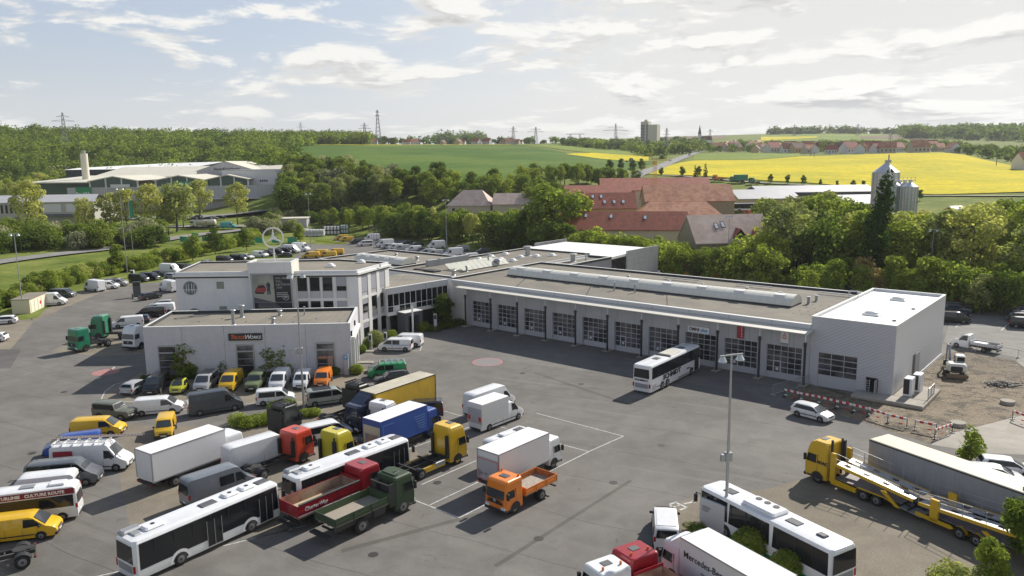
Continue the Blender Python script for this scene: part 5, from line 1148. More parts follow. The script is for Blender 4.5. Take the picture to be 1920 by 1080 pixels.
belt(1060, 1450, [(1060, 205), (1240, 188), (1450, 170)], [(1060, 226), (1300, 200), (1340, 192), (1450, 215)], 62, [(1060, 424), (1120, 430), (1240, 441), (1300, 452), (1340, 462), (1400, 450), (1440, 425)], [('round', 'mid', 1), ('round', 'bright', 1), ('round', 'dark', 1), ('airy', 'bright', 1.1), ('bush', 'bright', 1)], 0, 'in front of the red roofed farm', 3, 12, 3.8, 14)
belt(645, 1065, [(645, 318), (700, 302), (760, 284), (800, 270), (860, 256), (960, 240), (1065, 215)], [(645, 345), (760, 316), (860, 288), (1065, 250)], 66, [(600, 402), (650, 385), (700, 380), (760, 378), (830, 392), (860, 387), (970, 386), (1000, 372), (1065, 398)], DK + [('airy', 'bright', 1.1), ('airy', 'yellow', 1.0), ('bush', 'dark', 1)], 0, 'along the far edge of the rear car park', 3, 13, 4.6, 18)
belt(700, 1080, [(700, 345), (840, 325), (980, 322), (1000, 285), (1080, 262)], [(700, 385), (900, 350), (1080, 330)], 34, [(700, 318), (780, 305), (860, 296), (960, 312), (1080, 352)], DK + [('round', 'mid', 1)], 0, 'in the wooded hollow below the wheat field', 7, 15, 6, 22)
belt(965, 1215, [(965, 335), (1215, 385)], [(965, 355), (1215, 400)], 20, [(965, 303), (1100, 300), (1180, 312), (1215, 328)], DK, 0, 'in the row behind the red barn roofs', 6, 14, 5.5, 10)
belt(530, 770, [(530, 352), (770, 352)], [(530, 480), (770, 440)], 66, [(430, 312), (530, 296), (560, 284), (650, 292), (730, 308)], [('round', 'mid', 1), ('round', 'dark', 1.1), ('round', 'mid', 1.1), ('bush', 'blossom', 1), ('airy', 'silver', 1)], 0, 'on the slope between the trade centre and the wheat field', 6, 15, 7, 22)
belt(470, 760, [(470, 305), (610, 330), (760, 325)], [(470, 345), (610, 362), (760, 350)], 24, [(470, 380), (760, 368)], [('bush', 'mid', 1), ('bush', 'dark', 1), ('bush', 'blossom', 1), ('bush', 'silver', 1)], 0, 'beside the storage yard', 2, 6, 5, 25)
belt(-30, 285, [(-30, 284), (285, 286)], [(-30, 318), (285, 306)], 34, [(-30, 385), (70, 380), (200, 376), (285, 398)], [('bush', 'dark', 1.1), ('bush', 'mid', 1.1), ('bush', 'mid', 1), ('bush', 'blossom', 1)], 0, 'on the bank in front of the trade centre', 3, 7.5, 4.2, 18)
belt(-20, 125, [(-20, 470), (125, 520)], [(-20, 600), (125, 640)], 20, [(-20, 300), (125, 300)], [('round', 'bright', 1.1), ('airy', 'yellow', 1.2), ('round', 'bright', 1)], 0, 'behind the trade centre at the left edge', 6, 13, 9, 25)
# hedge along the street
hp = [(-60, 610), (0, 580), (30, 575), (70, 555), (110, 545), (150, 533), (200, 520), (250, 510), (300, 500), (345, 488), (400, 474), (440, 466), (480, 455)]
for i in range(112):
    t = i / 111 * (len(hp) - 1); k = min(int(t), len(hp) - 2); f = t - k; px = hp[k][0] + (hp[k + 1][0] - hp[k][0]) * f; py = hp[k][1] + (hp[k + 1][1] - hp[k][1]) * f
    x, y = G(px, py); a = math.atan2(x, y); dd = random.uniform(1.0, 4.5) if i % 2 else random.uniform(3, 9) * (1 if px < 250 else 1.4); x += math.sin(a) * dd; y += math.cos(a) * dd
    l = random.choice(['mid', 'bright', 'mid', 'bright', 'yellow']); tree('bush', l, x, y, random.uniform(2.4, 4.2) * (1 if px > 60 else .85), 1.0, '%s bush in the hedge between the left car park and the street' % {'mid': 'green', 'bright': 'bright green', 'yellow': 'yellowish'}[l], 'bush', '%s bushes in the street hedge' % l)
for px, py, h, lf, lab in [(223, 516, 8.5, 'mid', 'leafy tree beside the tall lamp in the left hedge'), (362, 492, 9, 'bright', 'slim bright tree in the hedge left of the office roof'), (404, 480, 9, 'dark', 'dark slim tree in the hedge behind the black vans'), (463, 472, 8, 'mid', 'rounded tree in the hedge left of the silver star'), (563, 456, 8, 'bright', 'small bright tree behind the white vans right of the star'), (628, 432, 8, 'bright', 'light green tree at the corner of the rear car park'), (95, 552, 5.5, 'bright', 'light green young tree behind the yellow shed')]:
    x, y = G(px, py); a = math.atan2(x, y); tree('oval' if h > 6 else 'round', lf, x + 2 * math.sin(a), y + 2 * math.cos(a), h, 1.05, lab)
for px, d, top, lab in [(40, 318, 333, 'large light tree in front of the pale trade building at the left edge'), (148, 322, 366, 'light green plane tree right of the green trade sign'), (197, 320, 356, 'third light plane tree from the left before the trade centre'), (226, 320, 350, 'plane tree behind the tall lamp with the green flag'), (272, 322, 340, 'broad plane tree above the left tank truck'), (322, 326, 335, 'tallest plane tree before the trade centre facade'), (367, 350, 333, 'small plane tree above the right tank truck'), (437, 340, 338, 'plane tree at the right end of the trade centre facade')]:
    x, y, z = AT(px, d); tree('airy' if px != 322 else 'round', 'yellow', x, y, hgt(px, top, d, z), 1.0, lab, 'tree', None)
for px, d, top, kind, lf, ws, lab in [(1640, 172, 322, 'poplar', 'poplar', 1.05, 'tall dark leaning poplar in front of the grain silos'), (1543, 192, 400, 'poplar', 'poplar', 1.5, 'dark columnar tree left of the tall poplar'), (1385, 215, 436, 'round', 'mid', .9, 'rounded green tree to the right of the rear yard lamp'), (1640, 164, 470, 'oval', 'rust', 1.1, 'reddish brown young tree behind the box hall'), (1528, 158, 500, 'oval', 'bright', 1.1, 'small bright green tree behind the workshop roof edge'), (1040, 232, 338, 'round', 'bright', 1.25, 'huge bright green tree left of the red roofed farm'), (1085, 236, 362, 'round', 'bright', .9, 'bright green tree touching the left red barn'), (805, 278, 384, 'round', 'yellow', .8, 'pale yellow willow behind the rear car park'), (740, 296, 404, 'oval', 'bright', .7, 'slim light green tree in the rear car park'), (1450, 196, 408, 'airy', 'yellow', 1.2, 'wispy yellowish tree right of the stone gabled house'), (1324, 330, 305, 'conifer', 'conifer', .75, 'tall dark spruce between the barn and the rapeseed field'), (1305, 345, 309, 'conifer', 'conifer', .8, 'smaller dark spruce beside the tall spruce'), (1768, 166, 478, 'round', 'bright', 1.1, 'broad light green tree behind the right car park'), (1862, 158, 512, 'oval', 'silver', 1.3, 'grey green bushy tree at the right car park')]:
    x, y, z = AT(px, d); r_ = tree(kind, lf, x, y, hgt(px, top, d, z), ws, lab)
    if kind == 'poplar' and px == 1640: r_.rotation_euler = (0, R(6), 0); r_.scale.z *= 1.0
for px, d, h in [(1240, 425, 5), (1280, 420, 6), (1310, 418, 6), (1446, 402, 5), (1478, 400, 5), (1509, 398, 5), (1541, 396, 3.5), (1572, 394, 3.5), (1602, 390, 5), (1622, 388, 5), (1730, 362, 5), (1186, 440, 8), (1203, 470, 8), (1165, 470, 8), (1144, 430, 8)]:
    x, y, z = AT(px, d); tree('oval', 'dark', x, y, h, 1, 'small dark green roadside tree along the edge of the rapeseed field', 'tree', 'small roadside trees')
# bushes and hedges inside the yard
HB = []
def hedge(pts, h, leaf, lab, n, wd=1.2, kind='hedge', ws=1.1):
    """one clipped hedge: a single leafy body following its line"""
    rng = np.random.default_rng(len(lab)); P = [G(*p) for p in pts]; bl = []
    for a, b in zip(P, P[1:]):
        L = math.dist(a, b); k = max(2, int(L / .55))
        for i in range(k):
            t = i / k; bl.append((a[0] + (b[0] - a[0]) * t + rng.uniform(-.25, .25) * wd, a[1] + (b[1] - a[1]) * t + rng.uniform(-.25, .25) * wd, h * .5, wd * .6, wd * .6, h * .55))
    v = crown_arrays(rng, bl, n, .085, .4); me = quads_mesh('hedge', v, LF[leaf]); o = bpy.data.objects.new('hedge', me); COL.objects.link(o)
    tag(o, lab, 'hedge')
hedge([(446, 796), (470, 799), (500, 793), (540, 783)], 1.15, 'bright', 'yellow green clipped hedge beside the dark cab in the yard', 9000, 1.9)
hedge([(515, 775), (545, 768)], 1.35, 'bright', 'rounded yellow green bush above the hedge beside the small white van', 3500, 1.6)
hedge([(578, 782), (602, 780)], .9, 'bright', 'small yellow green bush right of the middle lamp mast', 2500, 1.3)
hedge([(668, 702), (678, 700)], 1.3, 'bright', 'cube shaped bright bush right of the parking sign', 2600, 1.3)
hedge([(620, 704), (632, 703)], 1.1, 'mid', 'low green bush under the right shop window', 2200, 1.1)
hedge([(270, 712), (330, 712), (400, 708), (470, 706), (545, 705)], .7, 'dark', 'low dark planting strip along the foot of the brick wall', 9000, .8)
hedge([(673, 663), (683, 661)], 1.2, 'mid', 'small round bush at the side of the brick building', 1600, 1.2)
hedge([(700, 648), (714, 645)], 2.4, 'silver', 'tall rounded silvery bush in front of the office bay', 4000, 1.9)
hedge([(727, 640), (738, 637)], 1.7, 'mid', 'green bush between office bay and entrance', 2500, 1.4)
hedge([(686, 655), (692, 652)], 1.7, 'mid', 'dark green bush beside the charging post', 2200, 1.2)
hedge([(790, 622), (800, 620)], 1.6, 'bright', 'round light bush right of the entrance portal', 2600, 1.3)
hedge([(812, 622), (868, 606)], 1.0, 'dark', 'dark low hedge in the shade left of the first workshop door', 6000, 2.2)
hedge([(845, 462), (950, 470)], 1.0, 'mid', 'low hedge behind the rear car park row', 5000, 1.6)
hedge([(763, 453), (790, 456)], .6, 'bright', 'low green strip between the rear car rows', 1500, 1.4)
hedge([(596, 452), (650, 458)], .6, 'bright', 'low green island hedge in the rear car park', 3500, 2)
for px, py, h, ws, lf, lab in [(352, 708, 5.2, 1.35, 'mid', 'climbing plant with long shoots right of the left shop window'), (424, 703, 3.9, 1.0, 'mid', 'narrow shrub on the brick wall below the black sign'), (505, 701, 4.6, 1.5, 'mid', 'dark broad shrub right of the middle shop window'), (540, 701, 5.0, 1.2, 'bright', 'pointed bright green shrub on the brick wall')]:
    x, y = G(px, py); tree('shrub', lf, x, y, h, ws, lab, 'shrub')
x, y = G(840, 612); tree('oval', 'dark', x - .5, y, 6.8, 1.0, 'dark tree in the corner between the glazed link and the workshop')
for px, py, h, lf, kd, ws, lab in [(1406, 1042, 2.2, 'bright', 'ball', 1.15, 'round clipped bush between the white box truck and the green skirted bus'), (1474, 1082, 2.0, 'bright', 'ball', 1.05, 'second round clipped bush nearer to the bus tail'), (1935, 1072, 6.6, 'mid', 'round', .85, 'big dark green tree cut off by the right edge beside the car transporter'), (1858, 1104, 3.6, 'bright', 'round', .9, 'light green young tree at the bottom right corner'), (1815, 868, 4.0, 'bright', 'shrub', 1.1, 'small light tree behind the grey curtain trailer'), (1780, 1112, 2.2, 'yellow', 'bush', 1.1, 'pale bush at the bottom right edge'), (1245, 972, .9, 'mid', 'hedge', 1.3, 'grass tuft with low plants at the nose of the white bus') if 0 else (1302, 1000, .7, 'mid', 'hedge', 2.2, 'low green planting beside the front of the white bus')]:
    x, y = G(px, py); tree(kd, lf, x, y, h, ws, lab, 'tree' if kd == 'round' else 'bush')

# far woods that read as one mass
def forest(name, label, px0, px1, rows, n, size, hw_, leafs, seed, zs=.75, hh=12):
    rng = np.random.default_rng(seed)
    for li, lf in enumerate(leafs):
        vs = []; k = n // len(leafs)
        for i in range(k):
            px = rng.uniform(px0, px1); d0 = np.interp(px, *zip(*rows[0])); d1 = np.interp(px, *zip(*rows[1]))
            if d1 - d0 < 3: continue
            d = d0 + (d1 - d0) * rng.uniform(0, 1) ** .8; x, y, z = AT(px, d); s = rng.uniform(.55, 1.45); w = hw_ * s
            bl = [(x, y, z + hh * s * .45, w * .5, w * .5, hh * s * .5)] + [(x + rng.uniform(-.4, .4) * w, y + rng.uniform(-.4, .4) * w, z + hh * s * rng.uniform(.45, .85), w * .28, w * .28, w * .25) for _ in range(4)]
            vs.append(crown_arrays(rng, bl, int(130 * s), size, .5))
        me = quads_mesh(name, np.concatenate(vs), LF[lf]); o = bpy.data.objects.new(name, me); COL.objects.link(o)
        nm = {'dark': 'dark', 'mid': 'mid green', 'bright': 'bright'}.get(lf, lf); tag(o, nm + ' crowns of the ' + label, 'forest', kind='stuff')
FR = ([(-60, 770), (100, 740), (300, 690), (440, 640), (520, 700), (600, 880), (690, 905)], [(-60, 1060), (200, 1040), (350, 1010), (520, 1010), (620, 1000), (690, 960)])
forest('forest', 'broadleaf forest on the left ridge', -60, 692, ([(a, b + (c_[1] - b) * .42) for (a, b), c_ in zip(FR[0], [(0, np.interp(a, *zip(*FR[1]))) for a, b in FR[0]])], FR[1]), 900, 1.0, 12, ['dark', 'dark', 'mid'], 3, hh=11)
forest('forest_slope', 'lower slope of the left ridge', -60, 692, (FR[0], [(a, b + (np.interp(a, *zip(*FR[1])) - b) * .5) for a, b in FR[0]]), 640, 1.0, 12, ['dark', 'mid', 'mid', 'bright'], 13, hh=10)
forest('forest_edge', 'wooded slope below the left forest', -60, 560, ([(-60, 640), (300, 540), (560, 480)], [(-60, 770), (300, 650), (560, 560)]), 260, .9, 10, ['dark', 'mid'], 8)
forest('far_forest', 'wooded hill at the far right', 1690, 1990, ([(1690, 1500), (1990, 1300)], [(1690, 1950), (1990, 1950)]), 420, 2.2, 20, ['dark', 'mid'], 5, hh=14)
forest('distant_wood', 'woods on the skyline between pylons and tower block', 820, 905, ([(820, 1700), (905, 1700)], [(820, 1900), (905, 1900)]), 70, 2.6, 26, ['dark', 'mid'], 6, hh=22)
forest('village_trees', 'trees among the village houses right of the country road', 1300, 1990, ([(1300, 850), (1500, 830), (1640, 820), (1800, 745), (1990, 610)], [(1300, 1120), (1500, 1000), (1640, 1000), (1800, 980), (1990, 900)]), 230, 1.0, 8, ['dark', 'mid'], 7, hh=8)
forest('roadside_wood', 'tree row between the small rapeseed field and the country road', 1050, 1330, ([(1050, 940), (1180, 860), (1230, 640), (1330, 900)], [(1050, 1040), (1230, 1010), (1330, 1080)]), 170, 1.1, 9, ['dark', 'mid'], 9, hh=8)
forest('horizon_trees', 'tree line on the horizon behind the wheat field', 690, 1330, ([(690, 1040), (1330, 1200)], [(690, 1090), (1330, 1280)]), 100, 1.3, 10, ['dark', 'mid'], 10, hh=8)
forest('skyline_trees', 'tree line on the hill behind the right village', 1440, 1720, ([(1440, 1850), (1720, 1850)], [(1440, 1930), (1720, 1930)]), 70, 2, 20, ['dark'], 11, hh=12)


hz_ = M().box(-2600, 2900, -60, 3700, -3, 330).build('haze', bpy.data.materials.new('haze_air')); tag(hz_, 'thin pale summer haze over the whole valley', 'haze', kind='stuff')
hm = hz_.data.materials[0]; hm.use_nodes = True; hg = N(hm.node_tree)
for n in list(hm.node_tree.nodes):
    if n.type == 'BSDF_PRINCIPLED': hm.node_tree.nodes.remove(n)
pv = hg.n('ShaderNodeVolumePrincipled'); pv.inputs['Color'].default_value = (.86, .9, .95, 1); pv.inputs['Density'].default_value = HAZE; pv.inputs['Anisotropy'].default_value = .3
hm.node_tree.links.new(pv.outputs[0], [n for n in hm.node_tree.nodes if n.type == 'OUTPUT_MATERIAL'][0].inputs['Volume'])


# ================================================================ far buildings
ROOFR = mat('roof_tile_red', (.33, .098, .058), .8, var=.2, vs=.6, c2=(.24, .08, .05)); ROOFT = mat('roof_tile_worn', (.46, .23, .135), .85, c2=(.34, .15, .09), vs=.35, var=.15); ROOFP = mat('roof_tile_pink', (.48, .36, .30), .8, c2=(.56, .44, .38), vs=.3, var=.1)
STONE = mat('stone_gable', (.3, .25, .18), .9, var=.2, vs=1.2); YELW = mat('yellow_wall', (.5, .4, .22), .85, var=.05, vs=.4); GRYR = mat('grey_sheet_roof', (.4, .4, .41), .5, var=.06, vs=.1); BEIGE = mat('beige_wall', (.5, .44, .34), .85, var=.06, vs=.4)
def gable_parts(root, L, Wd, he, hr, wall, roof, ov=.5, hip=0, gw=None):
    M().box(-L / 2, L / 2, -Wd / 2, Wd / 2, -7, he).build('wall', wall, root)
    if not hip:
        [M().add([(s * L / 2, -Wd / 2, he), (s * L / 2, Wd / 2, he), (s * L / 2, 0, hr - .15)], [(0, 1, 2) if s > 0 else (0, 2, 1)]).build('gable', gw or wall, root) for s in (-1, 1)]
    k = (hr - he) / (Wd / 2); e = he - ov * k; w = Wd / 2 + ov; l = L / 2 + ov * .6; t = .22
    q = M(); r = l - hip
    for s in (-1, 1): q.add([(-l, s * w, e), (l, s * w, e), (r, 0, hr), (-r, 0, hr), (-l, s * w, e - t), (l, s * w, e - t), (r, 0, hr - t), (-r, 0, hr - t)], [(0, 1, 2, 3), (4, 7, 6, 5), (0, 4, 5, 1), (0, 3, 7, 4), (1, 5, 6, 2)])
    if hip: q.add([(l, -w, e), (l, w, e), (r, 0, hr)], [(0, 1, 2)]).add([(-l, -w, e), (-l, w, e), (-r, 0, hr)], [(0, 2, 1)])
    return q.build('roof', roof, root)
def slope_pt(L, Wd, he, hr, x, t, s=-1, up=.05): return (x, s * Wd / 2 * (1 - t), he + (hr - he) * t + up)
def house_at(px, d, yaw, label, L, Wd, he, hr, wall, roof, hip=0, gw=None, name='farmhouse', cat='house', wins=(), skl=(), chim=(), group=None, ov=.5, top=0):
    x, y, z = AT(px, d); z = ZR(px, top, d) - hr if top else z; r = thing(name, label, cat, (x, y, z), R(yaw), group); rf = gable_parts(r, L, Wd, he, hr, wall, roof, ov, hip, gw)
    for xx, t in skl:
        a = slope_pt(L, Wd, he, hr, xx, t, -1, .12); k = (hr - he) / (Wd / 2); q = M(); hh = .8; q.add([(xx - .55, a[1] - hh, a[2] - hh * k), (xx + .55, a[1] - hh, a[2] - hh * k), (xx + .55, a[1] + hh, a[2] + hh * k), (xx - .55, a[1] + hh, a[2] + hh * k)], [(0, 1, 2, 3)]); q.build('roof_window', BLACK, rf)
        q = M(); hh = .6; q.add([(xx - .38, a[1] - hh, a[2] - hh * k + .04), (xx + .38, a[1] - hh, a[2] - hh * k + .04), (xx + .38, a[1] + hh, a[2] + hh * k + .04), (xx - .38, a[1] + hh, a[2] + hh * k + .04)], [(0, 1, 2, 3)]); q.build('roof_window_pane', LAMPM, rf)
    for xx, yy in chim: M().box(xx - .35, xx + .35, yy - .35, yy + .35, hr - 2, hr + .9).build('chimney', ROOFR, rf)
    for (face, a, z0, w, h) in wins:
        q = M()
        if face == 'f': q.box(a - w / 2, a + w / 2, -Wd / 2 - .03, -Wd / 2, z0, z0 + h)
        else: q.box(L / 2, L / 2 + .03, a - w / 2, a + w / 2, z0, z0 + h)
        q.build('window', BLACK, r)
    return r
house_at(1170, 232, -12, 'long dark red roof with three roof windows in front of the farm', 37, 13, 3.2, 7.8, BEIGE, ROOFR, gw=STONE, skl=[(-11, .72), (-3.5, .68), (6.5, .62)], top=396)
house_at(1272, 262, -4, 'large hipped farmhouse with a worn red tile roof', 30, 19, 4.4, 9.8, BEIGE, ROOFT, hip=6, wins=[('f', 4, 2, 1.2, 1.4), ('f', 8, 2, 1.2, 1.4)], top=378)
house_at(1288, 286, -3, 'tall barn with a worn tile roof and a pale stone gable', 31, 16, 8.4, 13.6, STONE, ROOFT, top=346, name='barn', cat='barn')
house_at(1145, 262, -3, 'two storey house with dark red roof, five roof windows and pale walls', 16, 12, 5.2, 9.8, YELW, ROOFR, skl=[(-6, .72), (-3.2, .72), (-2.2, .35), (1.0, .35), (4, .35)], top=361)
house_at(1122, 292, -3, 'long red roofed barn left of the tall barn', 25, 14, 7.0, 10.4, BEIGE, ROOFR, top=347, name='barn', cat='barn', gw=YELW)
house_at(1226, 318, -3, 'very long red roofed barn at the back of the farm', 43, 18, 5.2, 9.6, BEIGE, ROOFR, top=333, name='barn', cat='barn')
h = house_at(1362, 205, 20, 'stone gabled house with a pale pink tiled roof and dormers', 20, 13, 4.2, 10.4, STONE, ROOFP, skl=[(-3.4, .55), (-1.6, .6)], chim=[(6, 1.5), (7.3, 1.5)], ov=.4, top=402)
h.rotation_euler.z = R(8)
for xx in (1.8, 6.6):
    q = M(); q.add([(xx - 2, -6.6, 4.9), (xx + 1.6, -6.6, 4.9), (xx - .2, -6.6, 7.2), (xx - .2, -2.4, 7.3), (xx - 2, -5.6, 5.0), (xx + 1.6, -5.6, 5.0)], [(0, 2, 3, 4), (1, 5, 3, 2)]); dm = q.build('dormer', ROOFR, h); M().poly([(xx - 1.8, -6.5, 4.9), (xx + 1.4, -6.5, 4.9), (xx - .2, -6.5, 7.0)]).build('dormer_window', BLACK, dm)
house_at(1442, 222, 10, 'pale pink tiled house right of the stone gabled house', 12, 10, 4, 9, BEIGE, ROOFP, top=418)
house_at(885, 302, -12, 'cream villa with a pink hipped roof between the trees', 17, 13, 4.5, 9.8, BEIGE, ROOFP, hip=5, wins=[('f', -6, 1.5, 1.2, 1.5), ('f', -3, 1.5, 1.2, 1.5)], top=356); house_at(965, 296, -8, 'low cream house with a pale pink roof right of the villa', 16, 10, 4, 7.6, BEIGE, ROOFP, top=362)
house_at(1428, 335, -2, 'yellow walled machine hall with a grey sheet roof behind the farm', 24, 26, 4.6, 7.6, YELW, GRYR, top=355, name='machine_hall', cat='hall')
house_at(1520, 348, 0, 'long low hall with a grey sheet roof beside the rapeseed field', 48, 20, 4.2, 6.4, mat('dark_gate', (.06, .065, .07), .7), GRYR, name='machine_hall', cat='hall')
house_at(1598, 325, 0, 'grey roofed hall with red brick gable left of the silos', 22, 18, 3.5, 6.2, ROOFR, GRYR, name='machine_hall', cat='hall')
x, y, z = AT(1870, 300); t_ = thing('polytunnel', 'white plastic covered greenhouse tunnels behind the trees at the right', 'greenhouse', (x, y, z), R(-8)); q = M()
for k in range(5):
    pr = [(-22, -3 + 6 * k - 12)]; n = 8
    for a in range(n): A, B_ = math.pi * a / n, math.pi * (a + 1) / n; c_ = 6 * k - 12; q.add([(-22, c_ - 3 * math.cos(A), 2.2 * math.sin(A) + 1), (22, c_ - 3 * math.cos(A), 2.2 * math.sin(A) + 1), (22, c_ - 3 * math.cos(B_), 2.2 * math.sin(B_) + 1), (-22, c_ - 3 * math.cos(B_), 2.2 * math.sin(B_) + 1)], [(0, 1, 2, 3)])
q.build('cover', WROOF, t_); q = M().box(-22, 22, -15.1, -15, -1, 1.2).build('side_sheet', TRIM, t_)
x, y, z = AT(1799, 318); t_ = thing('red_hut', 'small dark red hut on the meadow at the right', 'hut', (x, y, z), .3); gable_parts(t_, 5, 5, 2.6, 4, mat('hut_red', (.2, .03, .03), .7), GRYR)
x, y, z = AT(1785, 262); t_ = thing('small_shed', 'small grey shed with flat roof between the trees at the right', 'shed', (x, y, z), .3); M().box(-3, 3, -2.5, 2.5, -1, 2.8).build('wall', PANEL, t_); M().box(-3.3, 3.3, -2.8, 2.8, 2.8, 3.0).build('roof', GRYR, t_)

# grain silos
SILO = mat('silo_steel', (.5, .51, .53), .35, .55, var=.06, vs=.5, wave=((0, 0, 1), 1.1)); SILOR = mat('silo_roof', (.6, .61, .63), .35, .5)
def silo(px, d, r, h, hc, lab, grp=None):
    x, y, z = AT(px, d); t = thing('grain_silo', lab, 'silo', (x, y, z), 0, grp); M().cyl((0, 0, -1), (0, 0, h), r, n=28).build('silo_wall', SILO, t, 40)
    M().cyl((0, 0, h), (0, 0, h + hc), r * 1.04, .5, 28).cyl((0, 0, h + hc), (0, 0, h + hc + .8), .5, n=10).build('silo_roof', SILOR, t, 20)
    q = M()
    for i in range(14): a = 6.2832 * i / 14; q.box(r * math.cos(a) - .1, r * math.cos(a) + .1, r * math.sin(a) - .1, r * math.sin(a) + .1, -1, h)
    q.build('silo_ribs', GREYM, t); return t
sbh = hgt(1663, 323, 272, AT(1663, 272)[2]); sb = silo(1663, 272, 3.9, sbh, 2.9, 'largest grain silo with a conical roof behind the poplar')
q = M().cyl((3.4, -2, 2), (1.0, 0, sbh + 2.5), .35, n=8); q.build('elevator_pipe', SILOR, sb)
q = M().cyl((.6, 0, 10), (.6, 0, hgt(1663, 290, 272, sb.location.z)), .22, n=6); q.build('elevator_mast', GREYM, sb); tp = hgt(1663, 300, 272, sb.location.z); M().box(-.4, 1.2, -.5, .5, tp - .9, tp).build('elevator_head', GREYM, sb)
for i, (px, d, lab) in enumerate([(1682, 266, 'leftmost of the four smaller grain silos'), (1691, 272, 'second from the left of the four smaller grain silos'), (1700, 266, 'third from the left of the four smaller grain silos'), (1710, 262, 'rightmost of the four smaller grain silos')]): silo(px, d, 2.2, hgt(px, 350, d, AT(px, d)[2]), 1.3, lab, 'small grain silos')
x, y, z = AT(1694, 266); t_ = thing('silo_walkway', 'steel walkway above the four smaller silos', 'walkway', (x, y, z)); zz = hgt(1694, 339, 266, z); q = M().box(-5, 4, -.5, .5, zz, zz + .15)
for k in range(8): q.box(-5 + k * 1.25, -4.92 + k * 1.25, -.5, -.42, zz, zz + 1.1)
q.box(-5, 4, -.5, -.44, zz + 1.05, zz + 1.12).box(-4, -3.8, -.1, .1, zz - 3, zz).box(3, 3.2, -.1, .1, zz - 3, zz); q.build('walkway_frame', GREYM, t_)

# tower block
x, y, z = AT(1220, 1215); t_ = thing('tower_block', 'tall beige tower block standing on the horizon', 'tower block', (x, y, z), R(-28)); hb = hgt(1213, 228, 1215, z)
TBm = mat('tower_concrete', (.52, .48, .4), .8); TBd = mat('tower_shadow', (.32, .3, .27), .8)
M().box(-14, -2, -8, 6, -6, hb).build('wall', TBm, t_); M().box(-2, 12, -9, 7, -6, hb - 5).build('wing', TBm, t_); M().box(-10, -6, -3, 3, hb, hb + 3).build('lift_house', TBm, t_)
for k in range(12):
    q = M(); zc = 2 + k * (hb - 6) / 12; q.box(-13.5, -7.5, -8.06, -8, zc, zc + 1.6).box(-5.6, -2.4, -8.06, -8, zc, zc + 1.6); q.build('window_row', mat('tower_window', (.06, .065, .07), .3), t_)

# trade centre on the left
TRC = mat('trade_wall', (.42, .42, .43), .7, var=.04, vs=.1, brick=dict(w=2.2, h=40, m=.1, off=0, v=.93, mc=.75, map=lambda g, v: swz(g, v, 0, 2))); TRR = mat('trade_roof', (.6, .57, .47), .6, var=.05, vs=.05); TRW = mat('trade_white', (.6, .6, .6), .6); DGL = mat('teal_glazing', (.035, .075, .06), .3)
x0, y0, z0 = AT(330, 428); z0 += 3.2; tr = thing('trade_centre', 'wide grey trade centre with three low glazed gables and pale roofs', 'building', (x0, y0, z0), R(3)); sc = 428 / 1439
M().box(-55, 56, 0, 60, -6, 9.2).build('wall', TRC, tr)
def tri(x1, x2, zb_, zp, y1_, y2_, nm):
    xm = (x1 + x2) / 2; q = M(); q.add([(x1 - 1, y1_ - .8, zb_), (xm, y1_ - .8, zp), (x2 + 1, y1_ - .8, zb_), (x1 - 1, y2_, zb_), (xm, y2_, zp), (x2 + 1, y2_, zb_), (x1 - 1, y1_ - .8, zb_ - .5), (xm, y1_ - .8, zp - .5), (x2 + 1, y1_ - .8, zb_ - .5)], [(0, 1, 4, 3), (1, 2, 5, 4), (0, 6, 7, 1), (1, 7, 8, 2)]); q.build('roof', TRR, tr)
    g_ = M().add([(x1, y1_, 9.2), (x2, y1_, 9.2), (x2, y1_, zb_ - .3), (xm, y1_, zp - .4), (x1, y1_, zb_ - .3)], [(0, 1, 2, 3, 4)]).build('gable_glazing', DGL, tr); q = M()
    for k in range(4): xx = x1 + (x2 - x1) * k / 3; q.box(xx - .35, xx + .35, y1_ - .15, y1_ - .02, 8.6, zb_ + (zp - zb_) * (1 - abs(xx - xm) / (xm - x1)) * .9)
    q.build('gable_posts', TRW, tr)
for x1, x2 in ((-43.5, -20), (-11, 12.5), (14.6, 35)): tri(x1, x2, 12.4, 14.8, 0, 46, 'g')
M().add([(-79, 8, 12.0), (-43, -.6, 12.0), (-43, 46, 14.6), (-66, 46, 14.6), (-79, 8, 11.5), (-43, -.6, 11.5)], [(0, 1, 2, 3), (4, 5, 1, 0)]).build('side_roof', TRR, tr); M().box(-74, -43.5, 9, 46, -3, 11.5).build('side_wall', DGL, tr)
M().add([(-66, 46, 13.4), (50, 46, 13.4), (44, 78, 19), (-60, 78, 19)], [(0, 1, 2, 3)]).box(-64, 50, 46.2, 75, 5, 13.3).build('rear_roof', TRR, tr)
for xx, w in ((-46, 2.6), (29, 3), (4, 3), (-26, 3.2)): M().box(xx, xx + w, -.06, 0, 5.2, 8).build('window', BLACK, tr)
M().box(12, 56, -5, 0, 2.6, 2.9).build('entrance_canopy', TRW, tr)
for k in range(9): M().box(27 + k * 2.2, 28.6 + k * 2.2, -.08, 0, 0, 2.3).build('ground_window', BLACK, tr)
GRS = mat('sign_green', (.01, .22, .08), .5)
sg_ = thing('trade_sign', 'green square sign with white lettering BayWa on the trade centre', 'sign', (x0, y0, z0), R(3)); M().box(-50.5, -43, -.6, -.3, 2.6, 9.4).build('panel', GRS, sg_); text('BayWa', 2.6, TXW, sg_, (-46.8, -.65, 6.0), (R(90), 0, 0), bold=.04)
sg_ = thing('trade_banner', 'long green sign with white lettering on the middle gable of the trade centre', 'sign', (x0, y0, z0), R(3)); M().box(-2, 15, -1.2, -.9, 9.4, 11.6).build('panel', GRS, sg_); text('die Bausparer', 1.9, TXW, sg_, (6.4, -1.25, 10.4), (R(90), 0, 0), bold=.03)
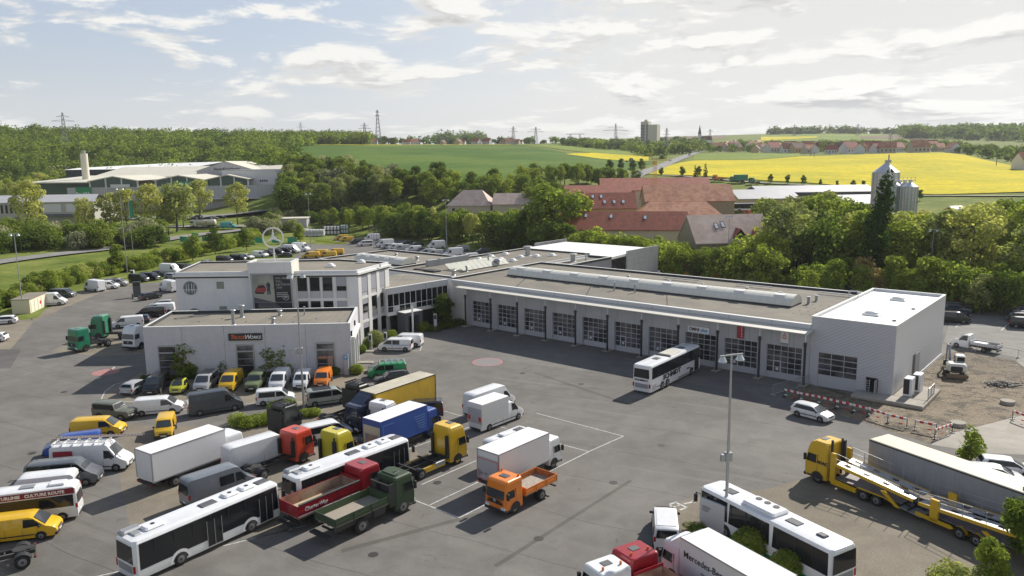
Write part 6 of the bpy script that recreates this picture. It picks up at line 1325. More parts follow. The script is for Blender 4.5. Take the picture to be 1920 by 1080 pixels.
sg_ = thing('white_trade_board', 'blank white board on the left gable of the trade centre', 'sign', (x0, y0, z0), R(3)); M().box(-33, -23.5, -1.1, -.8, 9.0, 10.6).build('panel', TRW, sg_)
x, y, z = AT(52, 372); l_ = thing('pale_warehouse', 'long pale warehouse with two white wall panels at the left edge', 'warehouse', (x, y, z), R(4)); 
M().box(-45, 24, 0, 22, -3, 9.2).build('wall', mat('warehouse_wall', (.42, .41, .37), .75, var=.05, vs=.1), l_); M().add([(-45, -.6, 9.4), (25, -.6, 9.4), (22, 10, 12.0), (-45, 10, 12.0), (25, 22, 9.4), (-45, 22, 9.4), (-45, -.6, 9.1), (25, -.6, 9.1)], [(0, 1, 2, 3), (3, 2, 4, 5), (0, 6, 7, 1)]).build('roof', GRYR, l_)
for a, b in ((4, 11), (13, 19)): M().box(a, b, -.12, 0, 5.2, 8.6).build('wall_panel', TRW, l_)
q = M()
for k in range(12): q.box(-20 + k * 1.8, -19.1 + k * 1.8, -.08, 0, 5.0, 8.4)
q.box(2.2, 2.9, -.08, 0, 4.8, 8.6).box(-10, -2, -.06, 0, -.5, 2.5); q.build('window_strip', BLACK, l_); M().add([(4, -.1, 4.4), (24, -.1, 4.4), (24, -3.0, 3.6), (4, -3, 3.6)], [(0, 1, 2, 3), (3, 2, 1, 0)]).build('loading_canopy', GREYM, l_)
x, y, z = AT(262, 560); w_ = thing('white_roof_hall', 'huge hall with a white roof and dark walls behind the trade centre', 'hall', (x, y, z), R(4)); 
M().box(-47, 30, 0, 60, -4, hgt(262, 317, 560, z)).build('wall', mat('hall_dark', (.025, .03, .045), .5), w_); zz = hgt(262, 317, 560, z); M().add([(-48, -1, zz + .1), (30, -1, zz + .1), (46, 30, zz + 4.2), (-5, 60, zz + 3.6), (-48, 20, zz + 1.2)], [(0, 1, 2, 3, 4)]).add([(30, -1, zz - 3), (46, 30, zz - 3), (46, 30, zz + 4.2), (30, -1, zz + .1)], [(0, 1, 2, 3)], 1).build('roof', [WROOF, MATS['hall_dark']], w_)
silox = AT(158, 470); s_ = thing('white_silo', 'slim white silo beside the white roofed hall', 'silo', silox); M().cyl((0, 0, -1), (0, 0, hgt(158, 288, 470, silox[2])), 1.8, n=20).build('silo_wall', TRR, s_, 40); hs = hgt(158, 288, 470, silox[2]); M().cyl((0, 0, hs), (0, 0, hs + 1.6), 1.0, n=10).build('silo_cap', GREYM, s_)
x, y, z = AT(428, 470); b_ = thing('gabled_trade_hall', 'grey gabled hall with dark lettering behind the trade centre', 'hall', (x, y, z), R(3)); zz = hgt(428, 320, 470, z); M().box(-18, 15, 0, 50, -3, zz).build('wall', TRC, b_)
M().add([(-18, 0, zz), (15, 0, zz), (-2, 0, zz + 5.2)], [(0, 1, 2)]).build('gable', TRC, b_); M().add([(-19, -.5, zz - .2), (-2, -.5, zz + 5.4), (-2, 50, zz + 5.4), (-19, 50, zz - .2), (16, -.5, zz - .2), (16, 50, zz - .2)], [(0, 1, 2, 3), (1, 4, 5, 2)]).build('roof', TRR, b_); text('Baustoff Fachhandel', 1.8, TXB, b_, (-1, -.3, zz + 1.0), (R(90), 0, 0), bold=.02)
x, y, z = AT(466, 425); z += 1; b_ = thing('white_office_block', 'white boxy building with a row of small windows at the right of the trade centre', 'building', (x, y, z), R(3)); zz = hgt(466, 319, 432, z); M().box(-14, 16, 0, 22, -3, zz).build('wall', TRW, b_); M().box(-14.2, 16.2, -.2, 22, zz, zz + .3).build('coping', GREYM, b_)
for k in range(4): M().box(5.0 + k * 1.1, 5.8 + k * 1.1, -.05, 0, zz - 6, zz - 5).build('window', BLACK, b_)
q = M()
for k in range(6): q.box(-4 + k * 2.6, -2.4 + k * 2.6, -.05, 0, .3, 2.0)
q.build('ground_window', BLACK, b_); M().box(-14, 16, -.3, 0, 3.4, 3.8).build('ledge', GREYM, b_)
for k_, (px, d, w_, c_, lab) in enumerate([(540, 330, 8, 'dark_hall', 'low dark container row beside the storage yard'), ]):
    x, y, z = AT(px, d); s_ = thing('store_shed', 'low grey storage shed between bushes right of the trade centre', 'shed', (x, y, z), .1); M().box(-12, 6, 0, 8, -1, 3.4).build('wall', TRC, s_); M().box(-12.4, 6.4, -.4, 8.4, 3.4, 3.7).build('roof', TRR, s_)
# village houses
random.seed(11); vcols = [ROOFR, ROOFT, ROOFR, mat('roof_brown', (.14, .07, .05), .8), mat('roof_orange', (.3, .12, .07), .8)]; vw = [TRW, BEIGE, mat('house_white', (.6, .58, .54), .8), YELW]
vk = {}
def village(px, d, grp, lab, sc=1):
    x, y, z = AT(px, d); i = random.randrange(5); yaw = random.choice([0, 90, 20, -25, 60]) + random.uniform(-8, 8)
    if i not in vk:
        r = thing('village_house', None, None); gable_parts(r, 12, 9, 4.6, 9.0, vw[i % 4], vcols[i], .5)
        for a in (-4, -1, 2, 4.6): M().box(a - .5, a + .5, -4.54, -4.5, 1.3, 2.8).build('window', BLACK, r)
        vk[i] = r
    else: r = copy_tree(vk[i])
    for k in ('label', 'category', 'group'):
        if k in r.keys(): del r[k]
    r.location = (x, y, z); r.rotation_euler.z = R(yaw); r.scale = (random.uniform(.8, 1.2) * sc,) * 3
    col = ['dark red', 'worn red', 'dark red', 'brown', 'orange'][i]; tag(r, '%s roofed house %s' % (col, lab), 'house', '%s roofed houses %s' % (col, lab))
for i in range(84): px = random.uniform(1335, 1790); village(px, np.interp(px, [1335, 1500, 1640, 1790], [900, 800, 760, 760]) + random.uniform(0, 150), 0, 'in the village beyond the rapeseed field')
for i in range(5): village(random.uniform(1885, 1940), random.uniform(560, 620), 0, 'at the right edge beyond the rapeseed field')
for i in range(16): village(random.uniform(695, 985), random.uniform(945, 985), 0, 'on the skyline behind the wheat field', .72)
x, y, z = AT(1322, 1180); t_ = thing('church', 'tiny church with a pointed dark spire on the skyline', 'church', (x, y, z)); gable_parts(t_, 16, 9, 7, 12, TRW, vcols[3]); M().box(-11, -7, -2, 2, 0, 15).build('tower', TRW, t_); M().cyl((-9, 0, 15), (-9, 0, 28), 3, .1, 4).build('spire', DARKW, t_)

# pylons
PY = mat('pylon_steel', (.24, .25, .26), .6, .3)
def pylon(px, d, top, lab, arms=((.62, 9), (.74, 12), (.86, 8)), wd=3.2, t=.28):
    x, y, z = AT(px, d); h = hgt(px, top, d, z); r = thing('power_pylon', lab, 'pylon', (x, y, z), R(20)); q = M(); b = wd
    for sx in (-1, 1):
        for sy in (-1, 1): q.cyl((sx * b, sy * b, -2), (sx * .4, sy * .4, h), t, t * .6, 4)
    n = 9
    for k in range(n):
        z0, z1 = h * k / n, h * (k + 1) / n; f0, f1 = b * (1 - k / n) + .4 * k / n, b * (1 - (k + 1) / n) + .4 * (k + 1) / n
        for s in (-1, 1): q.cyl((-f0, s * f0, z0), (f1, s * f1, z1), t * .5, None, 4).cyl((f0, s * f0, z0), (-f1, s * f1, z1), t * .5, None, 4).cyl((s * f0, -f0, z0), (s * f1, f1, z1), t * .5, None, 4)
    q.build('lattice', PY, r); 
    for f, w in arms: M().cyl((-w, 0, h * f), (0, 0, h * f + 1.4), t * .7, None, 4).cyl((w, 0, h * f), (0, 0, h * f + 1.4), t * .7, None, 4).cyl((-w, 0, h * f), (w, 0, h * f), t * .7, None, 4).build('crossarm', PY, r)
pylon(126, 780, 211, 'large power pylon standing in front of the left forest', ((.8, 9), (.9, 5)), t=.22)
pylon(711, 905, 206, 'tallest lattice pylon on the wheat field horizon', ((.83, 3.2), (.93, 2.4)), 3.6, .3)
pylon(686, 980, 230, 'small pylon left of the tallest pylon', ((.72, 8), (.86, 5)))
for px, d, top, w, lab in [(567, 1150, 229, 6, 'pylon tip above the forest ridge'), (963, 900, 237, 6, 'slim pylon in the middle of the skyline'), (1005, 920, 238, 11, 'wide armed pylon right of the slim pylon'), (1154, 980, 232, 18, 'broad pylon with two long arms left of the tower block'), (1249, 900, 240, 5, 'dark narrow pylon right of the tower block'), (1487, 1700, 233, 10, 'faint pylon on the hill left of the village'), (1605, 1650, 232, 10, 'faint pylon on the hill above the village'), (1330, 1750, 242, 9, 'faint pylon near the church spire'), (1667, 1000, 243, 5, 'pylon rising behind the large silo')]: pylon(px, d, top, lab, ((.72, w), (.86, w * .6)), 2.6, .2 if d < 1200 else .3)
for px, d in ((1070, 1000), (1087, 1000)):
    x, y, z = AT(px, d); r = thing('wooden_pylon', 'two legged timber pole on the skyline, %s of the pair' % ('left' if px == 1070 else 'right'), 'pylon', (x, y, z)); h = hgt(px, 251, d, z); M().box(-.9, -.4, -.3, .3, 0, h).box(.4, .9, -.3, .3, 0, h).build('poles', BARK, r); M().box(-6, 6, -.3, .3, h - .5, h).build('crossarm', BARK, r)
for px, d, top in ((1520, 720, 286), (1526, 700, 285), (1869, 610, 290), (1554, 740, 284)):
    x, y, z = AT(px, d); r = thing('power_pole', 'thin dark pole standing in the rapeseed field', 'pole', (x, y, z), 0, 'thin poles in the rapeseed field'); M().cyl((0, 0, 0), (0, 0, hgt(px, top, d, z)), .25, .18, 6).build('pole_shaft', BARK, r)
x, y, z = AT(1915, 1780); r = thing('wind_turbine', 'small white wind turbine on the hill at the right edge', 'wind turbine', (x, y, z)); h = hgt(1915, 241, 1780, z); M().cyl((0, 0, 0), (0, 0, h), 1.6, .9, 8).build('mast', TRIM, r); q = M().cyl((0, -2, h), (0, 2, h), 1.4, n=8)
for k in range(3): a = .4 + 2.094 * k; q.cyl((0, -2, h), (9 * math.cos(a) * 1.2, -2, h + 9 * 1.2 * math.sin(a)), .8, .2, 5)
q.build('rotor', TRIM, r)
x, y, z = AT(1228, 300); r = thing('yellow_crane', 'yellow builder crane standing behind the worn red barn roof', 'crane', (x, y, z), R(15)); h = hgt(1228, 302, 300, z); YC = mat('crane_yellow', (.5, .36, .08), .6); q = M()
for sx in (-.5, .5):
    for sy in (-.5, .5): q.box(sx - .06, sx + .06, sy - .06, sy + .06, 0, h)
for k in range(16): q.cyl((-.5, -.5, h * k / 16), (.5, -.5, h * (k + 1) / 16), .06, n=4)
q.build('mast', YC, r); q = M().cyl((-1, 0, h), (5, 0, h + .3), .12, n=4).cyl((-1, 0, h + .6), (5, 0, h + .5), .1, n=4).cyl((0, 0, h), (-2.6, 0, h + 3.2), .1, n=4).cyl((-1, 0, h + .6), (-2.6, 0, h + 3.2), .1, n=4).box(-.7, .5, -.6, .6, h - 1.2, h - .1); q.build('jib', YC, r)
x, y, z = AT(872, 274)

# ================================================================ lamp masts, flags, posts
def lamp(px, py, ptop, label, head='disc', r=.11, twin=False, box=False, yaw=0):
    x, y = G(px, py); d = math.hypot(x, y); h = ZR(px, ptop, d); h = ZR(px, ptop, d); t = thing('lamp_mast', label, 'lamp mast', (x, y, 0), yaw); M().cyl((0, 0, 0), (0, 0, h * .4), r, r * .85, 10).cyl((0, 0, h * .4), (0, 0, h), r * .85, r * .5, 10).cyl((0, 0, 0), (0, 0, .1), r * 2, n=8).build('mast', GREYM, t, 40)
    q = M().box(-1.0, 1.0, -.05, .05, h - .05, h + .05); q.build('crossbar', GREYM, t)
    for s in (-1, 1): M().cyl((s * .75, 0, h - .42), (s * .75, 0, h - .06), .34, .16, 12).cyl((s * .75, 0, h - .46), (s * .75, 0, h - .42), .3, n=12).build('lamp_head', mat('lamp_head_glass', (.6, .62, .62), .2, .4), t, 40)
    if box: M().cbox(-.28, .28, -.2, .2, h * .42, h * .42 + .7, .03).cbox(-.62, -.3, -.15, .15, h * .42 + .05, h * .42 + .6, .03).build('junction_box', GREYM, t)
    return t
lamp(44, 587, 437, 'tall lamp mast by the yellow shed at the left'); lamp(240, 523, 352, 'tall lamp mast in the left hedge', r=.1)
lamp(570, 768, 513, 'tall lamp mast with a junction box between the parked trucks', r=.13, yaw=R(15), box=True); lamp(1360, 1003, 665, 'tall lamp mast beside the green skirted bus', r=.135, yaw=R(20), box=True)
lamp(1364, 513, 406, 'lamp mast behind the workshop roof in front of the pink roof'); lamp(1742, 546, 430, 'lamp mast behind the box hall at the right'); lamp(838, 470, 374, 'lamp mast among the vans of the rear car park'); lamp(583, 462, 362, 'lamp mast right of the silver star'); lamp(289, 452, 386, 'slim lamp mast at the street behind the hedge', r=.08)
x, y, z = AT(233, 262); t_ = thing('flag_pole', 'flag pole with a hanging green flag left of the tank truck', 'flag pole', (x, y, 0)); zz = ZR(233, 372, 262); M().cyl((0, 0, 0), (0, 0, zz), .08, n=8).build('pole', GREYM, t_); q = M()
for k in range(6): a, b = -.25 * math.sin(k), -.25 * math.sin(k + 1); q.add([(.1 + k * .22, a, zz - 6), (.32 + k * .22, b, zz - 6), (.25 + k * .16, b, zz - 1), (.1 + k * .15, a, zz - .6)], [(0, 1, 2, 3), (3, 2, 1, 0)])
q.build('flag', mat('flag_green', (.05, .25, .17), .7), t_)
random.seed(4)
for i, (px, d) in enumerate([(293, 295), (325, 292), (367, 290), (396, 288), (432, 286), (467, 283), (500, 282), (530, 280), (348, 300), (450, 278)]):
    x, y, z = AT(px, d); t_ = thing('green_banner', 'low green net banner on posts along the far meadow', 'banner', (x, y, z), 0, 'green net banners along the meadow'); w = 3.2 if i % 2 else 2.4; M().add([(0, 0, .6), (w, 0, .4), (w, .1, 2.2), (0, 0, 2.5)], [(0, 1, 2, 3), (3, 2, 1, 0)]).build('net', mat('net_green', (.04, .3, .18), .8), t_); M().cyl((0, 0, 0), (0, 0, 2.6), .05, n=5).cyl((w, 0, 0), (w, 0, 2.4), .05, n=5).build('posts', GREYM, t_)
for px, row in ((317, 452), (332, 448), (345, 442), (371, 440)):
    x, y = G(px, row); t_ = thing('furled_flag', 'dark furled flag on a pole behind the hedge', 'flag pole', (x, y, 0), 0, 'furled flags behind the hedge'); M().cyl((0, 0, 0), (0, 0, 7), .06, n=6).build('pole', GREYM, t_); M().cyl((.1, 0, 1.4), (.1, 0, 6.6), .32, .12, 6).build('flag', mat('flag_dark', (.03, .035, .05), .8), t_)
for px in (690, 694, 700):
    x, y, z = AT(px, 268); t_ = thing('flag_pole', 'bare slim pole between the bushes behind the rear car park', 'flag pole', (x, y, z), 0, 'bare poles behind the rear car park'); M().cyl((0, 0, 0), (0, 0, 7), .07, n=6).build('pole', GREYM, t_)
# yellow shed and totems
a, b, c = G(57.5, 588), G(89.8, 573), G(43, 584); t_ = thing('yellow_shed', 'cream flat roofed shed with ribbed doors beside the left hedge', 'shed', (a[0], a[1], 0), math.atan2(b[1] - a[1], b[0] - a[0])); L_ = math.dist(a, b); YS = mat('shed_cream', (.62, .58, .42), .7, wave=((1, 0, 0), .3))
M().box(0, L_, 0, 3.2, 0, 2.75).build('wall', YS, t_); M().box(-.15, L_ + .15, -.15, 3.35, 2.75, 2.87).build('roof', ROOF2, t_); q = M()
for x0_ in (.5, 2.2, 3.9, 5.6): q.box(x0_, x0_ + 1.3, -.05, 0, .1, 2.3)
q.build('doors', mat('shed_door', (.66, .64, .52), .6), t_); M().box(L_ * .55, L_ * .55 + .6, -.12, -.05, 1.1, 1.7).build('warning_sign', TXR, t_)
def totem(px, py, w, d, h, m, name, label, cat, yaw=0, letter=None):
    x, y = G(px, py); t = thing(name, label, cat, (x, y, 0), R(yaw)); M().cbox(-w / 2, w / 2, -d / 2, d / 2, 0, h, .03).build('housing', m, t)
    if letter: M().box(-w / 2 + .05, w / 2 - .05, -d / 2 - .012, -d / 2, h - .75, h - .12).build('sign_face', TXBL, t); text(letter, .5, TXW, t, (0, -d / 2 - .02, h - .43), (R(90), 0, 0), bold=.01)
    else: M().box(-w / 2 + .06, w / 2 - .06, -d / 2 - .012, -d / 2, h - .9, h - .2).build('display', BLACK, t)
    return t
totem(258, 557, 1.5, .7, 3.4, mat('totem_dark', (.06, .075, .08), .4), 'fuel_totem', 'dark fuel pump cabinet on an island left of the dark estate car', 'fuel pump', 20); totem(249, 561, .25, .25, 1.1, BLACK, 'bollard', 'small black bollard left of the fuel pump cabinet', 'bollard')
sh = M().cbox(-1.8, 1.8, -.6, .6, 0, .15, .06).build('fuel_island', CONC); sh.location = (*G(262, 560), 0); tag(sh, 'narrow concrete island under the fuel pump cabinet', 'kerb')
totem(249, 521, .9, .5, 2.0, TRIM, 'ticket_machine', 'white vending box at the foot of the lamp in the left hedge', 'cabinet')
totem(650.5, 703, .65, .35, 2.9, mat('totem_grey', (.4, .41, .43), .5), 'parking_sign', 'grey sign pillar with a blue parking P at the corner of the brick building', 'sign', -5, 'P')
totem(695, 655, .5, .4, 2.4, MATS['totem_grey'], 'charging_post', 'grey charging post left of the bush in front of the office', 'charging post'); totem(723, 645, .5, .4, 1.9, MATS['totem_grey'], 'charging_post', 'grey charging post behind the van with the blue stripe', 'charging post')
totem(817, 621, .55, .35, 3.0, MATS['totem_grey'], 'info_pillar', 'tall grey info pillar in the shade left of the workshop doors', 'sign'); totem(788, 618, .9, .4, 1.9, MATS['totem_grey'], 'info_board', 'short grey info board right of the entrance portal', 'sign')
x, y = G(774.5, 626); t_ = thing('white_mast', 'slim white mast in front of the entrance portal', 'mast', (x, y, 0)); M().box(-.12, .12, -.12, .12, 0, 4.6).build('mast_shaft', TRIM, t_)
t_ = thing('white_info_board', 'white board standing beside the front wheel of the green skirted bus', 'sign', G(1335, 998) + (0,), R(-50)); M().cbox(-1.1, 1.1, -.1, .1, .3, 2.5, .03).build('board', mat('board_grey', (.5, .5, .5), .5), t_); q = M()
for k in range(4): q.box(-.9, -.1 - .08 * k, -.115, -.101, 1.9 - k * .12, 1.94 - k * .12)
q.build('lettering_lines', TXB, t_)
# building site: barriers, mesh fences, manholes
def barrier(a, b, label, n_=1, group=None, only_top=False):
    A, B_ = G(*a), G(*b); L = math.dist(A, B_); t = thing('barrier', label, 'barrier', (A[0], A[1], 0), math.atan2(B_[1] - A[1], B_[0] - A[0]), group); r_, w_ = M(), M(); k = int(L / .34)
    for i in range(k):
        (r_ if i % 2 else w_).box(L * i / k, L * (i + 1) / k, -.03, .03, .85, 1.1)
        if i % 3 == 0: (r_ if i % 2 else w_).box(L * i / k, L * (i + 1) / k, -.02, .02, .3, .42)
    r_.build('red_bands', mat('barrier_red', (.5, .02, .03), .5), t); w_.build('white_bands', TRIM, t)
    for x_ in (0, L): M().box(x_ - .03, x_ + .03, -.03, .03, 0, 1.1).box(x_ - .12, x_ + .12, -.22, .22, 0, .08).build('foot', BLACK, t)
bp = [(1470, 745), (1499, 752), (1532, 758.5), (1566, 767), (1598, 774.5), (1627, 782), (1664, 794), (1700, 803), (1715, 806), (1755, 814)]
for i, (a, b) in enumerate([(0, 1), (1, 2), (2, 3), (3, 4), (4, 5), (5, 6), (6, 7), (8, 9)]): barrier(bp[a], bp[b], 'red and white striped barrier plank along the building site', group='barriers along the building site')
barrier((1752, 824), (1785, 812), 'red and white barrier with a mesh panel at the corner of the concrete drive'); barrier((1898, 787), (1925, 797), 'red and white barrier cut off by the right edge of the picture')
def mesh_fence(a, b, label, h=1.1, group=None):
    A, B_ = G(*a), G(*b); L = math.dist(A, B_); t = thing('mesh_fence', label, 'fence', (A[0], A[1], 0), math.atan2(B_[1] - A[1], B_[0] - A[0]), group); q = M()
    for z_ in (.15, h): q.cyl((0, 0, z_), (L, 0, z_), .03, n=5)
    for k in range(int(L / .16)): q.cyl((k * .16, 0, .15), (k * .16, 0, h), .008, n=3)
    for k in range(5): q.cyl((0, 0, .2 + k * .2), (L, 0, .2 + k * .2), .008, n=3)
    q.build('mesh_panel', GREYM, t)
    for x_ in (0, L): M().cyl((x_, 0, 0), (x_, 0, h + .05), .035, n=6).box(x_ - .12, x_ + .12, -.3, .3, 0, .12).build('fence_post', GREYM, t)
mesh_fence((1449, 741), (1496, 728), 'left mesh fence panel beside the last workshop door', 1.3); mesh_fence((1496, 728), (1520, 721), 'right mesh fence panel beside the last workshop door', 1.3)
for a, b in [((1785, 650), (1830, 658)), ((1830, 658), (1868, 665)), ((1868, 665), (1908, 672)), ((1908, 672), (1950, 682))]: mesh_fence(a, b, 'galvanised mesh fence panel between the building site and the rear car park', 1.2, 'fence panels along the rear car park')
for px, py, lab in [(1796, 798, 'concrete manhole ring near the striped barriers'), (1889, 757, 'concrete manhole ring in the middle of the sandy ground')]:
    x, y = G(px, py); o_ = M().cyl((0, 0, 0), (0, 0, .4), .75, n=20).build('manhole_ring', CONC, None, 40); o_.location = (x, y, 0); tag(o_, lab, 'manhole')
x, y = G(1877, 722); rng = np.random.default_rng(2); q = M()
for i in range(260):
    a, rr_ = rng.uniform(0, 6.28), abs(rng.normal(0, 1.1)); s_ = rng.uniform(.06, .16); q.cbox(rr_ * math.cos(a) - s_, rr_ * math.cos(a) + s_, rr_ * .6 * math.sin(a) - s_, rr_ * .6 * math.sin(a) + s_, 0, s_ + max(0, .5 - rr_ * .25), .02)
o_ = q.build('gravel_pile', mat('gravel_grey', (.2, .185, .16), .9)); o_.location = (x, y, 0); tag(o_, 'small dark gravel pile on the sandy building ground', 'gravel', kind='stuff')

# manhole covers, drain gullies and patched strips in the yard
IRON = mat('cast_iron', (.05, .048, .045), .6, .3)
for i, (px, py) in enumerate([(1090, 720), (820, 905), (1010, 1010), (1240, 835), (700, 1040), (980, 700), (1150, 905), (120, 735), (60, 850)]):
    x, y = G(px, py); o_ = M().cyl((0, 0, 0), (0, 0, .014), .38, n=18).build('manhole_cover', IRON); o_.location = (x, y, .004); tag(o_, 'round iron manhole cover in the asphalt of the yard', 'manhole cover', 'manhole covers in the yard')
PT1 = ground_mat('asphalt_patch', (.105, .098, .088), (.12, .112, .1))
for pp, m_, lb in [([(640, 1030), (900, 960), (905, 965), (640, 1037)], PT1, 'dark repaired strip below the orange truck'), ([(1000, 700), (1180, 760), (1184, 758), (1005, 698)], PT1, 'dark repaired strip across the middle of the yard'), ([(925, 1060), (1180, 900), (1186, 902), (932, 1064)], PT1, 'dark repaired strip in the lower yard')]:
    sheet('asphalt_repair', pp, m_, lb, 'asphalt patch', .0075)


# ================================================================ vehicles
PW = WHITE; PY_ = paint('yellow', (.66, .40, .012)); PBK = paint('black', (.013, .014, .017), .2); PSI = paint('silver', (.36, .37, .38), .3); PGR = paint('grey', (.10, .11, .125), .3); PNB = paint('navy', (.016, .024, .055), .25)
PBL2 = paint('blue', (.018, .06, .28)); POR = paint('orange', (.72, .20, .015)); PGN = paint('green', (.02, .27, .10)); PTG = paint('truck_green', (.02, .19, .10)); POL = paint('olive', (.12, .15, .075), .5); PMG = mat('paint_military', (.035, .06, .03), .55, var=.1, vs=2)
PRD = paint('red', (.30, .012, .022)); PRO = paint('orange_red', (.55, .055, .025)); PLS = paint('lime', (.5, .5, .03)); PDG = paint('dark_cab', (.022, .026, .024), .35); PMB = paint('greyblue_van', (.17, .19, .215), .35); PTL = paint('teal', (.05, .33, .32))
def sp(L=5.95): return L / 2
def PV(key, fn, ref, px, dirp, label, cat='van', group=None, yaw=None, name=None):
    r = inst(key, fn, label, cat, group)
    if name: r.name = name
    place(r, ref, px, dirp, yaw); return r
V = lambda c, w='cab', **k: (lambda: vito(c, w, **k))
x2 = 2.57
# row in front of the brick building, noses towards the camera
RU = ((-49.15, 99.8), (-21.75, 100.6))
row = -88.0
PV('est_silver', lambda: car(PSI, 'estate'), (-2.35, 0, 0), (236, 743), None, 'silver estate car with its tail to the camera left of the black van', 'car', yaw=82)
PV('vito_black_w', V(PBK, 'bus'), (x2, 0, 0), (281, 743), None, 'black van second from the left in the row before the brick wall', 'van', yaw=-84)
PV('smart', lambda: car(PLS, 'mini', (PBK, -1.0, .1)), (1.36, 0, 0), (329, 740.5), None, 'tiny yellow green car with a black roof before the brick wall', 'car', yaw=-86)
PV('vito_silver_w', V(PSI, 'bus', roof=(PBK, -2.1, .4)), (x2, 0, 0), (375, 738), None, 'silver van with dark roof between the tiny car and the yellow van', 'van', yaw=-86)
PV('vito_yellow', V(PY_), (x2, 0, 0), (423, 737), None, 'yellow panel van in the middle of the row before the brick wall', 'van', yaw=-86)
PV('g_olive', lambda: car(POL, 'g'), (2.3, 0, 0), (471.5, 738), None, 'boxy olive green off-road car in the row before the brick wall', 'off-road car', yaw=-86)
PV('vito_white', V(PW), (x2, 0, 0), (517, 735), None, 'white panel van right of the olive off-road car', 'van', yaw=-86)
PV('citan_white', lambda: citan(PW), (2.2, 0, 0), (561.5, 733), None, 'small white van left of the orange van', 'van', yaw=-86)
PV('citan_orange', lambda: citan(POR), (2.2, 0, 0), (601, 729), None, 'orange small van at the right end of the row before the brick wall', 'van', yaw=-86)
# second row and the left group
PV('vito_white', V(PW), (1.5, -.96, 0), (323, 777), ((251, 783), (323, 777), 0), 'white panel van parked sideways left of the dark grey large van')
PV('citan_yellow', lambda: citan(PY_), (2.2, 0, 0), (307, 826), None, 'yellow small van with its nose to the camera', yaw=-72)
PV('vito_yellow', V(PY_), (1.5, -.96, 0), (208, 820), ((124, 788), (200, 784), 1.9), 'yellow panel van parked sideways left of the yellow small van')
PV('jeep', lambda: car(paint('jeep_grey', (.12, .13, .1), .5), 'g'), (1.45, -.9, 0), (227, 791), ((155, 785), (225, 790), 0), 'grey green off-road car half hidden behind the yellow panel van', 'off-road car')
PV('vito_blue', V(PBL2), (-x2, 0, 1.85), (189, 808), ((189, 806), (135, 813), 1.9), 'blue van behind the white van with the ladder rack')
r = PV('sprinter_rack', lambda: sprinter(PW, 6.9, 2.65), (2.42, -1, 0), (217.5, 884.5), ((78, 843), (185, 838), 2.6), 'white large van with a red patch and long ladders on its roof rack')
q = M()
for s_ in (-.8, .8): q.box(-3.2, 1.6, s_ - .03, s_ + .03, 2.85, 2.91)
for k in range(6): q.box(-3.2 + k * .95, -3.14 + k * .95, -.8, .8, 2.68, 2.86)
q.build('roof_rack', STEELW, r); q = M().box(-3.6, 4.6, .35, .42, 2.93, 3.03).box(-3.6, 4.6, .75, .82, 2.93, 3.03)
for k in range(26): q.box(-3.5 + k * .31, -3.46 + k * .31, .42, .75, 2.95, 3.0)
q.build('ladder', mat('ladder_alu', (.35, .3, .27), .5), r); M().box(-3.0, -1.3, -1.035, -1.0, 1.55, 2.2).build('red_patch', SRED, r)
PV('crafter_grey', lambda: sprinter(PGR, 5.95, 2.3, 'bus'), (1.95, -1, 0), (161, 912), ((40, 868), (135, 860), 2.2), 'dark grey passenger van with a silver front between the two white vans')
PV('sprinter_white_bus', lambda: sprinter(PW, 5.95, 2.65, 'bus'), (-2.97, 0, 2.5), (143, 884), ((143, 884), (60, 893), 2.6), 'white large van between the grey passenger van and the red and white minibus')
r = PV('minibus', lambda: sprinter(PW, 7.7, 2.85, 'bus'), (-3.85, 1, .35), (147, 966), ((137, 915), (0, 932), 2.7), 'white and red minibus with CULTURE ROUTE lettering at the left edge', 'minibus')
q = M()
for s_ in (-1, 1): q.add([(-3.7, s_ * .93, 2.22), (2.2, s_ * .93, 2.22), (2.2, s_ * .885, 2.68), (-3.7, s_ * .885, 2.68)], [(0, 1, 2, 3), (3, 2, 1, 0)])
q.build('red_band', SRED, r); text('CULTURE ROUTE', .36, TXW, r, (-1.6, .925, 2.44), (R(96), 0, R(180)), bold=.012); text('KULTURLINIE', .36, TXW, r, (1.2, .925, 2.44), (R(96), 0, R(180)), bold=.012)
M().cbox(-.8, .3, -.35, .35, 2.85, 2.95, .03).build('roof_hatch', GREYM, r); M().cbox(-3.0, -1.8, -.5, .5, 2.85, 3.02, .06).build('ventilation_pod', WHITE, r)
r = PV('vito_yellow', V(PY_), (1.5, -.96, 0), (78, 1013), ((0, 965), (60, 958), 1.9), 'yellow panel van in the lower left corner')
r = PV('tractor_left', lambda: tractor(PW, True), (-2.95, -1.1, .6), (66, 1022), ((70, 1015), (5, 1030), .9), 'tractor unit cut off by the left edge with black mudguards', 'truck')
r = PV('boxtruck_white', lambda: boxtruck(PW, mat('box_grey_white', (.6, .6, .62), .5, var=.03, vs=.3), 9.6, 7.4, 1.1, 3.75, cabH=2.9), (-4.8, -1.27, 3.72), (282.5, 852.5), ((282.5, 852.5), (409, 809.5), 3.72), 'white box truck parked behind the grey van, its box facing left', 'truck')
PV('sprinter_long', lambda: sprinter(PW, 6.9, 2.7), (-3.45, -1, .4), (433, 888), ((433, 888), (527, 858), .4), 'long white large van behind the orange red tractor unit')
PV('sprinter_greyblue', lambda: sprinter(PMB, 6.2, 2.6, 'crew'), (-3.1, -1, .45), (356, 951), ((351, 912), (419, 890), 2.5), 'grey blue large van with a side window above the white and black bus')
r = PV('citaro', lambda: bus(WHITE, 12.1, 3.12, 'city'), (-2.75, -1.275, 0), (340.7, 1060.5), ((340.7, 1060.5), (471.3, 999.4), 0), 'white city bus with a black window band at the bottom left', 'bus')
HT = mat('hatch_grey2', (.09, .09, .1), .4); BR_ = mat('bus_roof', (.8, .8, .78), .5)
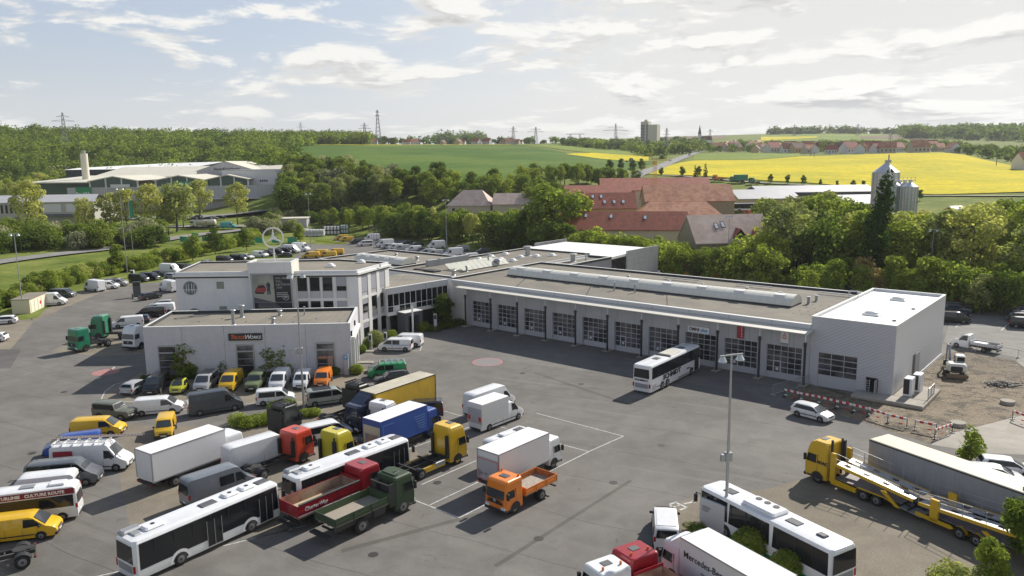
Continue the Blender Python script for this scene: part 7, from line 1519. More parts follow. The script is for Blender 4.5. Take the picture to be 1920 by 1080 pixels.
def city_roof(r): rooftop(r, 'c', [('ventilation_pod', -3.9, 1.5, 1.0, .22, WHITE), ('roof_hatch', -5.2, .6, .9, .1, GREYM), ('roof_hatch', .4, 1.3, .75, .08, HT), ('ventilation_pod', 2.3, 1.3, .9, .2, WHITE), ('ventilation_pod', 3.8, 1.3, .9, .2, WHITE), ('roof_hatch', 5.2, 1.1, .75, .07, HT)])
city_roof(r); M().cbox(-5.9, -4.4, .3, 1.1, 3.0, 3.35, .12).build('engine_cowl', GREYM, r)
CACHE['citaro'] = r
def bus2(): return None
r = copy_tree(CACHE['citaro']); tag(r, 'white city bus with a black window band between the tractor units and the red tipper', 'bus'); place(r, (-6.0, -1.1, 3.05), (556, 900), ((556, 900), (748, 829.5), 3.0))
r = PV('coach', lambda: bus(WHITE, 13.9, 3.62, 'coach', wb=(-3.95, -2.6, 4.15)), (-3.95, -1.275, 0), (1241.7, 731), ((1241.7, 731), (1295.6, 703.6), 0), 'white three axle coach with SCHMIDT lettering in front of the workshop doors', 'coach')
rooftop(r, 'k', [('roof_hatch', -3.2, 1.0, .8, .06, HT), ('roof_hatch', 3.6, 1.0, .8, .06, HT), ('air_conditioning', .3, 2.9, 1.8, .16, mat('ac_beige', (.5, .48, .4), .5)), ('ac_front_strip', -1.4, .35, 2.1, .12, BLACK)], 3.62)
text('SCHMIDT', .85, TXB, r, (-1.4, -1.3, 1.5), (R(90), 0, 0), bold=.035, wx=1.3); text('SCHMIDT', .3, TXB, r, (-6.98, 0, 1.72), (R(90), 0, R(-90)), bold=.01, wx=1.4); text('Reisen', .34, TXB, r, (3.2, -1.3, 1.2), (R(90), 0, 0), shear=.2)
M().box(.3, 3.4, -1.292, -1.28, .48, .6).box(-5.4, -4.6, -1.292, -1.28, .7, .8).build('side_stripe', TXB, r); M().box(-6.6, -5.5, -1.29, -1.279, .5, 1.2).build('side_grille', mat('grille_light', (.42, .43, .44), .5), r)
r = PV('interbus', lambda: bus(WHITE, 12.2, 3.15, 'inter', low_stripe=mat('skirt_green', (.02, .25, .07), .4), wb=(-3.0, 3.2)), (6.1, 1.15, 3.05), (1311.5, 911), ((1534.4, 1022.5), (1311.5, 911), 3.05), 'white bus with a green skirt on the brown paving', 'bus')
rooftop(r, 'i', [('roof_hatch', 3.9, 1.0, .75, .06, HT), ('air_conditioning', .6, 3.0, 1.7, .26, WHITE), ('roof_hatch', -2.0, 1.1, .75, .06, HT), ('roof_hatch', -4.3, .7, .6, .12, HT)], 3.15)
q = M()
for k in range(3): q.cyl((1.5 - k * .8, -.35, 3.41), (1.5 - k * .8, -.35, 3.44), .24, n=14)
q.build('fans', BLACK, r)
# middle truck group
r = PV('boxtruck_mid', lambda: boxtruck(PW, mat('box_white', (.66, .66, .66), .5, var=.03, vs=.3), 8.9, 6.9, 1.1, 3.75, cabH=2.9, rearm=mat('lift_grey', (.4, .4, .42), .5)), (-4.45, -1.27, 3.72), (935, 854), ((935, 854), (1027.5, 813.5), 3.72), 'white box truck with striped warning boards standing alone in the middle of the yard', 'truck')
q = M()
for s_ in (-1, 1):
    for k in range(5): q.prismy([(0, 0)], 0, 0) if 0 else q.add([(-4.49, s_ * 1.0 - .14, 1.25 + k * .14), (-4.49, s_ * 1.0 + .14, 1.39 + k * .14), (-4.49, s_ * 1.0 + .14, 1.45 + k * .14), (-4.49, s_ * 1.0 - .14, 1.31 + k * .14)], [(0, 1, 2, 3), (3, 2, 1, 0)])
q.build('warning_stripes', TXR, r); M().box(-4.5, -4.46, -1.2, 1.2, 1.12, 1.17).box(-4.5, -4.46, -1.2, 1.2, 2.95, 2.99).box(-4.5, -4.46, -1.24, -1.2, 1.12, 2.99).build('red_edging', TXR, r)
for y_ in (.75, .2): M().add([(-4.5, y_, 1.5), (-4.5, y_ + .16, 1.66), (-4.5, y_, 1.82), (-4.5, y_ - .16, 1.66)], [(0, 1, 2, 3), (3, 2, 1, 0)]).build('hazard_diamond', GREYM, r)
r = PV('minibus_white', lambda: sprinter(PW, 6.9, 2.75, 'bus'), (-3.45, .9, 2.6), (903, 826), ((903, 826), (965, 802), 2.7), 'white minibus half hidden behind the mid-yard box truck', 'minibus'); M().cbox(-1.9, -.9, -.4, .4, 2.75, 2.95, .08).build('ventilation_pod', WHITE, r); M().cbox(.2, 1.2, -.35, .35, 2.75, 2.82, .03).build('roof_hatch', HT, r)
PV('sprinter_xl', lambda: sprinter(PW, 6.9, 2.75), (-3.45, .9, 2.65), (866.7, 737.5), ((866.7, 737.5), (922, 719.5), 2.7), 'white large panel van behind the small box van in the yard')
r = PV('boxvan', lambda: boxvan(), (-3.4, -1.1, 3.1), (903.3, 760.5), ((903.3, 760.5), (951.4, 743.2), 3.1), 'small white box van with red warning marks on its tail', 'box van') if 0 else None
def boxvan():
    r = thing('box_van', None, None)
    b = sprinter(PW, 6.6, 2.3); return b
def mk_boxvan():
    r = sprinter(PW, 6.8, 2.3)
    M().cbox(-3.45, .75, -1.08, 1.08, .95, 3.15, .03).build('box_body', MATS['box_white'], r); M().box(-3.4, .7, -1.04, 1.04, 3.151, 3.165).build('box_roof', MATS['box_roof_white'], r); M().box(-3.47, -3.452, -1.0, 1.0, 1.0, 2.6).build('tail_lift', mat('lift_grey', (.4, .4, .42), .5), r)
    q = M()
    for s_ in (-1, 1): q.box(-3.49, -3.475, *sorted((s_ * .6, s_ * .95)), 1.25, 1.75)
    q.build('warning_marks', TXR, r); return r
PV('boxvan', mk_boxvan, (-3.45, -1.08, 3.12), (903.3, 760.5), ((903.3, 760.5), (951.4, 743.6), 3.12), 'small white box van with red warning marks on its tail', 'box van')
def mk_orange():
    r = thing('tipper_truck', None, None); cab(r, POR, 1.0, 3.2, 2.95, 1.15, small=True); chassis(r, -3.2, 2.6, [-1.3], .48, fw=False, fenders=False)
    for s_ in (-1, 1): twheel(r, 2.0, s_ * 1.12, .48)
    arches(r, 2.0, 1.165, .6, .45, BLACK); OI = mat('tipper_lining', (.34, .3, .25), .8, var=.25, vs=1.5)
    flatbed(r, -3.3, .75, 1.2, 1.15, .55, POR, mat('orange_worn', (.42, .15, .05), .7, var=.3, vs=2), OI)
    q = M(); 
    for s_ in (-1, 1): q.cyl((1.35, s_ * .9, 2.95), (1.35, s_ * .9, 3.15), .08, n=8)
    q.build('beacon', mat('beacon_orange', (.6, .12, .02), .3), r); M().box(3.19, 3.22, -.55, .55, 1.24, 1.36).build('lettering_bar', TXB, r); M().cbox(1.7, 2.3, -.4, .4, 2.95, 3.0, .02).build('roof_hatch', HT, r); return r
PV('orange_tipper', mk_orange, (2.0, 1.15, 0), (966.7, 964), ((1014, 939.4), (966.7, 964), 0), 'orange tipper truck with an empty bed in front of the white box truck', 'truck')
def mk_red():
    r = thing('tipper_truck', None, None); cab(r, PRD, 2.0, 4.25, 3.2, 1.22); chassis(r, -4.0, 3.6, [-2.2], .5, fw=False, fenders=False, front=1)
    for s_ in (-1, 1): twheel(r, 2.9, s_ * 1.2, .5)
    arches(r, 2.9, 1.235, .62, .45, BLACK); WD_ = mat('tipper_inner', (.36, .27, .2), .8, c2=(.28, .13, .1), vs=.6, var=.2)
    flatbed(r, -4.2, 1.75, 1.25, 1.3, .95, PRD, WD_, mat('sand_load', (.42, .34, .23), .9, var=.15, vs=1)); M().box(-4.25, 1.75, -1.3, -1.25, 1.38, 1.45).box(-4.25, 1.75, 1.25, 1.3, 1.38, 1.45).build('body_stripe', STEELW, r)
    q = M(); q.cyl((-4.1, -1.2, 2.32), (1.8, -1.2, 2.36), .09, n=6); q.build('rolled_tarpaulin', CHAS, r); text('CharterWay', .42, TXW, r, (-2.6, -1.31, 1.85), (R(90), 0, 0), shear=.15); q = M().box(-4.6, -4.3, -1.1, 1.1, .55, .68); q.build('underrun_bar', CHAS, r); return r
r = PV('red_tipper', mk_red, (-2.2, -1.22, 0), (602, 984.5), ((575, 940), (669, 901.5), 2.25), 'dark red tipper truck with a sandy load between the city bus and the military truck', 'truck')
def mk_mil():
    r = thing('military_truck', None, None); cab(r, PMG, 1.9, 4.0, 3.25, 1.2); chassis(r, -3.6, 3.4, [-1.6], .62, fw=False, fenders=False, top=1.2)
    for s_ in (-1, 1): twheel(r, 2.65, s_ * 1.22, .62)
    arches(r, 2.65, 1.215, .75, .5, PMG); WD_ = mat('load_floor_wood', (.3, .26, .21), .85, var=.12, vs=2); flatbed(r, -4.1, 1.1, 1.25, 1.5, .6, PMG, mat('mil_inner', (.05, .085, .035), .6), WD_)
    q = M().cyl((1.5, -.4, 2.2), (1.62, -.4, 2.2), .62, n=16).box(1.25, 1.85, -1.15, -1.05, 1.0, 2.9).box(1.25, 1.35, -1.1, 1.1, 2.75, 2.85).box(1.3, 1.9, .5, 1.1, 1.2, 2.8); q.build('spare_wheel_carrier', CHAS, r); q = M().cyl((2.9, .1, 3.26), (2.9, .1, 3.34), .38, n=12).box(2.2, 2.5, -.8, .8, 3.25, 3.36); q.build('roof_gear', PMG, r)
    M().box(-4.8, -4.3, -1.15, 1.15, .65, .78).box(-4.1, 1, -1.0, -.9, .9, 1.3).build('underrun_bar', CHAS, r); M().cbox(-.4, .7, -1.2, -.8, .8, 1.4, .04).build('tool_box', CHAS, r); return r
PV('mil', mk_mil, (-1.6, -1.25, 0), (681, 1001), ((681, 1001), (753.5, 966), 0), 'dark green military flatbed truck with an empty wooden load floor', 'truck')
def mk_swap():
    r = thing('swap_body_truck', None, None); YR = mat('rim_yellow', (.55, .4, .05), .5); cab(r, PY_, 2.6, 4.9, 3.8, 1.22, high=True); chassis(r, -4.0, 4.3, [-2.35, -1.05], .48, fw=False, rim=RIM)
    for s_ in (-1, 1): twheel(r, 3.55, s_ * 1.2, .48, rim=YR); M().box(-.9, 1.9, *sorted((s_ * 1.0, s_ * 1.2)), .5, .95).build('side_guard', PY_, r)
    arches(r, 3.55, 1.235, .6, .45, BLACK); q = M().box(-4.1, 2.2, -.5, -.4, 1.0, 1.15).box(-4.1, 2.2, .4, .5, 1.0, 1.15)
    for x_ in (-4.0, -1.8, .6, 2.1): q.box(x_, x_ + .14, -1.2, 1.2, 1.05, 1.2)
    q.build('twist_lock_frame', CHAS, r); M().cbox(.6, 1.9, -1.22, -.9, .6, 1.05, .05).build('fuel_tank', GREYM, r); M().box(2.25, 2.5, -1.1, -.85, .9, 3.1).build('air_intake', BLACK, r); M().box(2.3, 2.5, .85, 1.1, .9, 3.0).build('exhaust_stack', BLACK, r); return r
PV('swap', mk_swap, (3.55, -1.22, 0), (859, 871), ((792.5, 899.5), (859, 870.5), 0), 'yellow swap body truck with an empty chassis left of the mid-yard box truck', 'truck')
r = PV('blue_box', lambda: boxtruck(PBL2, mat('box_blue', (.02, .07, .30), .45, var=.06, vs=.5), 8.4, 6.5, 1.1, 3.75, cabH=3.0, rearm=mat('lift_beige', (.45, .42, .37), .5), frame=PBL2), (-4.2, -1.27, 3.72), (713.3, 793), ((713.3, 793), (811.3, 756), 3.72), 'blue box truck with a white roof in front of the yellow curtain truck', 'truck')
q = M()
for k in range(6): q.box(1.0 - k * .14, 1.9, -1.292, -1.285, 1.6 + k * .26, 1.68 + k * .26)
q.box(-3.9, -2.4, -1.292, -1.285, 3.2, 3.26).box(-3.9, -3.84, -1.292, -1.285, 2.2, 3.2); q.build('side_lettering_bars', mat('stripe_lightblue', (.12, .2, .45), .5), r); M().box(-4.26, -4.235, -.9, .9, 1.3, 2.3).build('rear_picture', mat('rear_picture', (.12, .16, .35), .5, c2=(.35, .22, .16), vs=1.2), r)
CUY = mat('curtain_yellow', (.56, .36, .03), .5, var=.08, vs=.5, streak=.08); TARP = mat('tarp_roof', (.5, .46, .36), .6, c2=(.42, .385, .3), vs=.3, var=.1, wave=((1, 0, 0), .55))
r = PV('curtain', lambda: boxtruck(PNB, CUY, 11.9, 9.3, 1.1, 3.95, roofc=TARP, cabH=3.1, frame=BLACK, defl=4.0), (3.4, 1.27, 3.92), (703.8, 740), ((804, 706.5), (703.8, 740), 3.92), 'dark blue truck with a yellow curtain side and a beige roof', 'truck')
# tractor units with their chassis, noses to the right
dT = ((0, 0), (0, 0), 0)
yT = math.degrees(math.atan2(G(1295.6, 703)[1] - G(1241.7, 731)[1], G(1295.6, 703)[0] - G(1241.7, 731)[0]))
a_, b_ = G(282.5, 852.5, 3.7), G(409, 809.5, 3.7); yT = math.degrees(math.atan2(b_[1] - a_[1], b_[0] - a_[0]))
PV('tr_red', lambda: tractor(PRO, False, 3.2, 6.8), (3.3 - 1.4, -1.22, 0), (569, 870), None, 'orange red tractor unit with an empty chassis', 'truck', yaw=yT)
PV('tr_yellow', lambda: tractor(paint('pale_yellow', (.55, .46, .03)), True, 3.75, 6.2), (.85, -1.22, 3.6), (632, 818), None, 'yellow tractor unit between the orange red cab and the white city bus', 'truck', yaw=yT)
PV('tr_dark', lambda: tractor(PDG, True, 3.6, 6.8, rack=True), (1.15, -1.22, 3.5), (533, 767), None, 'dark cab tractor unit with racks beside the hedge in the yard', 'truck', yaw=yT)
PV('tr_dark2', lambda: tractor(PDG, True, 3.6, 6.4, rack=True), (.95, -1.22, 3.5), (673, 727), None, 'dark cab tractor unit behind the blue nosed curtain truck', 'truck', yaw=yT)
PV('tr_white', lambda: tractor(PW, True, 3.7, 6.2, back=mat('cab_back_white', (.6, .6, .62), .5)), (.85, -1.22, 3.55), (723, 762), None, 'white tractor unit between the blue box truck and the yellow curtain', 'truck', yaw=yT + 4)
PV('vclass_white', V(WHITE, 'bus'), (-x2, 0, 1.9), (565, 800), ((565, 800), (632, 786), 1.9), 'white passenger van between the dark racks and the yellow tractor unit')
PV('vclass_dark', V(PNB, 'bus', roof=(PBK, -2.2, .5)), (-x2, 0, 1.9), (830, 749), ((830, 749), (775, 752), 1.9), 'dark blue passenger van behind the blue box truck')
PV('vclass_silver', V(paint('silvergreen', (.3, .33, .31)), 'bus', roof=(PBK, -1.8, .3)), (-1.72, -.96, 0), (591, 764), ((591, 764), (638, 757.5), 0), 'silver passenger van with a black roof panel right of the middle lamp mast')
PV('citan_white_w', lambda: citan(PW, 'bus'), (-2.2, -.9, .3), (480, 759), ((480, 759), (526, 755), .3), 'small white van half hidden behind the yellow green hedge')
PV('sprinter_navy', lambda: sprinter(paint('slate', (.06, .072, .085)), 5.95, 2.6), (-1.8, -1, 0), (376, 781), ((376, 781), (441, 770.5), 0), 'dark grey large van parked sideways behind the box truck')
PV('vito_green_rack', V(PGN, 'crew', rack=True), (-x2, .96, .4), (763, 702), ((763, 702), (693, 706), .4), 'green van with a roof rack behind the yellow curtain truck')
PV('est_grey', lambda: car(PGR, 'estate'), (-2.35, .9, .3), (757, 692), ((757, 692), (690, 696), .3), 'dark grey estate car behind the green van', 'car')
PV('suv_dark', lambda: car(PBK, 'suv'), (2.3, 0, .6), (702, 716), ((752, 709), (702, 716), .6), 'dark car in front of the green van half hidden by the yellow curtain truck', 'car')
r = PV('vito_stripe', V(PW, 'crew'), (1.5, .96, 0), (720.8, 659.5), ((762.5, 660), (720.8, 659.5), 0), 'white van with a blue stripe in front of the entrance')
M().box(-2.3, 1.3, .966, .985, 1.0, 1.08).build('blue_stripe', TXBL, r)
PV('vito_white', V(PW), (-1.72, .96, 0), (779, 651.5), ((779, 651.5), (738, 650.5), 0), 'white panel van behind the van with the blue stripe')
PV('hatch_white', lambda: car(PW, 'hatch'), (-1.3, -.9, 0), (1494, 781.5), ((1494, 781.5), (1541, 794), 0), 'white compact car beside the striped barriers', 'car')
# green and white tractor units on the left
yG = math.degrees(math.atan2(G(157.7, 654)[1] - G(176, 645)[1], G(157.7, 654)[0] - G(176, 645)[0]))
PV('tr_green', lambda: tractor(PTG, False, 3.6, 5.9), (2.95, 0, .4), (136, 657), None, 'green tractor unit facing the camera at the left', 'truck', yaw=-118)
PV('tr_green2', lambda: tractor(PTG, True, 3.9, 6.0), (1.6, 1.22, 0), (185, 637), None, 'green tractor unit with its nose to the left behind the white cab', 'truck', yaw=178)
PV('tr_white_l', lambda: tractor(PW, True, 3.7, 5.9), (2.95, 0, .4), (241, 653), None, 'white tractor unit facing the camera left of the brick building', 'truck', yaw=-105)
# left edge and hedge row
def side(key, fn, L, Wd, px_rear, px_front, label, cat='van', z=.3, group=None, near=None):
    """vehicle seen side on: px of the near bottom corners; heading from rear to front"""
    a = G(*px_rear, z); b = G(*px_front, z); s_ = 1 if px_front[0] < px_rear[0] else -1
    r = inst(key, fn, label, cat, group); place(r, (-L / 2, s_ * Wd / 2, z), px_rear, (px_rear, px_front, z)); return r
sv, ss, sc_ = (5.14, 1.93), (5.95, 2.0), (4.7, 1.83)
side('vito_white', V(PW), *sv, (269, 609), (211, 614), 'white panel van between the green and the white tractor unit')
side('vito_black', V(PBK), *sv, (309, 591), (264, 594), 'black van with its nose to the left beside the office building')
side('est_navy', lambda: car(PNB, 'estate'), *sc_, (280, 603), (246, 605), 'dark blue car behind the white panel van near the brick building', 'car')
side('vito_white', V(PW), *sv, (326, 584), (288, 586), 'white van behind the black van beside the office building')
side('est_silver', lambda: car(PSI, 'estate'), *sc_, (326, 573), (302, 575), 'silver car farthest from the camera beside the office building', 'car')
side('est_black', lambda: car(PBK, 'estate'), *sc_, (268, 562), (303, 556), 'black estate car driving past the fuel pump cabinet', 'car')
r = side('sprinter_door', lambda: sprinter(PW, 5.95, 2.65), *ss, (322, 547), (281, 540), 'white large van with an open rear door near the office building'); M().box(-3.0, -2.94, 1.0, 2.0, .6, 2.4).build('open_door', GREYM, r)
side('sprinter_shed', lambda: sprinter(PW, 6.9, 2.6), 6.9, 2.0, (52, 573), (118, 570), 'white large van behind the yellow shed')
side('vclass_grey', V(PGR, 'bus'), *sv, (92, 556), (131, 556), 'grey passenger van behind the white van at the yellow shed')
side('sprinter_left', lambda: sprinter(PW, 5.95, 2.65), *ss, (184, 546), (144, 541), 'white large van with a rear window, leftmost in the hedge row')
side('vito_white2', V(WHITE, 'bus'), *sv, (176, 541), (211, 540), 'white van right of the leftmost large van in the hedge row')
side('vclass_black_silver', V(PSI, 'bus', roof=(PBK, -2.1, .5)), *sv, (194, 536), (231, 535), 'silver van with a black roof in the hedge row')
for i, (rx, ry_, fx_, fy, k, lab) in enumerate([(238, 527, 273, 527, 'b', 'black van right of the hedge lamp mast'), (259, 524, 294, 524, 'b', 'second black van right of the hedge lamp mast'), (280, 517, 311, 517, 'e', 'black car between the black vans and the white large van'), (295, 512, 334, 512, 's', 'white large van among the black vans in the hedge row'), (329, 507, 356, 507, 'b', 'black van right of the white large van in the hedge row'), (308, 523, 332, 521, 'e2', 'light car in front of the white large van in the hedge row'), (376, 497, 397, 496, 'e2', 'silver car hidden behind the office roof edge'), (401, 491, 435, 491, 'b', 'black van at the left behind the office roof'), (428, 488, 459, 488, 'b', 'second black van behind the office roof'), (446, 486, 472, 485, 'e3', 'white and black car behind the office roof'), (468, 482, 501, 481, 'w', 'small white van behind the office roof'), (484, 480, 513, 479, 'b', 'black van left of the star mast'), (503, 477, 527, 476, 'b', 'black van right behind the star mast'), (518, 475, 545, 474, 'b', 'black van nearest to the white large vans behind the star'), (525, 474, 561, 473, 's', 'white large van right behind the star'), (540, 471, 583, 470, 's2', 'white high roof van at the right end of the hedge row')]):
    key, fn, dm = {'b': ('vito_black', V(PBK), sv), 'e': ('est_black', lambda: car(PBK, 'estate'), sc_), 'e2': ('est_silver', lambda: car(PSI, 'estate'), sc_), 'e3': ('suv_white', lambda: car(PW, 'suv'), (4.6, 1.88)), 's': ('sprinter_n', lambda: sprinter(PW, 5.95, 2.65), ss), 's2': ('sprinter_nh', lambda: sprinter(PW, 6.2, 2.85), (6.2, 2.0)), 'w': ('vito_white', V(PW), sv)}[k]
    r = inst(key, fn, lab, 'car' if k[0] == 'e' else 'van'); place(r, (0, -.9, .3), ((rx + fx_) / 2, (ry_ + fy) / 2 - .5), None, yaw=-22)
side('est_white', lambda: car(PW, 'estate'), *sc_, (30, 604), (-12, 607), 'silver white estate car cut off by the left edge beside the hedge', 'car')
side('est_white', lambda: car(PW, 'estate'), *sc_, (9, 638), (-30, 640), 'white car tail at the left edge of the picture', 'car')
side('est_navy', lambda: car(PNB, 'estate'), *sc_, (3, 492), (-25, 494), 'dark car on the street at the left edge', 'car')
# yellow vans behind the office
for i, (rx, ry_, lab) in enumerate([(598, 482, 'nearest left'), (614, 478, 'rear left'), (630, 481, 'front right'), (644, 476, 'rear right')]):
    r = inst('vito_yellow', V(PY_), 'yellow van, %s of the four behind the office roof' % lab, 'van'); place(r, (-x2, .9, .3), (rx, ry_), None, yaw=183)
r = inst('sedan_black', lambda: car(PBK, 'sedan'), 'black low car behind the star mast', 'car'); place(r, (0, 0, 0), (535, 482), None, yaw=180)
# rear car park: noses to the lower left
RP = [(640, 450, 'y', 'left of the two yellow vans in the rear car park'), (650, 453, 'y', 'right of the two yellow vans in the rear car park'), (670, 457, 'b', 'black van right of the yellow vans'), (697, 452, 's', 'big silver white van behind the small white bus'), (685, 461, 't', 'white window van right of the yellow vans'), (716, 458, 'g', 'grey car between the white vans in the rear car park'), (722, 463, 's', 'white large van with a side window in the rear car park'), (728, 467, 'v', 'silver van, first of the low row in the rear car park'), (741, 468, 'w', 'white van, second of the low row in the rear car park'), (753, 470, 'v', 'silver van, third of the low row in the rear car park'), (775, 472, 'w', 'white van in the middle of the low row in the rear car park'), (788, 474, 'g', 'dark grey car right of the middle white van in the rear car park'), (762, 459, 'k', 'black car in the shade of the trees behind the low row'), (781, 462, 'k', 'dark car in the shade right of the black car'), (802, 478, 'v', 'silver van left of the big grey white van'), (818, 466, 's', 'big pale van beside the rear car park lamp mast'), (815, 480, 'v', 'silver van in front of the rear car park lamp mast'), (828, 479, 'g', 'dark car in front of the rear car park lamp mast'), (850, 481, 's', 'white large van right of the rear car park lamp mast'), (865, 471, 'v', 'grey van in the shade at the right end of the rear car park'), (880, 487, 'w', 'white van behind the middle wing roof edge'), (905, 475, 'g', 'dark car at the far right of the rear car park')]
for px, py, k, lab in RP:
    key, fn = {'y': ('vito_yellow', V(PY_)), 'b': ('vito_black', V(PBK)), 's': ('sprinter_n', lambda: sprinter(PW, 5.95, 2.65)), 't': ('vito_white2', V(WHITE, 'bus')), 'g': ('suv_grey', lambda: car(PGR, 'suv')), 'v': ('vito_silver', V(PSI)), 'w': ('vito_white', V(PW)), 'k': ('est_black', lambda: car(PBK, 'estate'))}[k]
    r = inst(key, fn, lab, 'car' if k in 'gk' else 'van'); place(r, (0, 0, 0), (px, py), None, yaw=205)
# behind the workshop
side('sprinter_n', lambda: sprinter(PW, 5.95, 2.65), *ss, (1380, 536), (1434, 541), 'white crew van behind the workshop roof')
side('vito_white', V(PW), *sv, (1208, 520), (1246, 522), 'white van beside the concrete wall of the open shed')
r = side('amb', lambda: sprinter(WHITE, 6.2, 2.9, 'bus'), 6.2, 2.0, (1286, 517), (1251, 513), 'white and red rescue vehicle behind the workshop roof'); M().box(2.2, 2.9, -1.02, 1.02, .9, 1.2).box(-2.5, 2.0, 1.01, 1.03, 1.0, 1.25).build('red_stripes', TXR, r)
x, y = G(1292, 519); t_ = thing('ladder_trailer', 'red lattice lift folded on a yellow trailer behind the workshop roof', 'trailer', (x, y, 0), R(-15)); q = M()
for s_ in (-.4, .4): q.cyl((-3, s_, 1.8), (3, s_, 3.2), .12, n=5).cyl((-3, s_, 2.4), (3, s_, 3.8), .12, n=5)
for k in range(12): q.cyl((-3 + k * .5, -.4, 1.8 + k * .117), (-2.5 + k * .5, -.4, 2.5 + k * .117), .07, n=4)
q.build('lattice_boom', TXR, t_); M().cbox(-2.5, 4, -1.1, 1.1, .5, 1.5, .05).build('trailer_body', PY_, t_)
x, y = G(1366, 532); t_ = thing('orange_container', 'orange machine container behind the workshop roof', 'container', (x, y, 0), R(-12)); M().cbox(-3.2, 3.2, -1, 1, .2, 2.5, .05).build('container_body', PRO, t_); M().box(-2.6, -1.6, -1.03, -1.0, 1.6, 2.2).box(1.2, 2.2, -1.03, -1.0, 1.6, 2.2).build('openings', BLACK, t_); M().cyl((-1.5, 0, 2.5), (-.5, 0, 2.9), .3, n=8).build('exhaust', GREYM, t_)
x, y = UVW(-93, 143); t_ = thing('parked_red_machine', 'red machine standing in the dark open shed', 'machine', (x, y, 0), YAW); M().cbox(-2, 2, -1.5, 1.5, .4, 3.0, .1).build('machine_body', PRO, t_); M().cbox(-1.5, 1.2, -1.2, 1.2, 3.0, 4.2, .1).build('machine_top', STEELW, t_)
for i, (px, py, k, lab) in enumerate([(1786, 604, 'b', 'black van nearest to the box hall in the right car park'), (1790, 592, 'g', 'dark blue car second from the box hall in the right car park'), (1794, 587, 'n', 'dark car third from the box hall in the right car park'), (1796, 581, 'v2', 'silver car behind the dark cars in the right car park'), (1800, 577, 'r', 'red car at the back of the right car park'), (1925, 615, 'b', 'black van at the right edge of the right car park'), (1916, 604, 'n', 'dark green car second at the right edge'), (1922, 598, 'v2', 'silver car third at the right edge'), (1928, 592, 'n', 'dark car at the back of the right edge row')]):
    key, fn = {'b': ('vito_black', V(PBK)), 'g': ('est_navy', lambda: car(PNB, 'estate')), 'n': ('suv_grey', lambda: car(PGR, 'suv')), 'v2': ('est_silver', lambda: car(PSI, 'estate')), 'r': ('hatch_red', lambda: car(PRO, 'hatch'))}[k]
    r = inst(key, fn, lab, 'van' if k == 'b' else 'car'); place(r, (0, 0, 0), (px, py), None, yaw=-22)
def mk_flatvan():
    r = carlike('flatbed_van', 6.4, 1.95, 2.15, [(.55, 1.9), (.6, 2.1), (.8, 2.14), (1.35, 2.1), (2.15, 1.35), (2.7, 1.15), (3.15, .95), (3.2, .7)], 1.2, [(.75, 1.25), (1.95, 1.3), (1.4, 1.95), (.75, 2.0)], ((2.1, 1.4), (1.4, 2.04)), None, PW, (2.2,), .34)
    chassis(r, -3.1, .8, [-1.6], .34, fw=False, top=.7, fenders=False); flatbed(r, -3.2, .3, 1.0, .85, .4, STEELW, GREYM, mat('bed_grey', (.4, .38, .34), .8)); M().cbox(-1.6, .2, -.5, .5, .9, 1.15, .04).build('load', STEELW, r); return r
side('flatvan', mk_flatvan, 6.4, 1.95, (1868, 661), (1776, 645), 'white flatbed van behind the mesh fence of the building site', 'van')
# excavator
x, y = G(1790, 704); t_ = thing('excavator', 'white mini excavator with a dozer blade beside the box hall', 'excavator', (x, y, 0), R(-112)); EW = paint('excavator_white', (.62, .62, .56), .4)
for s_ in (-1, 1):
    M().rings([M().rr(0, -1.3, 1.3, s_ * .95 - .22, s_ * .95 + .22, .1), M().rr(.12, -1.5, 1.5, s_ * .95 - .22, s_ * .95 + .22, .1), M().rr(.5, -1.5, 1.5, s_ * .95 - .22, s_ * .95 + .22, .1), M().rr(.62, -1.3, 1.3, s_ * .95 - .22, s_ * .95 + .22, .1)]).build('track', TYRE, t_)
M().cyl((0, 0, .5), (0, 0, .85), .7, n=14).build('turntable', CHAS, t_); up = M().cbox(-.2, 1.7, -1.1, 1.1, .85, 1.9, .18).build('engine_cover', EW, t_); M().cbox(1.55, 1.78, -.75, .6, .95, 1.6, .08).build('counterweight', BLACK, t_)
cb_ = M().cbox(-1.35, .2, -.05, 1.1, .85, 2.65, .12).build('cab', EW, t_); M().box(-1.37, -1.34, .05, 1.0, 1.3, 2.5).box(-1.2, .05, 1.095, 1.11, 1.35, 2.5).box(-1.2, .05, -.07, -.04, 1.35, 2.5).box(.2, .215, .1, .95, 1.95, 2.5).build('cab_window', GLASS, t_)
q = M().cyl((-1.0, -.5, 1.2), (-2.3, -.5, 3.4), .17, .15, 6).cyl((-2.3, -.5, 3.4), (-3.9, -.5, 3.2), .15, .12, 6); q.build('boom', GREYM, t_); M().cyl((-3.9, -.5, 3.2), (-4.3, -.5, 1.0), .13, .1, 6).build('dipper_arm', GREYM, t_); M().prismy([(-4.6, .2), (-3.9, .3), (-4.0, 1.0), (-4.5, 1.0)], -.8, -.2).build('bucket', CHAS, t_)
M().cbox(1.75, 1.95, -1.25, 1.25, .1, .65, .04).box(1.2, 1.8, -.5, -.4, .3, .45).box(1.2, 1.8, .4, .5, .3, .45).build('dozer_blade', mat('blade_rust', (.2, .15, .1), .8, var=.3, vs=3), t_)
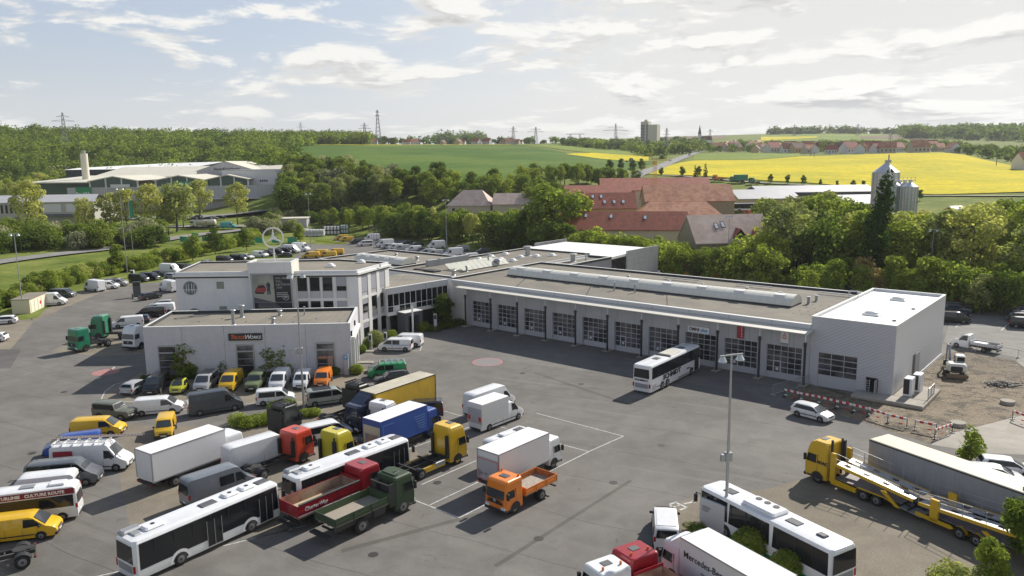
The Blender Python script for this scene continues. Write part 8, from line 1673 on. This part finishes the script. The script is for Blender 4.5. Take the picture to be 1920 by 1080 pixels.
# car transporter (truck and drawbar trailer)
def deck(r, x0, x1, za, zb, w=1.2, name='deck', hole=True):
    q = M(); DK_ = mat('deck_metal', (.55, .55, .55), .35, .5, var=.2, vs=2.5)
    for s_ in (-1, 1):
        n = int((x1 - x0) / .55)
        for k in range(n):
            a, b = x0 + (x1 - x0) * k / n, x0 + (x1 - x0) * (k + 1) / n; zA = za + (zb - za) * k / n; zB = za + (zb - za) * (k + 1) / n; y0, y1 = sorted((s_ * .2, s_ * w))
            if k % 3 != 1: q.add([(a, y0, zA), (b, y0, zB), (b, y1, zB), (a, y1, zA)], [(0, 1, 2, 3)]).add([(a, y0, zA - .06), (b, y0, zB - .06), (b, y1, zB - .06), (a, y1, zA - .06)], [(3, 2, 1, 0)])
            else:
                for (c0_, c1_) in ((y0, y0 + .3), (y1 - .3, y1)): q.add([(a, c0_, zA), (b, c0_, zB), (b, c1_, zB), (a, c1_, zA)], [(0, 1, 2, 3)]).add([(a, c0_, zA - .06), (b, c0_, zB - .06), (b, c1_, zB - .06), (a, c1_, zA - .06)], [(3, 2, 1, 0)])
    q.build(name, DK_, r)
    for s_ in (-1, 1): M().add([(x0, s_ * w, za - .22), (x1, s_ * w, zb - .22), (x1, s_ * w, zb + .03), (x0, s_ * w, za + .03), (x0, s_ * (w + .07), za - .22), (x1, s_ * (w + .07), zb - .22), (x1, s_ * (w + .07), zb + .03), (x0, s_ * (w + .07), za + .03)], [(0, 1, 2, 3), (7, 6, 5, 4), (3, 2, 6, 7), (0, 4, 5, 1)]).build('side_beam', PY_, r)
    q = M()
    for s_ in (-1, 1):
        n = 6
        for k in range(n + 1): t = k / n; xx, zz_ = x0 + (x1 - x0) * t, za + (zb - za) * t; q.cyl((xx, s_ * w, zz_), (xx, s_ * w, zz_ + .95), .025, n=5)
        for hh in (.45, .93): q.cyl((x0 + (x1 - x0) * (.45 if s_ < 0 else .6), s_ * w, za + (zb - za) * .5 + hh), (x1, s_ * w, zb + hh), .02, n=4)
    q.build('safety_rail', GREYM, r)
def mk_trans():
    r = thing('car_transporter', None, None); cab(r, PY_, 3.1, 5.3, 3.75, 1.22, high=True); chassis(r, -4.2, 4.6, [-1.55, -.4], .46, fw=False, fenders=False, top=.8)
    for s_ in (-1, 1): twheel(r, 3.95, s_ * 1.2, .48); M().prismy([(2.6, .45), (2.6, .95), (.3, .85), (.1, 1.05), (-2.1, 1.05), (-3.4, .7), (-2.2, .95), (.2, .95), (.3, .45)], *sorted((s_ * 1.15, s_ * 1.25))).build('side_skirt', PY_, r)
    arches(r, 3.95, 1.235, .6, .45, BLACK); deck(r, -4.6, 2.3, 1.75, 2.35); M().box(-3.6, 2.4, -1.1, 1.1, .95, 1.0).build('lower_deck', mat('lower_deck', (.2, .17, .17), .6, var=.3, vs=2), r)
    for s_ in (-1, 1): M().box(2.3, 2.75, *sorted((s_ * 1.0, s_ * 1.22)), .6, 3.2).build('column', PY_, r); M().prismy([(-3.6, .6), (-3.2, .6), (-1.9, 1.5), (-2.3, 1.6)], *sorted((s_ * 1.18, s_ * 1.3))).build('lift_arm', PY_, r)
    q = M().cyl((2.85, -.5, .9), (2.85, -.5, 4.1), .09, n=6).cyl((2.85, .9, .9), (2.85, .9, 4.2), .11, n=6).box(2.7, 3.0, -.9, -.6, 1.5, 3.9); q.build('hydraulic_mast', CHAS, r); text('ADAC', .38, TXB, r, (3.55, 1.235, 1.95), (R(90), 0, R(180)), bold=.02); M().prismy([(-3.5, .6), (-3.5, .7), (-5.2, .5), (-5.2, .42)], -1.1, 1.1).build('rear_ramp', GREYM, r); return r
PV('trans', mk_trans, (3.95, 1.22, 0), (1531.5, 906), ((1633, 946), (1531.5, 906), 0), 'yellow car transporter truck with empty silver decks and ADAC lettering', 'car transporter')
def mk_ttr():
    r = thing('transporter_trailer', None, None); chassis(r, -5.8, 3.6, [.6, -.65], .44, fw=False, fenders=False, top=.8); deck(r, -6.4, 3.9, 2.3, 1.6)
    for s_ in (-1, 1): M().prismy([(4.1, .5), (4.1, .8), (1.3, .8), (1.0, .65), (1.3, .5)], *sorted((s_ * 1.15, s_ * 1.25))).build('side_skirt', PY_, r); M().box(2.3, 2.95, *sorted((s_ * 1.0, s_ * 1.25)), .6, 2.3).build('column', PY_, r); M().prismy([(-2.6, .6), (-2.2, .6), (-1.0, 1.4), (-1.4, 1.5)], *sorted((s_ * 1.18, s_ * 1.3))).build('lift_arm', PY_, r)
    M().box(-5.6, 3.4, -1.1, 1.1, .92, .97).build('lower_deck', MATS['lower_deck'], r); M().box(3.6, 5.6, -.1, .1, .5, .65).build('drawbar', CHAS, r)
    q = M()
    for x_ in (.6, -.65):
        for s_ in (-1, 1): fender(q, x_, s_ * .9, s_ * 1.27, .55)
    q.build('mudguard', PY_, r); return r
PV('ttr', mk_ttr, (.6, 1.22, 0), (1797, 1011.5), ((1827.5, 1024), (1725, 980), 0), 'yellow drawbar trailer of the car transporter with empty decks', 'trailer')
def mk_semi():
    r = thing('curtain_trailer', None, None); L_ = 13.6; CG = mat('curtain_grey', (.27, .28, .3), .55, var=.06, vs=.4, streak=.1); M().box(-L_ / 2, L_ / 2, -1.26, 1.26, 1.15, 3.95).build('curtain_body', CG, r)
    M().rings([M().rr(3.951, -L_ / 2, L_ / 2, -1.27, 1.27, .02), M().rr(4.0, -L_ / 2 + .05, L_ / 2 - .05, -1.2, 1.2, .02)]).build('tarpaulin_roof', mat('tarp_cream', (.52, .47, .36), .6, var=.06, vs=.4), r)
    q = M()
    for s_ in (-1, 1): q.box(-L_ / 2, L_ / 2, *sorted((s_ * 1.26, s_ * 1.285)), 3.82, 3.95).box(-L_ / 2, L_ / 2, *sorted((s_ * 1.26, s_ * 1.28)), 1.1, 1.22); [q.cyl((-L_ / 2 + .4 + k * .6, s_ * 1.27, 1.1), (-L_ / 2 + .4 + k * .6, s_ * 1.27, 1.5), .015, n=4) for k in range(22)]
    q.build('side_rail', CHAS, r); chassis(r, -L_ / 2 + .3, L_ / 2 - .5, [-5.0, -3.7, -2.4], .5, fw=False, fenders=False, top=1.1); return r
PV('semi', mk_semi, (6.8, 1.27, 3.95), (1630, 824), ((1915, 924), (1630, 824), 3.95), 'grey curtain side trailer with a cream roof behind the car transporter', 'trailer')
r = PV('charter', lambda: boxtruck(PW, mat('box_charter', (.64, .64, .65), .5, var=.03, vs=.3), 9.2, 7.2, 1.1, 3.75, cabH=2.9, defl=3.65), (2.6, -1.27, 3.72), (1327.8, 989.5), ((1482, 1073), (1327.8, 989.5), 3.72), 'white box truck with Mercedes-Benz CharterWay lettering at the bottom right', 'truck')
text('Mercedes-Benz CharterWay', .62, TXB, r, (-1.2, 1.285, 2.75), (R(90), 0, R(180)), bold=.002, wx=.95); text('Ihre Nutzfahrzeugvermietung', .26, GREYM, r, (-.9, 1.285, 2.1), (R(90), 0, R(180)), shear=.2)
PV('viano_white', V(PW, 'bus', roof=(STEELW, -2.2, .4)), (-x2, 0, .35), (1250, 1029), None, 'white passenger van with its tail to the camera beside the red cab', yaw=81)
def mk_tip(c, bedc):
    def f():
        r = thing('tipper_truck', None, None); cab(r, c, 1.6, 3.9, 3.1, 1.22); chassis(r, -4.0, 3.2, [-2.2], .5, fw=False, fenders=False)
        for s_ in (-1, 1): twheel(r, 2.55, s_ * 1.2, .5)
        flatbed(r, -4.2, 1.3, 1.25, 1.3, .9, bedc, MATS['tipper_inner'], MATS['sand_load'])
        for s_ in (-1, 1): M().cyl((2.2, s_ * .7, 3.1), (2.2, s_ * .7, 3.3), .08, n=8).build('beacon', MATS['beacon_orange'], r)
        return r
    return f
yC = math.degrees(math.atan2(G(1327.8, 989.5, 3.7)[1] - G(1482, 1073, 3.7)[1], G(1327.8, 989.5, 3.7)[0] - G(1482, 1073, 3.7)[0]))
PV('tip_red2', mk_tip(PRD, PRD), (2.8, 0, 3.1), (1188, 1028), None, 'red tipper truck with a sandy bed at the bottom edge', 'truck', yaw=yC)
PV('tip_white', mk_tip(PW, PW), (2.8, 0, 3.1), (1136, 1056), None, 'white truck cab cut off by the bottom edge beside the red tipper', 'truck', yaw=yC)
PV('mpv_white', lambda: car(PW, 'hatch'), (0, 0, 1.5), (1888, 859), None, 'white car behind the small tree at the right edge', 'car', yaw=-20)
PV('mpv_white', lambda: car(PW, 'hatch'), (0, 0, 1.5), (1868, 874), None, 'white car half hidden by the grey curtain trailer at the right edge', 'car', yaw=-20)
# far vehicles
def far(px, d, fn, key, yaw, label, cat, group=None, dz=.45):
    r = inst(key, fn, label, cat, group); x, y, z = AT(px, d); r.location = (x, y, z + dz); r.rotation_euler.z = R(yaw); return r
def mk_tank():
    r = thing('tank_truck', None, None); cab(r, PW, 2.6, 4.8, 3.0, 1.2); chassis(r, -4.8, 4.2, [-3.4, -2.1], .5, fw=False, fenders=False)
    for s_ in (-1, 1): twheel(r, 3.5, s_ * 1.2, .5)
    q = M(); rs = []
    for x_, k in ((-4.9, .8), (-4.7, 1), (2.2, 1), (2.35, .8)): rs.append([(x_, 1.2 * k * math.cos(t), 2.1 + .95 * k * math.sin(t)) for t in [6.2832 * i / 16 for i in range(16)]])
    M().rings(rs).build('tank', mat('tank_cream', (.6, .57, .5), .4), r, 40); M().cbox(-3.5, 1, -.3, .3, 3.0, 3.15, .04).build('catwalk', GREYM, r)
    for s_ in (-1, 1): M().box(-1.9, -1.0, *sorted((s_ * 1.2, s_ * 1.22)), 1.85, 2.3).build('tank_lettering', mat('text_warm', (.45, .12, .06), .5), r)
    return r
far(268, 333, mk_tank, 'tank', 0, 'white tank truck with its cab to the right in front of the trade centre', 'tank truck'); far(372, 330, mk_tank, 'tank', 182, 'white tank truck with its cab to the left in front of the trade centre', 'tank truck')
far(419, 326, lambda: sprinter(PTL, 5.95, 2.5), 'sprinter_teal', 0, 'teal large van right of the tank trucks', 'van')
for px, d, k in [(287, 368, 's'), (303, 366, 'w'), (322, 366, 'w'), (351, 362, 'k'), (361, 372, 'k'), (379, 360, 'n'), (392, 362, 's'), (406, 362, 'k'), (165, 372, 'k'), (258, 372, 'n')]:
    key, fn, cn_ = {'s': ('est_silver', lambda: car(PSI, 'estate'), 'silver'), 'w': ('est_white', lambda: car(PW, 'estate'), 'white'), 'k': ('est_black', lambda: car(PBK, 'estate'), 'black'), 'n': ('est_navy', lambda: car(PNB, 'estate'), 'dark blue')}[k]
    far(px, d, fn, key, 178 if px % 2 else 4, '%s car parked in front of the trade centre' % cn_, 'car', '%s cars in front of the trade centre' % cn_, .5)
for px, d, c, lab in ((70, 318, PGN, 'left of the two green skips'), (84, 318, PTL, 'right of the two green skips')):
    x, y, z = AT(px, d); t_ = thing('skip', lab + ' in front of the pale warehouse', 'skip', (x, y, z)); M().rings([M().rr(0, -1.2, 1.2, -1, 1, .1), M().rr(2.2, -1.7, 1.7, -1.2, 1.2, .1)]).build('skip_body', c, t_); M().box(-1.75, 1.75, -1.25, -1.15, 2.1, 2.25).build('rim', STEELW, t_)
far(1349, 405, mk_orange, 'orange_tipper', 180, 'orange lorry at the lower edge of the rapeseed field', 'truck'); 
def mk_gl():
    r = boxtruck(PTG, mat('box_green', (.03, .22, .13), .5), 8.6, 6.4, 1.1, 3.7, cabH=2.9, roofc=mat('box_green', (.03, .22, .13), .5)); return r
far(1386, 402, mk_gl, 'green_lorry', 180, 'large green lorry at the lower edge of the rapeseed field', 'truck'); far(1416, 398, lambda: tractor(PTG, False, 3.0, 5.2), 'tr_green_small', 180, 'small green farm lorry right of the large green lorry', 'truck')
r = far(1403, 318, lambda: bus(WHITE, 12.1, 3.12, 'city'), 'citaro_plain', 180, 'white and green bus parked beside the yellow machine hall', 'bus')
for px, d, k in ((1190, 425, 's'), (1204, 445, 'k'), (1262, 620, 'w'), (1292, 760, 's'), (1303, 830, 'w')):
    key, fn, cn_ = {'s': ('est_silver', 0, 'silver'), 'w': ('est_white', 0, 'white'), 'k': ('est_black', 0, 'black')}[k]; i = [c for c in cr if 1]; x, y, z = AT(px, d); j = min(cr, key=lambda c: (c[0] - x) ** 2 + (c[1] - y) ** 2)
    r = inst(key, None, '%s car driving on the country road' % cn_, 'car', '%s cars on the country road' % cn_); r.location = (j[0] + (2 if k == 's' else -2), j[1], TZ(*j) + .5); r.rotation_euler.z = R(70)
far(1316, 905, mk_tank, 'tank', 75, 'tiny white lorry on the country road at the top of the hill', 'truck'); far(1180, 600, lambda: tractor(PTG, False, 3.0, 5.2), 'tr_green_small', 10, 'green tractor at the edge of the small rapeseed field', 'tractor')
for px, d, w, hgt_, m_, lab in [(578, 308, 9, 2.4, STEELW, 'row of pale open containers in the storage yard'), (616, 312, 6.5, 3.2, mat('rack_dark', (.08, .085, .09), .6), 'dark storage rack with stacked pallets right of the pale containers'), (640, 312, 3, 3.2, PTG, 'dark green container right of the storage rack'), (550, 306, 2, 3.8, GREYM, 'small grey block tower in the storage yard')]:
    x, y, z = AT(px, d); t_ = thing('storage_rack', lab, 'storage rack', (x, y, z + .2), .05); q = M().box(-w / 2, w / 2, -1.2, 1.2, 0, .15).box(-w / 2, w / 2, 1.0, 1.2, .15, hgt_)
    n = int(w / 1.4) + 1
    for k in range(n + 1): q.box(-w / 2 + w * k / n - .08, -w / 2 + w * k / n + .08, -1.2, 1.0, .15, hgt_)
    q.box(-w / 2, w / 2, -1.2, 1.0, hgt_ * .5, hgt_ * .5 + .1); q.build('rack_frame', m_, t_); q = M()
    for k in range(n): q.cbox(-w / 2 + w * (k + .15) / n, -w / 2 + w * (k + .85) / n, -1.1, .9, hgt_ * .52 + .1, hgt_ * .95, .04).cbox(-w / 2 + w * (k + .15) / n, -w / 2 + w * (k + .85) / n, -1.1, .9, .15, hgt_ * .42, .04)
    q.build('stacked_goods', GREYM if k % 2 else STEELW, t_)

bpy.context.view_layer.update()
